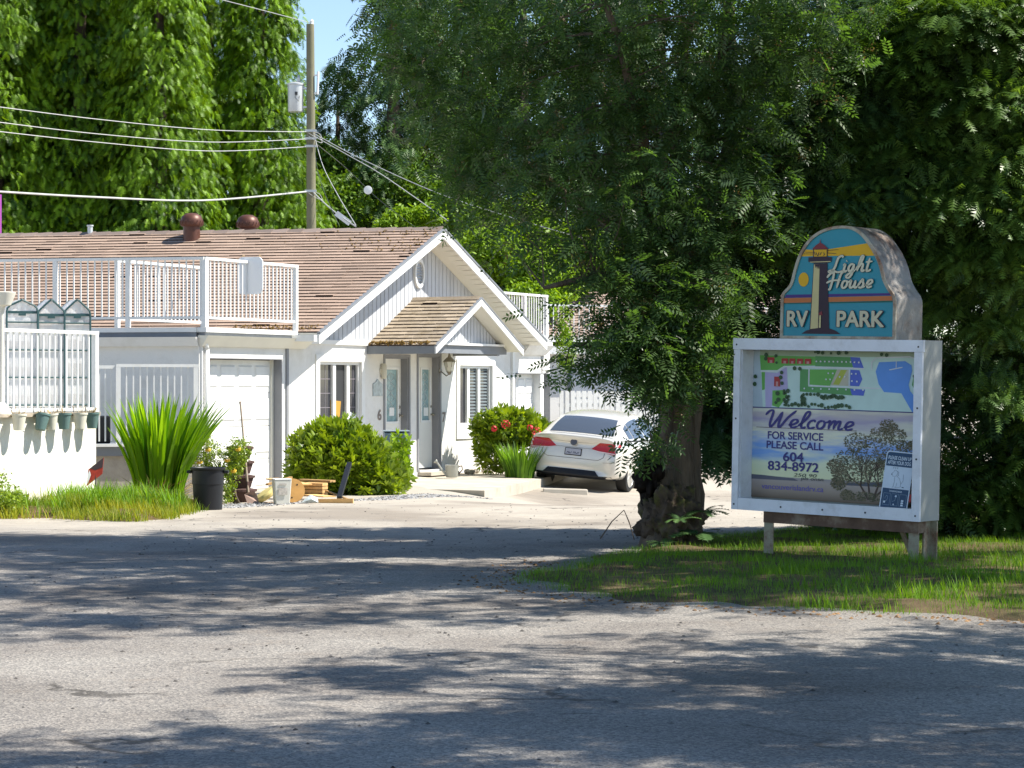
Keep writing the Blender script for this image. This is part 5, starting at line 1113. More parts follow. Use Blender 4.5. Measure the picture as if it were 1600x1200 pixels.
# --- welcome picture: printed sky, far shore and beach
def print_sky():
    m = bpy.data.materials.new('printed_beach'); n, p = nodes(m); N = n.nodes; Lk = n.links
    tc = N.new('ShaderNodeTexCoord'); sep = N.new('ShaderNodeSeparateXYZ'); Lk.new(tc.outputs['Generated'], sep.inputs[0])
    cr = N.new('ShaderNodeValToRGB'); e = cr.color_ramp; e.elements[0].position = 0; e.elements[0].color = (.13, .09, .06, 1); e.elements[1].position = 1; e.elements[1].color = (.62, .56, .50, 1)
    for p_, c_ in ((.10, (.33, .26, .21)), (.2, (.42, .35, .32)), (.235, (.34, .30, .31)), (.245, (.80, .82, .50)), (.4, (.76, .82, .58)), (.52, (.20, .40, .80)), (.64, (.26, .42, .82)), (.74, (.78, .78, .62)), (.88, (.42, .37, .52))):
        x = e.elements.new(p_); x.color = (*c_, 1)
    mp = N.new('ShaderNodeMapping'); mp.inputs['Scale'].default_value = (2.2, 1, 6.5); Lk.new(tc.outputs['Generated'], mp.inputs[0])
    no = N.new('ShaderNodeTexNoise'); no.inputs['Scale'].default_value = 1.6; no.inputs['Detail'].default_value = 5; Lk.new(mp.outputs[0], no.inputs['Vector'])
    ad = N.new('ShaderNodeMath'); ad.operation = 'MULTIPLY_ADD'; Lk.new(no.outputs['Fac'], ad.inputs[0]); 
    k = N.new('ShaderNodeMapRange'); Lk.new(sep.outputs['Z'], k.inputs[0]); k.inputs[1].default_value = .24; k.inputs[2].default_value = .5; k.inputs[3].default_value = 0.; k.inputs[4].default_value = .34
    Lk.new(k.outputs[0], ad.inputs[1]); sb = N.new('ShaderNodeMath'); sb.operation = 'MULTIPLY_ADD'; Lk.new(k.outputs[0], sb.inputs[0]); sb.inputs[1].default_value = -.5; Lk.new(sep.outputs['Z'], sb.inputs[2])
    Lk.new(sb.outputs[0], ad.inputs[2]); Lk.new(ad.outputs[0], cr.inputs[0])
    mx = N.new('ShaderNodeMix'); mx.data_type = 'RGBA'; Lk.new(cr.outputs[0], mx.inputs[6]); mx.inputs[7].default_value = (.88, .88, .64, 1)
    n2 = N.new('ShaderNodeTexNoise'); n2.inputs['Scale'].default_value = 2.6; n2.inputs['Detail'].default_value = 6; mp2 = N.new('ShaderNodeMapping'); mp2.inputs['Scale'].default_value = (1, 1, 2.6); mp2.inputs['Location'].default_value = (3, 1, 2)
    Lk.new(tc.outputs['Generated'], mp2.inputs[0]); Lk.new(mp2.outputs[0], n2.inputs['Vector'])
    q = N.new('ShaderNodeMapRange'); Lk.new(n2.outputs['Fac'], q.inputs[0]); q.inputs[1].default_value = .5; q.inputs[2].default_value = .66
    g = N.new('ShaderNodeMapRange'); Lk.new(sep.outputs['Z'], g.inputs[0]); g.inputs[1].default_value = .24; g.inputs[2].default_value = .3; g.inputs[4].default_value = .75
    mu = N.new('ShaderNodeMath'); mu.operation = 'MULTIPLY'; Lk.new(q.outputs[0], mu.inputs[0]); Lk.new(g.outputs[0], mu.inputs[1]); Lk.new(mu.outputs[0], mx.inputs[0])
    Lk.new(mx.outputs[2], p.inputs['Base Color']); p.inputs['Roughness'].default_value = .4; return m
mb = MB(); mb.box(Fr((0, 0, 0), (1, 0, 0), (0, 1, 0)), 0, X1 - X0, 0, .013, 0, Zm - Zb)
wp = mb.build('welcome_panel', print_sky(), sg); wp.matrix_local = Matrix.Translation(-OFF[sg.name]) @ Matrix.Translation(SF(X0, -.198, Zb)) @ Matrix((( *ex, 0), (*(ey), 0), (*ez, 0), (0, 0, 0, 1))).transposed() @ Matrix.Translation(OFF[sg.name])
OFF[wp.name] = V(0, 0, 0)
WX = lambda px: X0 + (X1 - X0) * (px - 58) / (1185 - 58)
WZ = lambda py, px=600: Zm - (Zm - Zb) * (py - (462 + (px - 60) * .02)) / (648 + (px - 60) * .03)
YW = -.1835
def wshape(pts, c, name, y=YW):
    mb = MB(); mb.add([SF(WX(x), y, WZ(z, x)) for x, z in pts], [tuple(range(len(pts)))]); return mb.build(name, c, sg)
wshape([(58, 945), (130, 950), (250, 962), (345, 972), (378, 990), (58, 978)], pm('headland', (.13, .13, .17)), 'printed_headland')
wshape([(600, 1003), (960, 985), (1180, 992), (1180, 1032), (600, 1012)], pm('farshore', (.10, .11, .14)), 'printed_far_shore')
# printed tree: branches and leaf specks
tb, tl = MB(), MB(); rs = random.Random(3)
def seg(x0, y0, x1, y1, w0, w1, y):
    d = math.hypot(x1 - x0, y1 - y0) + 1e-6; nx, ny = -(y1 - y0) / d, (x1 - x0) / d
    tb.add([SF(WX(a), y, WZ(b)) for a, b in ((x0 - nx * w0, y0 - ny * w0), (x1 - nx * w1, y1 - ny * w1), (x1 + nx * w1, y1 + ny * w1), (x0 + nx * w0, y0 + ny * w0))], [(0, 1, 2, 3)])
def branch(x, y, a, l, w_, d):
    x1, y1 = x + l * math.sin(a), y - l * math.cos(a); seg(x, y, x1, y1, w_, w_ * .65, YW + .0012)
    if d == 0: return
    for _ in range(3): branch(x1, y1, a + rs.uniform(-.75, .75), l * rs.uniform(.55, .85), w_ * .6, d - 1)
for x, a in ((840, -.5), (850, -.12), (868, .3), (860, .75)): branch(x, 1105, a, 110, 8, 4)
tb.build('printed_branches', pm('branch', (.09, .06, .05)), sg)
lob = [(960, 570, 60, 45), (1000, 640, 75, 60), (910, 640, 80, 60), (760, 700, 90, 70), (850, 760, 130, 90), (700, 830, 95, 75), (620, 880, 60, 55), (980, 780, 110, 100), (1080, 720, 70, 50), (1130, 700, 50, 40), (760, 920, 110, 80), (900, 920, 120, 90), (640, 1000, 50, 50), (700, 1080, 45, 40), (820, 1090, 120, 40), (660, 960, 60, 60)]
cols = [pm('leafa', (.10, .11, .06), .2), pm('leafb', (.22, .18, .11), .2)]
for ci in (0, 1):
    tl = MB()
    for i in range(2600 if ci == 0 else 1300):
        cx, cy, rx, ry = rs.choice(lob); a = rs.uniform(0, 6.28); r_ = rs.random() ** .55; x, y = min(cx + rx * r_ * math.cos(a), 1178), cy + ry * r_ * math.sin(a); s = rs.uniform(4, 9)
        if y > 1118: continue
        tl.add([SF(WX(x + s * math.cos(q + a)), YW + .0016 + .0003 * ci, WZ(y + s * .8 * math.sin(q + a))) for q in (0, 1.9, 4.0)], [(0, 1, 2)])
    tl.build('printed_leaves', cols[ci], sg)
# script lettering drawn with strokes
GL = {
 'l': ([[(0, .1), (.2, .45), (.32, .85), (.26, 1.02), (.16, .85), (.12, .25), (.19, 0), (.32, .08)]], .32),
 'e': ([[(0, .15), (.18, .2), (.31, .36), (.25, .5), (.12, .45), (.07, .22), (.17, 0), (.36, .09)]], .36),
 'c': ([[(.3, .4), (.22, .5), (.1, .42), (.05, .2), (.15, 0), (.34, .09)]], .34),
 'o': ([[(.22, .5), (.09, .42), (.06, .17), (.16, 0), (.29, .1), (.31, .36), (.22, .5)], [(.24, .48), (.32, .4), (.44, .44)]], .42),
 'm': ([[(0, .38), (.07, .5), (.09, 0)], [(.09, .2), (.19, .48), (.27, .46), (.27, 0)], [(.27, .2), (.37, .48), (.45, .45), (.45, .08), (.52, 0), (.62, .09)]], .62),
 'u': ([[(0, .4), (.07, .5), (.07, .12), (.15, 0), (.27, .15), (.31, .5)], [(.31, .5), (.31, .1), (.38, 0), (.47, .09)]], .47),
 's': ([[(0, .1), (.18, .55), (.22, .4), (.29, .2), (.2, .0), (.05, .05)], [(.2, .0), (.4, .09)]], .4),
 'i': ([[(0, .4), (.08, .5), (.08, .1), (.14, 0), (.25, .09)], [(.1, .7), (.125, .75)]], .25),
 'g': ([[(.28, .44), (.15, .5), (.05, .3), (.1, .05), (.24, .12), (.3, .5)], [(.3, .5), (.28, -.18), (.16, -.42), (.03, -.3), (.2, -.08), (.42, .09)]], .42),
 'h': ([[(0, .1), (.19, .6), (.24, .98), (.14, .92), (.1, 0)], [(.1, .2), (.22, .5), (.32, .42), (.32, .08), (.38, 0), (.47, .09)]], .47),
 't': ([[(.12, .88), (.1, .1), (.18, 0), (.32, .1)], [(-.05, .6), (.3, .64)]], .32),
 'L': ([[(.5, .95), (.42, 1.08), (.26, .92), (.2, .3), (.04, .0), (-.06, .07), (.1, .12), (.42, -.02), (.66, .06)]], .62),
 'H': ([[(-.12, .72), (.02, .98), (.2, .98), (.2, .0), (.1, -.04)], [(.74, 1.08), (.58, .92), (.54, 0)], [(-.08, .36), (.2, .52), (.66, .52)]], .72),
 'W': ([[(-.14, .72), (-.02, .98), (.12, .95), (.12, .25), (.2, .0), (.34, .4), (.48, .95)], [(.48, .95), (.46, .2), (.54, 0), (.74, .6), (.98, 1.05)]], .84),
}
def script(word, fr, x, z, h, width, m, par, y, wd, slant=.38, rise=0., out=None, name='lettering'):
    strokes = []; cx = 0
    for ch in word:
        st, adv = GL[ch]
        for s in st: strokes.append([(cx + a, b) for a, b in s])
        cx += adv
    sx = width / cx; polys = []
    for s in strokes:
        P = []; n = len(s)
        for i in range(n - 1):
            a = s[max(i - 1, 0)]; b = s[i]; c = s[i + 1]; d = s[min(i + 2, n - 1)]
            for k in range(6):
                t = k / 6; P.append(tuple(.5 * ((2 * b[j]) + (c[j] - a[j]) * t + (2 * a[j] - 5 * b[j] + 4 * c[j] - d[j]) * t * t + (3 * b[j] - a[j] - 3 * c[j] + d[j]) * t ** 3) for j in (0, 1)))
        P.append(s[-1]); polys.append([(x + (p[0] * sx) + slant * p[1] * h, z + p[1] * h + rise * p[0] * sx) for p in P])
    def ribbon(wd_, y_, m_, nm):
        mb = MB()
        for q, P in enumerate(polys):
            L_, R_ = [], []; n = len(P)
            for i in range(n):
                a = P[max(i - 1, 0)]; b = P[min(i + 1, n - 1)]; dx, dz = b[0] - a[0], b[1] - a[1]; l = math.hypot(dx, dz) + 1e-9
                nx, nz_ = -dz / l, dx / l; e = min(1., (i + .8) / 2.5, (n - i - .2) / 2.5); wq = wd_ * (.62 + .38 * abs(dz / l)) * max(.35, e)
                L_.append(fr(P[i][0] + nx * wq, y_ + .0001 * q, P[i][1] + nz_ * wq)); R_.append(fr(P[i][0] - nx * wq, y_ + .0001 * q, P[i][1] - nz_ * wq))
            mb.add(L_ + R_, [(i, i + 1, n + i + 1, n + i) for i in range(n - 1)])
        return mb.build(nm, m_, par)
    if out: ribbon(wd + out[0], y - .002, out[1], 'lettering_outline')
    return ribbon(wd, y, m, name)
ink = pm('ink', (.055, .05, .22))
script('Welcome', SF, WX(150), WZ(597, 120), .15, WX(728) - WX(150), ink, sg, YW + .003, .0138, slant=.35, rise=-.005)
mb = MB(); mb.box(SF, WX(85), WX(755), YW, YW + .0008, WZ(605, 85), WZ(605, 85) + .005); mb.build('underline', pm('brown', (.13, .09, .08)), sg)
text('FOR SERVICE', SF, WX(165), WZ(698), .098, ink, sg, y=YW + .002, bold=.002, width=WX(538) - WX(165))
text('PLEASE CALL', SF, WX(158), WZ(768), .098, ink, sg, y=YW + .002, bold=.002, width=WX(540) - WX(158))
text('604', SF, WX(274), WZ(858), .118, ink, sg, y=YW + .0045, fat=.003, width=WX(408) - WX(274))
text('834-8972', SF, WX(172), WZ(928), .118, ink, sg, y=YW + .0045, fat=.003, width=WX(510) - WX(172))
text('vancouverislandrv.ca', SF, WX(130), WZ(1070), .072, pm('violet', (.17, .14, .42)), sg, y=YW + .002, fat=.001, width=WX(545) - WX(130))
text('250 90', SF, WX(345), WZ(968), .045, pm('pen', (.06, .07, .07)), sg, y=YW + .004, shear=.2, width=WX(500) - WX(345))
text('pls onsn', SF, WX(395), WZ(990), .045, pm('pen', (.06, .07, .07)), sg, y=YW + .004, shear=.15, width=WX(545) - WX(395))
# --- dog notice leaning in the frame
dn = empty('dog_notice', SF(1.72, -.1, .1), 'small blue and white clean-up notice for dog owners leaning in the board corner', 'notice')
tx_ = .065; DF = Fr(SF(1.555, -.03, .088), (ex + ez * -.05 + ey * .0).normalized(), (ey + ez * .06).normalized(), (ez + ex * .05 - ey * .16).normalized())
DW, DH = .285, .53
def rrect(x0, x1, z0, z1, r_):
    o = []
    for cx, cz, a0 in ((x1 - r_, z1 - r_, 0), (x0 + r_, z1 - r_, 90), (x0 + r_, z0 + r_, 180), (x1 - r_, z0 + r_, 270)):
        for k in range(6): a = R(a0 + 18 * k); o.append((cx + r_ * math.cos(a), cz + r_ * math.sin(a)))
    return o
mb = MB(); mb.prism(DF, rrect(0, DW, 0, DH, .03), -.004, .0); mb.build('plate', pm('whiteplate', (.66, .74, .84)), dn)
nav = pm('dognavy', (.03, .075, .15))
top = [p for p in rrect(.01, DW - .01, .01, DH - .01, .024)]
def clip(poly, lo, hi): return [(x, min(max(z, lo), hi)) for x, z in poly]
def flat(poly, m, nm, y): mb = MB(); mb.add([DF(x, y, z) for x, z in poly], [tuple(range(len(poly)))]); return mb.build(nm, m, dn)
flat([(.01, DH - .135)] + [p for p in [(DW - .01, DH - .135)]] + [p for p in rrect(.01, DW - .01, .01, DH - .01, .024)[:12]], nav, 'header', .0008)
flat([(DW - .01, .195), (.01, .195)] + rrect(.01, DW - .01, .01, DH - .01, .024)[12:], nav, 'footer', .0008)
wp_ = pm('whiteplate', (.66, .74, .84))
text('PLEASE CLEAN UP', DF, .025, DH - .075, .045, wp_, dn, y=.002, bold=.001, width=DW - .05); text('AFTER YOUR DOG', DF, .025, DH - .118, .045, wp_, dn, y=.002, bold=.001, width=DW - .05)
text('THE SERVICE MAKES', DF, .08, .165, .02, wp_, dn, y=.002, bold=.0004, width=.13)
mb = MB()
def dl(P, w_=.0022): 
    for a, b in zip(P[:-1], P[1:]): mb.beam(DF(a[0], .002, a[1]), DF(b[0], .002, b[1]), w_, .001, DF.y)
# plain sitting dog outline
dl([(.1, .345), (.085, .335), (.08, .32), (.095, .305), (.12, .305), (.135, .32), (.14, .345), (.125, .36), (.105, .36), (.1, .345)]); dl([(.13, .355), (.15, .345), (.152, .315), (.14, .32)])
dl([(.135, .31), (.165, .29), (.185, .25), (.185, .215), (.15, .205), (.12, .21)]); dl([(.115, .3), (.118, .26), (.112, .21), (.1, .205)]); dl([(.145, .25), (.14, .21)]); dl([(.185, .24), (.205, .27), (.2, .33)])
for x in (.09, .11, .13): dl([(x, .375), (x + .005, .39)], .004)
mb.build('dog_outline', pm('linegrey', (.2, .26, .32)), dn)
mb = MB(); mb.add([DF(.083 + .006 * math.cos(a), .0025, .322 + .006 * math.sin(a)) for a in [i * .8 for i in range(8)]], [tuple(range(8))]); mb.add([DF(x, .0025, z) for x, z in ((.2, .21), (.222, .21), (.22, .217), (.202, .217))], [(0, 1, 2, 3)]); mb.build('dark_marks', nav, dn)
mb = MB()
for i in range(3):
    x = .03 + i * .082; P = [(x, .045), (x + .068, .045), (x + .068, .15), (x, .15), (x, .045)]; dl(P, .002)
dl([(.045, .1), (.06, .13), (.075, .12), (.07, .09), (.05, .075)], .003); dl([(.125, .08), (.15, .09), (.155, .12)], .003); mb.build('icon_boxes', pm('pale', (.3, .4, .5)), dn)
mb = MB()
for x, z, s in ((.045, .07, .013), (.155, .13, .012), (.14, .055, .008)): mb.add([DF(x + s * math.cos(a), .0022, z + s * math.sin(a)) for a in (0.5, 2, 3.6, 5.2)], [(0, 1, 2, 3)])
for z in (.055, .075, .095): mb.add([DF(a, .0022, b) for a, b in ((.212, z - .008), (.238, z - .008), (.236, z + .007), (.214, z + .007))], [(0, 1, 2, 3)])
mb.build('icons', wp_, dn)
mb = MB(); mb.box(DF, DW - .006, DW + .02, -.03, -.005, .09, .16); mb.build('red_tab', pm('red', (.46, .05, .05)), dn)
# ------------------------------------------------------------------ cabinet sign on top: lighthouse emblem
hd = empty('emblem_sign', SF(1.1, -.2, SH), 'arched turquoise lighthouse sign in a rusty cabinet standing on the white board', 'sign')
K = 1 / 1026.
HX = .486; 
out = [(78, 1125), (80, 880), (82, 745), (98, 690), (150, 635), (178, 575), (195, 500), (245, 340), (330, 205), (430, 125), (545, 84), (660, 74), (760, 92), (850, 152), (925, 245), (985, 345), (1030, 450), (1062, 570), (1105, 655), (1150, 722), (1166, 800), (1166, 1125)]
def EX(x): return HX + (x - 78) * (1.22 / 1088)
def EZ(z): return SH + .002 + (1125 - z) * K
def smooth_poly(P, k=4):
    o = []; n = len(P)
    for i in range(n):
        a, b, c, d = P[(i - 1) % n], P[i], P[(i + 1) % n], P[(i + 2) % n]
        if i in (0, n - 1, n - 2): o.append(b); continue
        for j in range(k):
            t = j / k; o.append(tuple(.5 * ((2 * b[q]) + (c[q] - a[q]) * t + (2 * a[q] - 5 * b[q] + 4 * c[q] - d[q]) * t * t + (3 * b[q] - a[q] - 3 * c[q] + d[q]) * t ** 3) for q in (0, 1)))
    return o
so_ = smooth_poly(out)
cab = mat('cabinet_paint', (.46, .43, .34), .55, .4, var=.08, vscale=6, dirt=(.20, .075, .025), dscale=5, damt=.95, dlo=.43, bump=.25, bscale=50)
cabs = mat('cabinet_side', (.27, .255, .235), .5, .4, var=.3, vscale=3, dirt=(.09, .05, .03), dscale=3, damt=1., dlo=.42, bump=.3, bscale=40)
YF, YB = -.02, -.47
n = len(so_); mb = MB(); P0 = [SF(EX(x), YF, EZ(z)) for x, z in so_]; P1 = [SF(EX(x), YB, EZ(z)) for x, z in so_]
mb.add(P0 + P1, [(i, (i + 1) % n, (i + 1) % n + n, i + n) for i in range(n)] + [tuple(range(n, 2 * n))]); mb.build('cabinet', cabs, hd, smooth='auto')
# rim, inset inner outline
cx_, cz_ = 622, 700
def inset(P, d):
    o = []; n = len(P)
    for i in range(n):
        a, b, c = P[i - 1], P[i], P[(i + 1) % n]
        v1 = (b[0] - a[0], b[1] - a[1]); v2 = (c[0] - b[0], c[1] - b[1]); l1 = math.hypot(*v1) + 1e-6; l2 = math.hypot(*v2) + 1e-6
        n1 = (-v1[1] / l1, v1[0] / l1); n2 = (-v2[1] / l2, v2[0] / l2); m_ = (n1[0] + n2[0], n1[1] + n2[1]); q = 1 + n1[0] * n2[0] + n1[1] * n2[1]
        o.append((b[0] + m_[0] * d / q, b[1] + m_[1] * d / q))
    return o
inn = inset(so_, 26)
if not (78 < inn[0][0] < 200): inn = inset(so_, -26)
mb = MB(); 
def ring(A, B_, ya, yb): mb.add([SF(EX(x), ya, EZ(z)) for x, z in A] + [SF(EX(x), yb, EZ(z)) for x, z in B_], [(i, (i + 1) % n, (i + 1) % n + n, i + n) for i in range(n)])
ring(so_, so_, YF, YF + .018); ring(so_, inn, YF + .018, YF + .018); ring(inn, inn, YF + .018, YF + .002); mb.build('rim', cab, hd)
turq = mat('turquoise', (.0, .25, .34), .35, .4, var=.06, vscale=3)
mb = MB(); mb.add([SF(EX(x), YF + .004, EZ(z)) for x, z in inset(so_, 22 if inn == inset(so_, 26) else -22)], [tuple(range(n))]); mb.build('face', turq, hd)
elay = [0]
def es(pts, m, nm): 
    elay[0] += 1; mb = MB(); mb.add([SF(EX(x), YF + .0045 + .0004 * elay[0], EZ(z)) for x, z in pts], [tuple(range(len(pts)))]); return mb.build(nm, m, hd)
yl, crm2, blk, pur, org, mar = pm('sunyellow', (.75, .42, .01)), pm('buff', (.62, .53, .26)), pm('plum', (.035, .018, .035)), pm('purple', (.06, .03, .2)), pm('orange', (.55, .17, .05)), pm('maroon', (.22, .03, .04))
es([(500, 292), (895, 240), (975, 352), (975, 357), (500, 352)], yl, 'light_beam'); es([(268, 352), (310, 288), (385, 294), (385, 352)], yl, 'light_beam')
es([(300, 310), (380, 318), (380, 322), (298, 314)], blk, 'ray'); es([(290, 326), (380, 330), (380, 334), (290, 331)], blk, 'ray'); es([(520, 300), (620, 292), (620, 296), (520, 305)], blk, 'ray'); es([(520, 322), (600, 330), (600, 334), (520, 328)], blk, 'ray')
Rx = lambda z: 1112 if z > 700 else 1108
es([(128, 712), (1100, 700), (1118, 722), (112, 742)], pur, 'stripe'); es([(110, 744), (1122, 726), (1130, 768), (106, 790)], org, 'stripe'); es([(106, 792), (1131, 770), (1132, 784), (106, 800)], pm('tealdark', (.01, .12, .10)), 'stripe')
es(circ(294, 570, 49, 26, 1.36), yl, 'sun_disc')
es([(283, 1078), (330, 1048), (380, 1036), (430, 1026), (520, 1020), (570, 1034), (610, 1048), (655, 1080)], blk, 'rock')
es([(388, 420), (452, 420), (446, 1028), (440, 1040), (360, 1042)], blk, 'tower_outline'); es([(392, 430), (446, 432), (441, 1024), (368, 1034)], crm2, 'tower_light'); es([(446, 420), (520, 420), (548, 1030), (441, 1030)], blk, 'tower_dark')
es([(400, 432), (446, 432), (444, 470), (435, 470), (430, 445), (424, 475), (415, 445), (408, 465)], blk, 'tower_shade')
es([(338, 362), (560, 362), (560, 404), (520, 418), (385, 418), (338, 404)], blk, 'gallery'); es([(352, 404), (550, 400), (550, 408), (360, 411)], crm2, 'gallery_line')
es([(382, 285), (520, 285), (520, 362), (382, 362)], blk, 'lantern_room'); es([(391, 292), (512, 292), (512, 356), (391, 356)], yl, 'lantern_glass')
for (a, b, c, d) in ((396, 312, 404, 345), (412, 318, 424, 350), (430, 352, 440, 318), (448, 345, 462, 318), (480, 320, 494, 335), (494, 335, 482, 350)):
    es([(a - 4, b), (a + 4, b), (c + 4, d), (c - 4, d)], blk, 'lantern_bar')
es([(374, 286), (410, 250), (445, 228), (448, 195), (452, 195), (455, 228), (490, 250), (528, 286)], mar, 'lantern_roof')
es([(456, 905), (470, 905), (470, 1022), (452, 1022)], crm2, 'doorway'); es([(448, 885), (478, 865), (486, 905), (452, 905)], mar, 'doorway_top')
for s_, x, w_ in (('RV', 150, 193), ('PARK', 628, 428)):
    for i, (bo, m_, dy) in enumerate(((.0125, blk, .0), (.0065, pm('letter', (.62, .57, .40)), .002))):
        text(s_, SF, EX(x) - (.004 if i == 0 else 0), EZ(1008), .20, m_, hd, y=YF + .018 + dy, fat=bo, width=w_ * 1.22 / 1088 + (.012 if i == 0 else 0), name='lettering' if i else 'lettering_outline')
lt = pm('scriptcream', (.66, .62, .46))
script('Light', SF, EX(548), EZ(505), .135, .43, lt, hd, YF + .02, .0120, slant=.28, rise=.02, out=(.0045, blk))
script('House', SF, EX(520), EZ(655), .135, .475, lt, hd, YF + .02, .0120, slant=.28, rise=.015, out=(.0045, blk))
# ------------------------------------------------------------------ vegetation
def T_spray(n=6, droop=.35, w=.1, ln=.30):
    """feathery flat spray of unit length along +x; leaflets are triangles either side of a drooping rib"""
    v = []; f = []
    def rib(s): return np.array([s, 0, -droop * s * s])
    for i in range(n):
        s = .08 + .92 * i / n; p = rib(s); q = rib(min(1, s + .13)); l = ln * (1 - .55 * s) + .06
        for sg_ in (-1, 1):
            tip = p + np.array([l * .75, sg_ * l, -l * .35 - .02]); k = len(v); v += [p, q, tip]; f.append((k, k + 1, k + 2))
    k = len(v); v += [rib(.85) + [0, .03, 0], rib(.85) - [0, .03, 0], rib(1.12)]; f.append((k, k + 1, k + 2))
    return np.array(v), np.array(f)
def T_pinnate(n=5):
    v = []; f = []
    def rib(s): return np.array([s, 0, -.28 * s * s])
    def leaflet(p, d, l, w_):
        side = np.cross(d, [0, 0, 1.]); side /= np.linalg.norm(side) + 1e-9; k = len(v)
        v.extend([p, p + d * l * .5 + side * w_ - [0, 0, .01], p + d * l - [0, 0, .05 * l], p + d * l * .5 - side * w_ - [0, 0, .01]]); f.extend([(k, k + 1, k + 2), (k, k + 2, k + 3)])
    for i in range(n):
        s = .22 + .70 * i / (n - 1)
        for sg_ in (-1, 1):
            d = np.array([.45, sg_ * .9, -.12]); d /= np.linalg.norm(d); leaflet(rib(s), d, .34, .062)
    leaflet(rib(.96), np.array([1., 0, -.3]), .32, .062)
    k = len(v); v += [rib(0) + [0, .008, 0], rib(0) - [0, .008, 0], rib(1.)]; f.append((k, k + 1, k + 2))
    return np.array(v), np.array(f)
def T_whorl(n=8, up=.35, w=.14):
    v = []; f = []
    for i in range(n):
        a = 2 * math.pi * i / n + .3 * (i % 2); tl = up + .35 * (i % 3) / 3; d = np.array([math.cos(a) * math.cos(tl), math.sin(a) * math.cos(tl), math.sin(tl)]); s = np.array([-math.sin(a), math.cos(a), 0]); k = len(v)
        v += [d * .06, d * .55 + s * w, d * 1.0 - [0, 0, .12], d * .55 - s * w, d * .5 - [0, 0, .05]]; f += [(k, k + 1, k + 4), (k + 1, k + 2, k + 4), (k + 2, k + 3, k + 4), (k + 3, k, k + 4)]
    return np.array(v, float), np.array(f)
def T_leaves(n=7):
    """loose cluster of small leaves"""
    r = np.random.default_rng(5); v = []; f = []
    for i in range(n):
        c = r.normal(0, .38, 3); d = r.normal(0, 1, 3); d /= np.linalg.norm(d); s = np.cross(d, r.normal(0, 1, 3)); s /= np.linalg.norm(s); k = len(v)
        v += [c, c + d * .2 + s * .11, c + d * .42, c + d * .2 - s * .11]; f += [(k, k + 1, k + 2), (k, k + 2, k + 3)]
    return np.array(v), np.array(f)
def T_blade():
    return np.array([(0, -.03, 0), (0, .03, 0), (.12, -.022, .5), (.12, .022, .5), (.42, 0, 1.)]), np.array([(0, 1, 3), (0, 3, 2), (2, 3, 4)])
def scatter(name, tmpl, pos, fwd, size, tint, m, parent=None, up=None, kind=None, off=None, roll=.5):
    tv, tf = tmpl; pos = np.asarray(pos, float); N = len(pos); fwd = np.asarray(fwd, float); fwd = fwd / (np.linalg.norm(fwd, axis=1, keepdims=True) + 1e-9)
    upv = np.tile([0., 0, 1], (N, 1)) if up is None else np.asarray(up, float); upv = upv + RNG.normal(0, roll, (N, 3))
    y = np.cross(upv, fwd); y /= np.linalg.norm(y, axis=1, keepdims=True) + 1e-9; z = np.cross(fwd, y)
    Rm = np.stack([fwd, y, z], 1) * np.asarray(size).reshape(-1, 1, 1)            # N,3,3 rows are axes
    v = np.einsum('kj,njc->nkc', tv, Rm) + pos[:, None, :]
    f = tf[None] + (np.arange(N) * len(tv))[:, None, None]
    o = mesh_np(name, v.reshape(-1, 3), f.reshape(-1, tf.shape[1]), m, parent, np.repeat(tint, len(tv)), off=off)
    if kind: o['kind'] = kind
    return o
def rdir(n):
    d = RNG.normal(0, 1, (n, 3)); return d / np.linalg.norm(d, axis=1, keepdims=True)
M['cedar'] = leafmat('cedar_leaf', (.022, .07, .006), (.20, .36, .008), .30, (1.5, 1.3, .4))
M['firleaf'] = leafmat('fir_needles', (.018, .05, .013), (.07, .14, .03), .2)
M['hemlock'] = leafmat('dark_conifer_leaf', (.03, .072, .034), (.12, .22, .065), .25, (1.5, 1.6, .5), rough=.4)
M['rowan'] = leafmat('rowan_leaf', (.045, .088, .042), (.145, .24, .075), .46, (1.3, 1.5, .35), rough=.38, spec=.5)
M['lime'] = leafmat('lime_leaf', (.12, .22, .01), (.26, .42, .02), .4, (1.3, 1.2, .3))
M['bushleaf'] = leafmat('bush_leaf', (.045, .11, .008), (.36, .48, .03), .3, (1.4, 1.3, .3), rough=.35, spec=.5)
M['iris'] = leafmat('iris_leaf', (.05, .16, .008), (.30, .52, .015), .5, (1.7, 1.5, .3), rough=.4)
M['grass'] = leafmat('grass_blade', (.05, .14, .012), (.19, .36, .025), .42, (1.7, 1.5, .3))
M['drygrass'] = leafmat('yellow_grass', (.12, .22, .012), (.55, .50, .05), .42, (1.3, 1.2, .4))
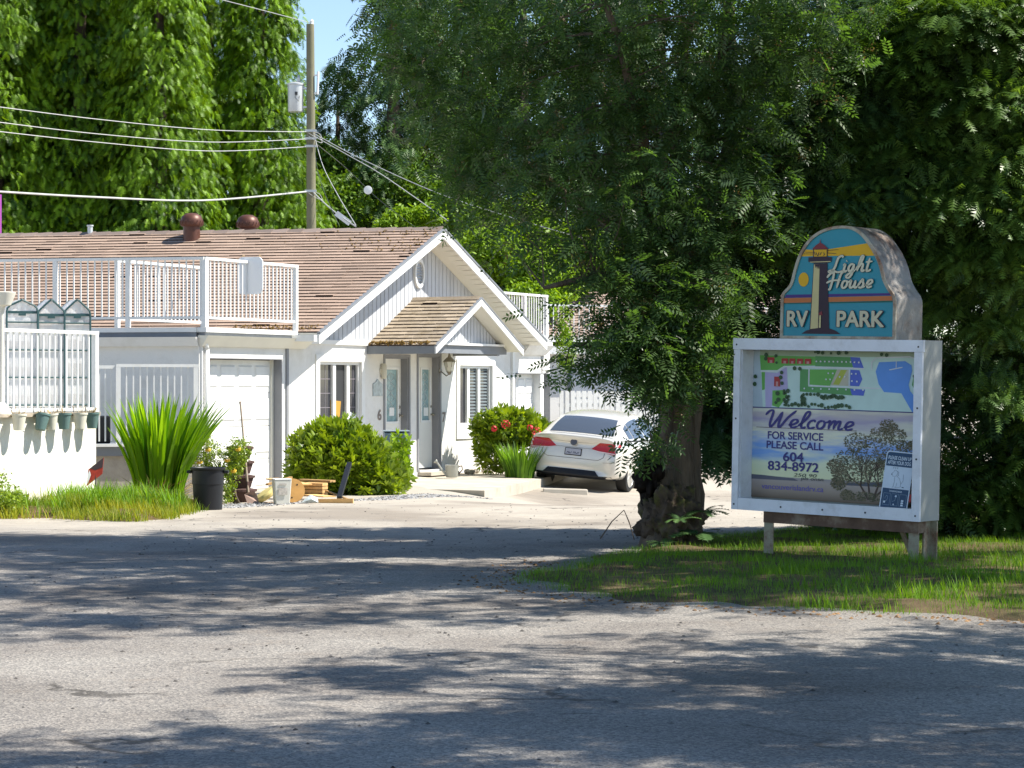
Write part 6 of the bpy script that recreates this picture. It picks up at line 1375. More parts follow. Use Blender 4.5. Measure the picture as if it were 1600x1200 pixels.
# ---- cedars behind the house
def make_cedar(name, loc, H, Rm, nb, ns, label, seed, mt, spray, size=.55, zmin=3., lean=0, group=None, trunk=True, power=.8, dens=1.):
    r = np.random.default_rng(seed); e = empty(name, loc, label, 'tree', group)
    P, D_, S, Tn = [], [], [], []
    for b in range(nb):
        u = (b + r.random()) / nb; h = zmin + (H - zmin) * u; a = r.random() * 6.283
        R_ = Rm * (1 - u) ** power * r.uniform(.75, 1.18) + .25; bt = r.normal(0, .22)
        n = max(5, int(ns * (.35 + .65 * R_ / Rm))); s = r.uniform(.25, 1, n) ** .7
        side = r.normal(0, .16 * R_ * s + .08, n); z = h + .10 * R_ * s - .42 * R_ * s ** 2 + r.normal(0, .16, n) - np.abs(side) * .3
        P.append(np.stack([np.cos(a) * R_ * s - np.sin(a) * side, np.sin(a) * R_ * s + np.cos(a) * side, z], 1))
        dd = np.stack([np.cos(a) + r.normal(0, .5, n), np.sin(a) + r.normal(0, .5, n), -.55 - .5 * s + r.normal(0, .25, n)], 1); D_.append(dd)
        S.append(size * r.uniform(.6, 1.2, n)); Tn.append(np.clip(.42 + bt + r.normal(0, .2, n) + .15 * s, 0, 1))
    P = np.concatenate(P) + np.array(loc); 
    cr_ = scatter('crown', spray, P, np.concatenate(D_), np.concatenate(S), np.concatenate(Tn), mt, e)
    if trunk:
        mb = MB(); mb.tube([Vector(loc) + V(0, 0, -.3), Vector(loc) + V(.05, 0, H * .5), Vector(loc) + V(0, 0, H * .97)], [Rm * .1 + .08, Rm * .07 + .05, .02], 9); mb.build('trunk', M['firbark'], e, smooth=True)
    return e
def dup(o, loc, rot, scale, label):
    c = copy_tree(o); c.location = loc; c.rotation_euler = (0, 0, rot); c.scale = (scale,) * 3 if not isinstance(scale, tuple) else scale; c['label'] = label; return c
SP = T_spray(6, .45, ln=.34)
cg = 'tall cedars standing behind the house'
c1 = make_cedar('cedar_tree', V(-12.4, 66, 0), 19, 2.6, 560, 60, 'bright green cedar in the middle of the row behind the ridge vents', 11, M['cedar'], SP, .27, 1.5, group=cg)
c2 = make_cedar('cedar_tree', V(-10.0, 65, 0), 17.5, 2.4, 520, 60, 'yellow-green cedar over the right brown roof vent, its fronds sunlit', 12, M['cedar'], SP, .26, 1.5, group=cg)
dup(c1, V(-7.35, 67.5, 0), 2.1, (.92, .92, .90), 'cedar next to the utility pole, rightmost of the row, against the open sky')
dup(c2, V(-14.6, 65, 0), 1.3, 1.04, 'cedar second from the left edge, dark gaps between its drooping fronds')
dup(c1, V(-16.9, 66.5, 0), 4.0, 1.0, 'cedar at the left edge of the picture')
dup(c2, V(-11.3, 68.5, 0), 3.3, 1.12, 'cedar in the second rank, filling the gap behind the sunlit ones')
dup(c1, V(-15.8, 69.5, 0), 5.0, 1.1, 'dark cedar in the second rank toward the left')
dup(c2, V(-13.4, 69.5, 0), .6, 1.15, 'tall cedar in the second rank over the left roof')
dup(c2, V(-9.2, 70, 0), .2, .98, 'shaded cedar in the second rank close to the pole')
# ---- firs in the middle distance
SF_ = T_spray(5, .12, ln=.30)
fg = 'dark firs beyond the house'
f1 = make_cedar('fir_tree', V(-3.1, 78, 0), 17.5, 3.0, 130, 46, 'dark fir with open layered branches above the gable peak', 21, M['firleaf'], SF_, .50, 2.2, group=fg, power=.62)
f2 = make_cedar('fir_tree', V(-3.85, 74, 0), 17, 3.1, 120, 46, 'tall fir whose brown trunk shows beside the small white disc', 22, M['firleaf'], SF_, .50, 2.5, group=fg, power=.6)
for i, (x, y, s, r_, src, lab) in enumerate(((-5.75, 76, .70, 1., f1, 'short fir just right of the pole under the open sky'), (-1.9, 80, 1.1, 2., f1, 'fir behind the left crown edge of the big rowan'), (.4, 76, 1.02, 3., f2, 'fir behind the middle of the rowan crown'), (2.6, 82, 1.2, .5, f1, 'fir behind the rowan trunk'),
        (5.0, 77, 1.05, 4., f2, 'fir behind the right half of the rowan crown'), (7.6, 80, 1.1, 5., f1, 'fir behind the dark conifer, left of the emblem sign'), (10.5, 78, 1.15, 2.4, f2, 'fir behind the dark conifer over the sign board'), (13.5, 80, 1.15, 1.7, f1, 'fir at the far right behind the conifers'), (16.5, 77, 1.1, .3, f2, 'fir beyond the right edge, its branches behind the conifer'),
        (-5.6, 84, .62, 2.9, f2, 'fir further back, filling low between pole and gable peak'), (-.8, 88, .98, 1.2, f1, 'distant fir far behind the gable roof'), (4.0, 90, 1.1, 2.2, f2, 'distant fir far behind the second house'))):
    dup(src, V(x, y, 0), r_, s, lab)
# ---- small sunlit trees and shrubs behind the house
def make_bushy(name, loc, lobes, n, size, label, cat, mt, tm, seed, stems=4, group=None, upb=.3, outer=.5):
    r = np.random.default_rng(seed); e = empty(name, loc, label, cat, group); L0 = np.array(lobes); wts = L0[:, 3] * L0[:, 4] * L0[:, 5]; idx = r.choice(len(L0), n, p=wts / wts.sum())
    d = r.normal(0, 1, (n, 3)); d /= np.linalg.norm(d, axis=1, keepdims=True); rad = r.uniform(outer, 1, n)[:, None] ** .5
    P = L0[idx, :3] + d * rad * L0[idx, 3:6] + np.array(loc); fw_ = d * L0[idx, 3:6] + r.normal(0, .35, (n, 3)) * L0[idx, 3:4] + [0, 0, upb]
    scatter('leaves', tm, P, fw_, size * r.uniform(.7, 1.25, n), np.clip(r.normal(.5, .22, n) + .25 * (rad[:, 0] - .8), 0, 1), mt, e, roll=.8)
    mb = MB()
    for k in range(stems):
        l = L0[k % len(L0)]; mb.tube([Vector(loc) + V(.05 * k, 0, -.1), Vector(loc) + V(l[0] * .4, l[1] * .4, l[2] * .5), Vector(loc) + V(l[0], l[1], l[2])], [.05 * size / .2, .035 * size / .2, .01], 6)
    mb.build('stems', M['bark'], e); return e
TL_ = T_leaves(9)
def lobes_px(L, ref):
    o = []
    for px, py, Y, rx, ry, rz in L: p = at(px, py, Y) - Vector(ref); o.append((p.x, p.y, p.z, rx, ry, rz))
    return o
b1 = V(-.6, 62, -.3)
make_bushy('lime_tree', b1, lobes_px([(770, 395, 62, .9, .9, .7), (815, 350, 63, .9, .9, .7), (850, 430, 61, 1.0, .9, .8), (740, 380, 63, .5, .5, .4), (900, 400, 63, 1., .9, .9), (830, 470, 60, .7, .7, .5)], b1), 4200, .34, 'sunlit yellow-green small tree right behind the gable roof', 'tree', M['lime'], TL_, 31)
b2 = V(-3.2, 64, -.3)
make_bushy('lime_tree', b2, lobes_px([(632, 345, 64, .5, .5, .3), (668, 335, 64, .35, .35, .25), (610, 358, 64, .4, .4, .2)], b2), 900, .3, 'bright young tree tip just above the ridge left of the gable peak', 'tree', M['lime'], TL_, 32)
b3 = V(2.2, 66, -.3)
make_bushy('lime_tree', b3, lobes_px([(948, 440, 66, .8, .8, .5), (980, 400, 66, .7, .7, .6), (1030, 430, 67, .9, .7, .6), (1090, 400, 67, .9, .7, .9)], b3), 3000, .3, 'yellow-green tree with orange flecks over the second house roof', 'tree', M['lime'], TL_, 33)
b4 = HF(4.9, -2.2, -.3)
make_bushy('shrub', b4, lobes_px([(884, 545, b4.y, .22, .22, .5), (882, 500, b4.y, .15, .2, .3)], b4), 260, .14, 'bright shrub growing behind the right garage corner', 'shrub', M['lime'], TL_, 34, 2)
b5 = V(-7.6, 72, -.3)
make_bushy('maple_tree', b5, lobes_px([(430, 300, 72, 1.2, 1, 1.2), (520, 320, 72, 1.3, 1, .9), (600, 290, 73, 1.1, 1, .9), (690, 330, 72, 1.2, 1, 1.), (500, 250, 74, .9, 1, .7), (650, 270, 74, .9, 1, .9)], b5), 6500, .36, 'mid green leafy tree low behind the pole and roof ridge', 'tree', leafmat('mid_leaf', (.05, .12, .01), (.16, .28, .02), .35, (1.3, 1.2, .3)), TL_, 35)
# ---- the big rowan
TP = T_pinnate()
rb = at(1052, 852, 23.0); rb.z = .03
rowan = empty('rowan_tree', rb, 'big multi-stemmed rowan with a gnarled mossy base at the tip of the grass', 'tree')
rs_ = random.Random(9)
tk = MB()
def limb(pts, rad, n=10, jit=.03):
    out = []; rr = []
    for i in range(len(pts) - 1):
        a, b = Vector(pts[i]), Vector(pts[i + 1])
        for k in range(4):
            t = k / 4; p = a.lerp(b, t); out.append(p + V(rs_.uniform(-jit, jit), rs_.uniform(-jit, jit), 0)); rr.append((rad[i] + (rad[i + 1] - rad[i]) * t) * rs_.uniform(.9, 1.1))
    out.append(Vector(pts[-1])); rr.append(rad[-1]); tk.tube(out, rr, n); return out
limb([at(1056, 880, 23), at(1056, 800, 23), at(1054, 700, 23), at(1060, 600, 23), at(1050, 500, 23.1)], [.29, .20, .17, .16, .16], 16, .02)
limb([at(1082, 880, 23.25), at(1077, 800, 23.25), at(1072, 690, 23.2), at(1085, 560, 23.3), at(1110, 420, 23.5)], [.14, .14, .13, .12, .1], 12)
limb([at(1028, 880, 22.9), at(1038, 800, 22.9), at(1048, 720, 22.95), at(1050, 650, 23)], [.24, .2, .13, .1], 12)
stems = [[(1050, 500, 23.1), (1030, 420, 23), (1010, 330, 22.8), (1000, 200, 22.6), (960, 50, 22.4), (900, -120, 22.2)], [(1050, 500, 23.1), (1062, 400, 23.2), (1050, 280, 23.3), (1060, 150, 23.4), (1080, 0, 23.6), (1090, -200, 23.8)],
         [(1055, 560, 23), (1030, 480, 23.2), (1015, 400, 23.5), (990, 280, 23.8), (985, 160, 24), (960, 60, 24)], [(1055, 520, 23.2), (1085, 420, 23.4), (1110, 300, 23.6), (1150, 170, 23.8), (1200, 30, 24)],
         [(1110, 420, 23.5), (1120, 330, 23.6), (1105, 220, 23.5), (1130, 80, 23.3), (1150, -100, 23.2)], [(1030, 420, 23), (960, 360, 23.6), (880, 300, 24.2), (800, 240, 24.6), (700, 180, 25)],
         [(1055, 600, 23), (1010, 560, 22.5), (960, 540, 22.1), (900, 540, 21.9)], [(1040, 470, 23), (1000, 445, 22.3), (930, 430, 22), (850, 450, 21.8)], [(1060, 350, 23.2), (1000, 260, 24), (930, 120, 24.6), (860, 0, 25), (800, -100, 25)]]
tips = []
for s in stems:
    P = [at(*q) for q in s]; k = len(P); out = limb(P, [.095 * (1 - .8 * i / (k - 1)) for i in range(k)], 8, .03); tips += out[6:]
trunk_o = tk.build('trunk', M['bark'], rowan, smooth=True)
# hollow burl and root flare on the left
def lump(c, r3, m, nm, seed, seg=20, amp=.22):
    rr_ = np.random.default_rng(seed); import mathutils.noise as mn
    mb = MB(); vs = []; fs = []
    for i in range(seg // 2 + 1):
        th = math.pi * i / (seg // 2)
        for j in range(seg):
            ph_ = 2 * math.pi * j / seg; d = V(math.sin(th) * math.cos(ph_), math.sin(th) * math.sin(ph_), math.cos(th)); q = 1 + amp * mn.noise(d * 2.0 + V(seed, 0, 0)) * 1.2 + amp * .7 * mn.noise(V(d.x * 7, d.y * 7, d.z * 3) + V(0, seed, 0)) + amp * .5 * abs(mn.noise(V(d.x * 17, d.y * 17, d.z * 6)))
            vs.append((c[0] + d.x * r3[0] * q, c[1] + d.y * r3[1] * q, c[2] + d.z * r3[2] * q))
    for i in range(seg // 2):
        for j in range(seg): a = i * seg + j; b = i * seg + (j + 1) % seg; fs.append((a, a + seg, b + seg, b))
    mb.add(vs, fs); return mb.build(nm, m, rowan, smooth=True)
lump(at(1045, 815, 22.85), (.29, .28, .32), M['burl'], 'root_burl', 3, 96, .42)
lump(at(1022, 750, 22.9), (.13, .15, .22), mat('dark_burl', (.02, .015, .012), .95, .1, bump=1, bscale=20), 'dead_stump', 8, 80, .7)
lump(at(1062, 850, 23.05), (.27, .26, .18), M['burl'], 'root_flare', 5, 80, .4)
LO = [(645, 35, 24.5, .4, .6, .4, .35), (690, 60, 24, .8, .9, .7, 1.0), (820, 40, 23.5, .9, 1, .7, 1.1), (940, 40, 23, .9, 1.1, .8, 1.3), (1060, 60, 23, 1., 1.2, .8, 1.4), (1180, 60, 23, 1., 1.2, .8, 1.4), (1290, 50, 23, .8, 1, .7, .9), (720, 170, 24.2, .65, .9, .6, .8), (660, 130, 24.4, .5, .6, .4, .3), (760, 250, 24, .5, .6, .4, .5), (830, 170, 23.3, .8, 1, .6, 1.0), (950, 180, 22.6, .8, 1, .6, 1.2), (1080, 200, 22.8, .9, 1, .7, 1.3), (1200, 180, 23, .8, .9, .6, 1.0),
      (800, 280, 23, .55, .7, .5, .45), (890, 300, 22.4, .65, .8, .5, .8), (990, 320, 22.3, .7, .8, .6, 1.0), (1110, 330, 22.6, .8, .8, .7, 1.1), (1190, 300, 22.7, .5, .6, .5, .6), (750, 330, 23.8, .35, .5, .4, .18), (840, 385, 22.2, .3, .5, .25, .14), (940, 400, 22, .45, .6, .34, .5), (1010, 440, 22, .5, .5, .5, .75), (1100, 440, 22.3, .6, .6, .5, .8),
      (920, 480, 21.8, .25, .4, .16, .14), (975, 515, 21.8, .33, .5, .28, .5), (1035, 530, 21.9, .36, .5, .36, .7), (945, 545, 21.8, .2, .4, .14, .12), (1000, 565, 21.8, .28, .4, .22, .45), (1055, 600, 21.9, .2, .4, .25, .3), (1000, 620, 21.8, .15, .3, .08, .07), (1110, 560, 22.1, .35, .5, .4, .4), (830, 500, 21.7, .14, .3, .1, .05), (880, 560, 21.7, .15, .3, .12, .09), (1010, 690, 21.9, .14, .2, .14, .1)]
n = 10500; L = np.array([(*at(a, b, c), rx, ry, rz, wt) for a, b, c, rx, ry, rz, wt in LO]); p = L[:, 6] / L[:, 6].sum(); idx = RNG.choice(len(L), n, p=p)
d = rdir(n); P = L[idx, :3] + d * (RNG.uniform(.1, 1, n)[:, None] ** .45) * L[idx, 3:6]
# leaves gather in twig clumps
nc = 760; ci = RNG.integers(0, n, nc); cen = P[ci]; pick = RNG.integers(0, nc, n); g = RNG.random(n) < .84
P[g] = cen[pick[g]] + RNG.normal(0, .13, (g.sum(), 3)) * [1, 1, .8]
fwd = rdir(n) * [1, 1, .5] + [-.1, -.1, -.25]
tn = np.clip(RNG.normal(.4, .2, n) + .25 * (RNG.random(n) < .06), 0, 1)
scatter('crown', TP, P, fwd, .20 * RNG.uniform(.75, 1.25, n), tn, M['rowan'], rowan, roll=.45)
# upper crown, above the picture
LU = [(V(.2, 22.3, 7.2), 1.6), (V(1.8, 23.5, 7.8), 1.8), (V(3.2, 22.6, 7.0), 1.5), (V(-.4, 24.2, 6.6), 1.2), (V(2.2, 22.0, 9.2), 1.5), (V(.8, 24.5, 9.0), 1.4)]
n = 2200; k = RNG.integers(0, len(LU), n); c = np.array([tuple(q[0]) for q in LU])[k]; r_ = np.array([q[1] for q in LU])[k]
P = c + rdir(n) * (RNG.random(n)[:, None] ** .4) * r_[:, None]
scatter('upper_crown', TP, P, rdir(n) * [1, 1, .5] + [0, 0, -.25], .24 * RNG.uniform(.8, 1.3, n), np.clip(RNG.normal(.5, .2, n), 0, 1), M['rowan'], rowan)
# twigs and flower heads gone brown
mb = MB()
for i in range(260):
    a = Vector(cen[i]); q = min(tips, key=lambda t: (t - a).length)
    if (q - a).length < 1.3: mb.tube([q, q.lerp(a, .5) + V(rs_.uniform(-.08, .08), 0, rs_.uniform(0, .12)), a], [.012, .008, .004], 4, False)
mb.build('twigs', M['bark'], rowan)
n = 900; k = RNG.integers(0, 260, n); P = cen[k] + RNG.normal(0, .07, (n, 3)); scatter('seed_heads', T_leaves(8), P, rdir(n), .06 * np.ones(n), RNG.random(n), leafmat('seed_head', (.12, .085, .035), (.22, .15, .05), .2), rowan)
# ferns and ivy at the foot
def fern(loc, n, ln, label, seed):
    r = np.random.default_rng(seed); e = empty('fern', loc, label, 'fern', 'ferns at the foot of the rowan'); a = r.uniform(0, 6.28, n); P = np.tile(np.array(loc), (n, 1))
    scatter('fronds', T_spray(8, .5, ln=.26), P, np.stack([np.cos(a), np.sin(a) - .4, np.full(n, .5)], 1), ln * .7 * r.uniform(.7, 1.1, n), r.random(n), M['hemlock'], e, roll=.15)
fern(at(1092, 835, 22.6), 16, .38, 'fern hanging at the right side of the rowan foot', 1); fern(at(1060, 812, 22.45), 9, .26, 'small fern growing on the bark of the rowan base', 2); fern(at(1100, 800, 22.7), 10, .32, 'upper fern on the dark right stem of the rowan', 4); fern(at(1038, 850, 22.4), 14, .22, 'low fern in the grass left of the rowan foot', 3)
# ---- dark conifers behind the board
TD = T_spray(6, .3, ln=.24)
dg_ = 'dark conifers behind the sign board'
def mass(name, loc, lobes, n, size, label, seed, mt, group, tm, trunk=None, outw=None, tb=.35, inner=.35):
    r = np.random.default_rng(seed); e = empty(name, loc, label, 'tree', group); L = np.array(lobes); idx = r.choice(len(L), n, p=L[:, 6] / L[:, 6].sum())
    d = r.normal(0, 1, (n, 3)); d /= np.linalg.norm(d, axis=1, keepdims=True); P = L[idx, :3] + d * (r.uniform(inner, 1, n)[:, None] ** .6) * L[idx, 3:6]
    nb = n // 26; ci = r.integers(0, n, nb); bd = d[ci] * [1, 1, .25] + [0, 0, -.22]; bd /= np.linalg.norm(bd, axis=1, keepdims=True); pick = r.integers(0, nb, n); t = r.uniform(-.75, .2, n)[:, None]; g = r.random(n) < .85
    side = np.cross(bd, [0, 0, 1.]); Q = P[ci][pick] + bd[pick] * t + side[pick] * r.normal(0, .12, (n, 1)) + r.normal(0, .035, (n, 3))
    P = np.where(g[:, None], Q, P); F_ = np.where(g[:, None], bd[pick] + side[pick] * r.normal(0, .6, (n, 1)) + [0, 0, -.15], d)
    bt = r.normal(0, .16, nb)[pick]
    scatter('crown', tm, P, F_, size * r.uniform(.65, 1.2, n), np.clip(tb + bt + r.normal(0, .14, n), 0, 1), mt, e, roll=.35)
    if trunk:
        mb = MB(); mb.tube([Vector(q) for q in trunk], [.22, .2, .15, .05], 10); mb.build('trunk', M['bark'], e, smooth=True)
    return e
l1 = V(4.2, 25.6, 0)
mass('dark_conifer', l1, [(3.18, 23.40, 3.42, 0.50, 0.40, 0.12, .5), (3.83, 23.40, 3.55, 0.50, 0.40, 0.12, .5), (2.88, 23.60, 3.89, 0.40, 0.40, 0.20, .5), (3.47, 23.60, 4.35, 0.45, 0.40, 0.20, .5), (2.68, 23.50, 3.36, 0.30, 0.30, 0.12, .5), (4.0, 25.4, 1.4, 1.5, 1.2, 1.5, 1.2), (3.6, 25.0, 3.2, 1.3, 1.1, 1.2, 1.1), (4.6, 25.0, 3.9, 1.4, 1.2, 1.2, 1.2), (4.3, 25.4, 5.6, 1.4, 1.2, 1.3, 1.1), (5.3, 25.2, 2.2, 1.3, 1.2, 1.6, 1.0), (4.4, 25.6, 7.5, 1.2, 1.1, 1.2, .7), (4.4, 25.6, 9.2, .8, .8, 1.2, .4)], 20000, .26, 'dark drooping conifer right behind the sign board and turquoise emblem sign', 41, M['hemlock'], dg_, TD, [l1, (4.2, 25.6, 3), (4.3, 25.6, 6), (4.4, 25.6, 10)])
l2 = V(6.3, 25.4, 0)
mass('dark_conifer', l2, [(4.40, 23.30, 5.22, 0.55, 0.50, 0.25, .6), (5.07, 23.40, 5.11, 0.50, 0.50, 0.30, .6), (3.92, 23.50, 4.80, 0.50, 0.50, 0.25, .6), (4.70, 23.20, 4.44, 0.60, 0.50, 0.25, .6), (5.09, 23.20, 3.86, 0.45, 0.50, 0.30, .6), (4.09, 23.40, 4.00, 0.45, 0.40, 0.20, .6), (4.51, 23.20, 3.53, 0.50, 0.50, 0.15, .6), (4.98, 23.30, 3.02, 0.40, 0.50, 0.15, .6), (4.52, 23.60, 2.91, 0.30, 0.30, 0.12, .6), (5.7, 24.4, 4.6, 1.1, 1.2, 1.0, 1.1), (6.2, 24.8, 3.0, 1.4, 1.3, 1.4, 1.2), (6.0, 24.6, 1.2, 1.3, 1.2, 1.3, 1.1), (6.6, 25.0, 6.2, 1.5, 1.3, 1.5, 1.1), (7.5, 25.3, 4.0, 1.5, 1.4, 2.0, .9), (5.4, 24.6, .45, 1.0, .8, .45, .8), (6.6, 25.2, .5, 1.2, .9, .6, .7), (4.5, 24.6, .45, .8, .7, .45, .6), (6.5, 25.3, 8.5, 1.4, 1.2, 1.5, .8), (6.5, 25.4, 10.6, .8, .8, 1.2, .4)], 28000, .24, 'green-tipped conifer at the right picture edge beside the board', 42, leafmat('conifer_leaf_light', (.03, .07, .018), (.15, .26, .04), .3, (1.5, 1.5, .4), rough=.4), dg_, TD, [l2, (6.3, 25.4, 3), (6.4, 25.4, 7), (6.5, 25.4, 11)])
l3 = V(2.15, 24.6, 0)
mass('yew_tree', l3, [(2.1, 24.4, 1.3, .55, .6, .55, 1.), (1.9, 24.4, 2.3, .55, .6, .6, 1.), (2.3, 24.5, 3.1, .7, .6, .6, 1.), (2.6, 24.6, 1.2, .45, .5, .3, .5), (2.9, 24.6, .78, .35, .4, .22, .3), (2.4, 24.5, 2.0, .5, .5, .8, .9), (1.6, 24.4, 1.9, .35, .4, .4, .4)], 7500, .26, 'low dark yew with level sprays between the rowan trunk and the board', 43, M['hemlock'], dg_, TD, [(1.75, 24.7, 0), (1.78, 24.7, 1.2), (1.9, 24.6, 2.4), (2.1, 24.6, 3.6)], tb=.2)
l4 = V(5.6, 25.9, 0)
mass('hemlock_tree', l4, [(2.88, 23.60, 3.57, 0.40, 0.35, 0.10, 0.70), (3.43, 23.30, 3.35, 0.40, 0.30, 0.09, 0.70), (3.90, 23.40, 3.65, 0.45, 0.35, 0.10, 0.80), (4.30, 23.10, 3.33, 0.40, 0.35, 0.09, 0.70), (4.77, 23.20, 3.73, 0.45, 0.35, 0.12, 0.80), (5.05, 23.00, 3.26, 0.35, 0.35, 0.12, 0.60), (4.44, 23.50, 4.21, 0.50, 0.35, 0.12, 0.80), (3.93, 23.60, 4.48, 0.45, 0.35, 0.12, 0.70), (4.90, 23.20, 4.37, 0.50, 0.35, 0.14, 0.90), (3.47, 23.60, 4.03, 0.35, 0.35, 0.12, 0.50), (4.21, 23.70, 4.96, 0.50, 0.35, 0.14, 0.80), (4.81, 23.40, 5.04, 0.50, 0.35, 0.14, 0.90), (3.64, 23.80, 4.97, 0.45, 0.35, 0.14, 0.60), (4.48, 23.70, 5.48, 0.60, 0.40, 0.16, 0.80), (5.13, 23.40, 5.37, 0.40, 0.35, 0.16, 0.60), (5.09, 23.20, 2.70, 0.30, 0.30, 0.10, 0.35), (4.60, 23.30, 2.83, 0.35, 0.30, 0.08, 0.40), (4.98, 23.60, 2.19, 0.30, 0.30, 0.07, 0.25), (4.50, 23.80, 2.39, 0.25, 0.30, 0.07, 0.20), (5.05, 23.60, 1.47, 0.30, 0.30, 0.06, 0.15), (2.79, 23.40, 2.90, 0.20, 0.20, 0.06, 0.20)], 24000, .19, 'feathery sunlit hemlock boughs above and right of the emblem sign', 44, leafmat('hemlock_light', (.045, .10, .035), (.20, .34, .07), .35, (1.5, 1.4, .4), rough=.38), dg_, TD, [(5.6, 25.9, 0), (5.6, 25.9, 2.5), (5.5, 25.5, 5), (5.2, 24.9, 7)], tb=.45)
# ---- trees right of and behind the camera that shade the forecourt
sg_ = 'roadside trees just outside the picture on the right'
OPEN = [(2.95, 16.7, .62, .75), (4.2, 19.6, .5, 1.3), (3.4, 19.2, .16, .7), (2.2, 15.9, .5, .3)]
def shade_tree(name_lab, loc, spots, n, seed, limbs, size=.34):
    """a spreading roadside tree; each foliage lobe is given by the ground spot its shadow falls on and its height"""
    r = np.random.default_rng(seed); e = empty('roadside_tree', loc, name_lab, 'tree', sg_)
    k = SUN.x / SUN.z, SUN.y / SUN.z; L = np.array([(gx + k[0] * h, gy + k[1] * h, h, rx, ry, .35, w_) for gx, gy, rx, ry, h, w_ in spots]); a = L[:, 3] * L[:, 4] * L[:, 6]; idx = r.choice(len(L), n, p=a / a.sum())
    th = r.uniform(0, 6.28, n); q = r.random(n) ** .5; P = np.stack([L[idx, 0] + np.cos(th) * q * L[idx, 3], L[idx, 1] + np.sin(th) * q * L[idx, 4], L[idx, 2] + r.normal(0, .3, n)], 1)
    nb = n // 16; ci = r.integers(0, n, nb); pick = r.integers(0, nb, n); g = r.random(n) < .82; a2 = r.uniform(0, 6.28, nb)
    bd = np.stack([np.cos(a2), np.sin(a2), r.normal(0, .25, nb)], 1); P = np.where(g[:, None], P[ci][pick] + bd[pick] * r.uniform(-.4, .4, (n, 1)) + r.normal(0, .08, (n, 3)), P)
    gx_, gy_ = P[:, 0] - k[0] * P[:, 2], P[:, 1] - k[1] * P[:, 2]; kp = np.ones(n, bool)      # gaps in the crown that let patches of sun through
    for _ in range(110):
        c = r.integers(0, len(L)); hx, hy = L[c, 0] - k[0] * L[c, 2] + r.uniform(-1, 1) * L[c, 3], L[c, 1] - k[1] * L[c, 2] + r.uniform(-1, 1) * L[c, 4]; rr_ = r.uniform(.06, .25); kp &= ((gx_ - hx) / rr_ / 1.3) ** 2 + ((gy_ - hy) / rr_) ** 2 > 1
    for hx, hy, ra, rb_ in OPEN: kp &= ((gx_ - hx) / ra) ** 2 + ((gy_ - hy) / rb_) ** 2 > 1 + .5 * np.sin(gx_ * 9) * np.sin(gy_ * 7)
    P = P[kp]; n = len(P)
    d = r.normal(0, 1, (n, 3)) * [1, 1, .45]; scatter('crown', TP, P, d, size * r.uniform(.7, 1.2, n), np.clip(r.normal(.5, .2, n), 0, 1), M['rowan'], e, roll=.4)
    mb = MB(); x, y = loc[0], loc[1]; hub = V(x - .2, y, 4.2); mb.tube([V(x, y, -.2), V(x - .05, y, 2.2), hub], [.26, .2, .16], 12)
    for i in range(0, len(L), 1):
        c = V(*L[i, :3]); mb.tube([hub, hub.lerp(c, .5) + V(0, 0, .5), c], [.04, .025, .008], 6)
    mb.build('trunk', M['bark'], e, smooth=True)
shade_tree('roadside tree opposite the sign board, its branches shading the front of the forecourt', V(8.3, 11.8, 0), [(-.6, 13.9, .7, .15, 6, .5), (.0, 13.5, .9, .3, 6, .8), (1.0, 13.3, .9, .6, 6.2, 1), (-1.0, 12.75, .9, .3, 6, .8), (.3, 12.2, 1.1, .45, 6.4, 1), (1.8, 12.3, .9, .8, 6.2, 1.2), (-.9, 11.7, .7, .28, 6.5, .6), (1.2, 11.2, 1.3, .75, 6.4, 1.2), (-1.7, 10.85, .5, .3, 6.8, 1),
    (-1.2, 10.1, 1.0, .55, 6.6, 1.), (.2, 10.35, 1.2, .7, 6.5, 1.1), (1.6, 10.0, 1.1, .9, 6.2, 1.3), (2.6, 11.4, .9, 1.2, 6, 1.3), (2.7, 13.2, .8, .9, 6.3, 1.2), (3.2, 14.7, .8, .55, 6.6, 1.1), (1.7, 14.3, .7, .3, 6.8, .7), (.0, 9.0, 1.4, .6, 6.3, 1.2), (1.2, 12.8, 1.6, .4, 6.4, 1.2), (.6, 11.6, 1.4, .4, 6.6, 1.), (2.0, 11.0, 1.4, .6, 6.4, 1.), (2.2, 12.6, 1., .8, 6.5, 1.2), (2.4, 14.0, .9, .5, 6.2, 1.2), (2.2, 8.8, 1.2, .8, 6, 1.2), (-2.4, 9.6, .7, .5, 6.8, 1.1)], 6500, 51, None)
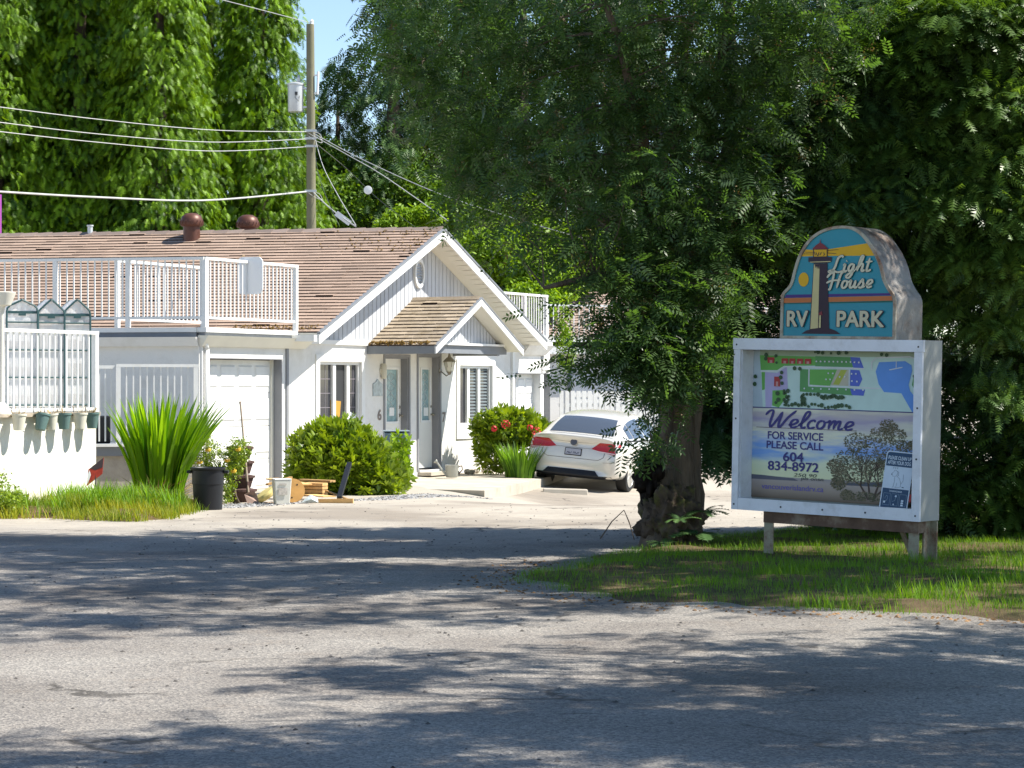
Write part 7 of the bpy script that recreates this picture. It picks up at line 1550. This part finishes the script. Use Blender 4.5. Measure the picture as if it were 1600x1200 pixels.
shade_tree('roadside tree right of the lawn, its high branches shading lawn and forecourt', V(8.2, 18.8, 0), [(-3.9, 20.9, 1.0, 1.3, 7.6, 1), (-3.9, 18.3, .9, 1.1, 7.6, .9), (-2.4, 19.8, 1.2, 1.8, 7.4, 1.1), (-2.4, 17.2, 1.1, .8, 7.2, .9), (-.9, 18.8, 1.2, 1.5, 7.2, 1.1), (-.6, 16.8, 1.0, .45, 7., .8), (.8, 19.2, 1.2, 1.5, 7.0, 1.2), (.9, 17.2, .9, .75, 6.9, 1.1), (2.1, 18.3, 1, 1.2, 6.8, 1.2), (1.8, 16.4, .8, .35, 6.8, .8),
    (2.15, 17.4, .45, .6, 6.9, 1.2), (2.7, 18.9, .7, .7, 6.7, 1.2), (1.2, 16.3, .9, .35, 6.9, 1), (-1.6, 15.6, 1.4, .45, 7, 1.1), (-3.3, 15.8, .9, .5, 7.2, 1.1), (.1, 15.9, .9, .3, 7, .9), (-2.6, 14.9, .8, .2, 7.2, .7), (3.4, 19.9, .8, .6, 7, 1.2), (1.5, 20.8, 1.1, .9, 7, 1.2), (2.9, 20.3, .8, .8, 6.9, 1.2), (3.6, 18.9, .35, 1.0, 6.8, .8), (4.6, 17.2, .9, .9, 6.8, 1), (-4.2, 22.6, 1., .5, 7.8, .8), (-2.5, 22.2, .9, .6, 7.6, .8), (4.4, 20.8, .8, .8, 7, 1), (4.0, 15.6, .7, .4, 6.8, .8)], 7800, 52, None)
# ---- grass
def blades(name, N, inside, zf, h0, h1, m, tint, label=None, mask=None):
    pts = []
    x0, x1, y0, y1 = inside[0]; x = RNG.uniform(x0, x1, N); y = RNG.uniform(y0, y1, N); k = inside[1](x, y); x, y = x[k], y[k]; n = len(x)
    a = RNG.uniform(0, 6.28, n); hh = RNG.uniform(h0, h1, n) * (.6 + .8 * (.5 + .5 * np.sin(x * 4.1 + 2 * np.sin(y * 3.3)) * np.sin(y * 5.3 + x)))
    z = zf(x, y) - .01; fwd = np.stack([np.cos(a), np.sin(a), np.zeros(n)], 1)
    tn = tint(x, y, n); o = scatter(name, T_blade(), np.stack([x, y, z], 1), fwd, hh, tn, m, roll=.12, kind='stuff'); return o
def nz_(x, y, s=1., k=0): return .5 + .25 * (np.sin(x * 2.3 * s + 1.7 + k) * np.sin(y * 2.9 * s + .6) + np.sin(x * 5.1 * s + y * 3.7 * s + k) * .8 + .4 * np.sin(x * 11 * s) * np.sin(y * 9 * s))
def keep(x, y):
    e = edged(x, y, VERGE); v_ = nz_(x, y, .8, 1); return (e > .03 + .1 * RNG.random(len(x))) & (x < .235 * y + .6) & ~((v_ < .36) & (RNG.random(len(x)) < .7))
blades('grass', 125000, ((-.3, 6.6, 14.6, 27.5), keep), vz, .025, .075, M['grass'], lambda x, y, n: np.clip(.25 + .5 * nz_(x, y, .7) + RNG.normal(0, .15, n), 0, 1))
blades('tall_grass', 17000, ((2.0, 5.5, 14.6, 22), lambda x, y: keep(x, y) & (nz_(x, y, 1.3, 2) > .55)), vz, .06, .13, M['grass'], lambda x, y, n: np.clip(.6 + RNG.normal(0, .2, n), 0, 1))
blades('dry_grass', 26000, ((-.3, 6.6, 14.6, 26), lambda x, y: (edged(x, y, VERGE) > -.12) & (x < .235 * y + .6) & ((edged(x, y, VERGE) < .35) | (nz_(x, y, .8, 1) < .4))), vz, .02, .06, leafmat('straw', (.14, .10, .04), (.34, .25, .10), .2), lambda x, y, n: RNG.random(n))
def kb(x, y): return (edged(x, y, BED) > -.05 + .45 * nz_(x, y, 1.5, 4) * RNG.random(len(x))) & (x > -7.4) & ~((nz_(x, y, 1.2, 7) < .38) & (RNG.random(len(x)) < .8))
blades('grass', 34000, ((-7.2, -3.7, 27.5, 33), lambda x, y: kb(x, y) & (y < 31.6)), bz, .06, .19, M['drygrass'], lambda x, y, n: np.clip(.15 + .55 * nz_(x, y, .9, 3) - .25 * sm(28.5, 30, y) + RNG.normal(0, .18, n), 0, 1))
blades('tall_grass', 9000, ((-7.0, -4.3, 29.0, 31.3), lambda x, y: kb(x, y) & (nz_(x, y, 1.1, 5) > .5)), bz, .13, .30, M['grass'], lambda x, y, n: np.clip(.75 + RNG.normal(0, .2, n), 0, 1))
# small weeds left edge, by the plaster wall
e = make_bushy('weed_clump', V(-6.45, 29.0, .0), [(0, 0, .2, .2, .2, .3), (.12, .1, .12, .2, .2, .15)], 130, .12, 'leafy weed growing against the plaster wall at the left edge', 'weed', M['bushleaf'], TL_, 61, 3)
# ---- iris clump
ic = V(at(250, 600, 32.0).x, 32.0, bz(-5, 32) * 1.0); ie = empty('iris_clump', ic, 'large clump of long sword-shaped iris leaves, sunlit from behind', 'plant')
def sword(m, n, R0, h0, h1, lean0, lean1, nm, seed, w_=.03):
    r = random.Random(seed); groups = [MB() for _ in range(1)]; mb = groups[0]
    for i in range(n):
        a = r.uniform(0, 6.28); q = r.random() ** .6; bx = ic + V(math.cos(a) * R0 * q, math.sin(a) * R0 * .7 * q, -.05); h = r.uniform(h0, h1); ln = (lean0 + (lean1 - lean0) * q) * r.uniform(.5, 1.2)
        dv = V(math.cos(a) + .2, math.sin(a) * .8, 0); s = V(-math.sin(a + r.uniform(-1, 1)), math.cos(a + r.uniform(-1, 1)), 0) * w_ * r.uniform(.7, 1.2); mb.ti = min(1, max(0, r.gauss(.5, .22))); L_, Rr = [], []
        for k in range(7):
            t = k / 6; c = bx + dv * (ln * t ** 1.7 * h) + UP * (h * t * (1 - .22 * ln * t)); ww = (1 - t ** 3) * (.75 + .5 * math.sin(t * 2.6)); L_.append(c - s * ww); Rr.append(c + s * ww)
        mb.add(L_ + Rr, [(j, j + 1, 7 + j + 1, 7 + j) for j in range(6)])
    return mb.build(nm, m, ie)
sword(M['iris'], 400, .33, .85, 1.6, .08, .42, 'leaves', 4, .034)
sword(mat('dead_leaf', (.38, .28, .13), .9, var=.3, vscale=10), 60, .30, .2, .5, .6, 1.5, 'dry_leaves', 6, .012)
# ---- round green bush
bc = V(at(545, 600, 36.6).x, 36.6, gzf(-2.6, 36.6)); 
TW = T_whorl(8, .45, .15)
make_bushy('round_bush', bc, [(-.12, 0, .48, .80, .75, .58), (-.45, -.05, .42, .52, .6, .48), (.12, -.1, .44, .5, .6, .46), (-.2, 0, .70, .56, .55, .44), (.6, -.25, .26, .28, .4, .28), (.45, -.5, .22, .35, .3, .25), (-.1, -.35, .42, .6, .4, .42), (-.75, -.1, .75, .2, .3, .22), (.05, 0, 1.05, .25, .3, .14), (-.45, 0, 1.0, .22, .3, .16), (.75, -.3, .2, .25, .3, .25)], 2000, .165, 'dense round sunlit evergreen bush under the three-light window', 'bush', M['bushleaf'], TW, 71, 4, upb=.35, outer=.72)
rc2 = V(at(794, 600, 44.2).x, 44.2, gzf(0, 44.0) + .02)
rh = make_bushy('flowering_bush', rc2, [(-.1, 0, 1.0, .6, .5, .36), (.25, 0, .95, .45, .45, .36), (-.42, 0, .9, .3, .3, .35), (-.25, .05, .5, .4, .4, .4), (.55, .0, .95, .2, .3, .25)], 620, .17, 'rhododendron with red flowers by the wall beside the parked car', 'bush', M['bushleaf'], TW, 72, 5, outer=.5)
for (px, py, r_) in ((790, 663, .085), (772, 670, .06), (838, 674, .085), (828, 668, .06), (846, 680, .06)):
    c = at(px, py, 43.45); mb = MB()
    for k in range(26):
        d = V(random.gauss(0, 1), random.gauss(0, 1), random.gauss(0, 1)).normalized(); s = d.orthogonal().normalized() * .025; p = c + d * r_; t = d.cross(s); mb.add([p - s, p + t - d * .01, p + s, p - t - d * .01], [(0, 1, 2, 3)])
    mb.build('flower', mat('red_petal', (.55, .02, .03), .5) if 'red_petal' not in bpy.data.materials else bpy.data.materials['red_petal'], rh)
gc = V(at(812, 600, 43.2).x, 43.2, gzf(.1, 43.2)); n = 420; a = RNG.uniform(0, 6.28, n); q = RNG.random(n) ** .6
e = empty('grass_clump', gc, 'upright tuft of fine green leaves under the flowering bush, left of the car', 'plant')
scatter('leaves', T_blade(), np.stack([gc.x + np.cos(a) * .24 * q, gc.y + np.sin(a) * .2 * q, np.full(n, gc.z - .02)], 1), np.stack([np.cos(a), np.sin(a), 0 * a], 1), RNG.uniform(.45, .85, n), RNG.random(n), M['grass'], e, roll=.06)
# roses
def rose(loc, lobes, n, flowers, label, seed):
    e = make_bushy('rose_bush', loc, lobes, n, .085, label, 'rose', M['bushleaf'], TL_, seed, 3, 'yellow roses near the garage'); r = random.Random(seed)
    for f in flowers:
        c = at(*f); mb = MB()
        for ring_, k in ((.012, 5), (.025, 6), (.036, 7)):
            for i in range(k):
                a = 6.28 * i / k + ring_ * 40; d = V(math.cos(a), math.sin(a) * .5 - .5, .5 * math.sin(a)).normalized(); s = d.orthogonal().normalized() * .018; p = c + d * ring_ * 1.1 - V(0, (.036 - ring_), 0); t = d.cross(s); mb.add([p - s, p + t, p + s, p - t], [(0, 1, 2, 3)])
        mb.build('flower', bpy.data.materials.get('yellow_petal') or mat('yellow_petal', (.75, .50, .05), .6), e)
    return e
l = at(322, 770, 33); l.z = 0
rose(l, lobes_px([(322, 700, 33, .2, .2, .2), (345, 722, 33, .25, .2, .2), (335, 745, 33, .2, .2, .25), (310, 720, 33, .15, .2, .2)], l), 420, [(318, 686, 32.8), (325, 703, 32.8), (312, 722, 32.8)], 'yellow rose behind the black bin beside the iris', 81)
l = at(365, 780, 33); l.z = -.05
rose(l, lobes_px([(372, 703, 33, .16, .2, .22), (366, 725, 33, .14, .2, .2), (360, 745, 32.9, .12, .2, .2), (355, 770, 32.8, .08, .15, .18), (385, 700, 33, .08, .1, .2)], l), 380, [(372, 702, 32.75), (355, 719, 32.75), (365, 736, 32.7)], 'yellow rose climbing the tower planter', 82)
l = at(628, 770, 38.4); l.z = -.2
make_bushy('lily_plant', l, lobes_px([(628, 690, 38.4, .12, .15, .15), (630, 720, 38.3, .1, .15, .18), (631, 745, 38.2, .12, .15, .15), (612, 705, 38.6, .1, .1, .2)], l), 60, .14, 'yellow-green whorled stems between the round bush and door 7', 'plant', M['lime'], TW, 83, 3)
# reeds by the trunk
mb = MB(); mb.tube([at(938, 842, 22.4), at(956, 815, 22.4), at(975, 797, 22.4)], [.007, .006, .004], 5); mb.tube([at(975, 797, 22.4), at(983, 815, 22.3), at(991, 843, 22.2)], [.004, .005, .006], 5); mb.tube([at(975, 797, 22.42), at(984, 820, 22.5), at(988, 832, 22.5)], [.003, .004, .004], 4)
tag(mb.build('dry_reed', M['firbark'], off=at(938, 845, 22.4)), 'thin dry bent stalk folded over at the tip of the verge', 'stalk')
# ---- gravel and pebbles
def pebbles(name, N, box_, f, zf, s0, s1, m):
    x = RNG.uniform(box_[0], box_[1], N); y = RNG.uniform(box_[2], box_[3], N); k = f(x, y); x, y = x[k], y[k]; n = len(x)
    tv = np.array([(1, 0, 0), (0, 1, 0), (-1, 0, 0), (0, -1, 0), (0, 0, .7)], float); tf = np.array([(0, 1, 4), (1, 2, 4), (2, 3, 4), (3, 0, 4)]); a = RNG.uniform(0, 6.28, n)
    return scatter(name, (tv, tf), np.stack([x, y, zf(x, y)], 1), np.stack([np.cos(a), np.sin(a), 0 * a], 1), RNG.uniform(s0, s1, n), RNG.random(n), m, roll=.25, kind='stuff')
M['gravel'] = mat('gravel_stone', (.22, .22, .22), .85, .3, tint=.75, bump=.3)
pebbles('gravel', 9000, (-4.3, -.3, 31.2, 37.5), lambda x, y: (np.abs((y - 31.8) - (x + 4.2) * 1.35) < .5 + .35 * np.sin(x * 3)), gz, .012, .03, M['gravel'])
pebbles('gravel', 2600, (-4.2, 6, 9.5, 34), lambda x, y: (np.abs(x) < .225 * y) & (RNG.random(len(x)) < np.clip(1.2 - np.abs(y - 20) / 13, .12, 1)), gz, .006, .019, mat('pebble', (.13, .12, .11), .85, .3, tint=.7))
pebbles('leaf_litter', 5000, (-.8, 6, 14, 21), lambda x, y: (edged(x, y, VERGE) < .1) & (edged(x, y, VERGE) > -.45 * RNG.random(len(x)) ** .5), gz, .008, .022, mat('litter', (.20, .12, .06), .9, .1, tint=.6))
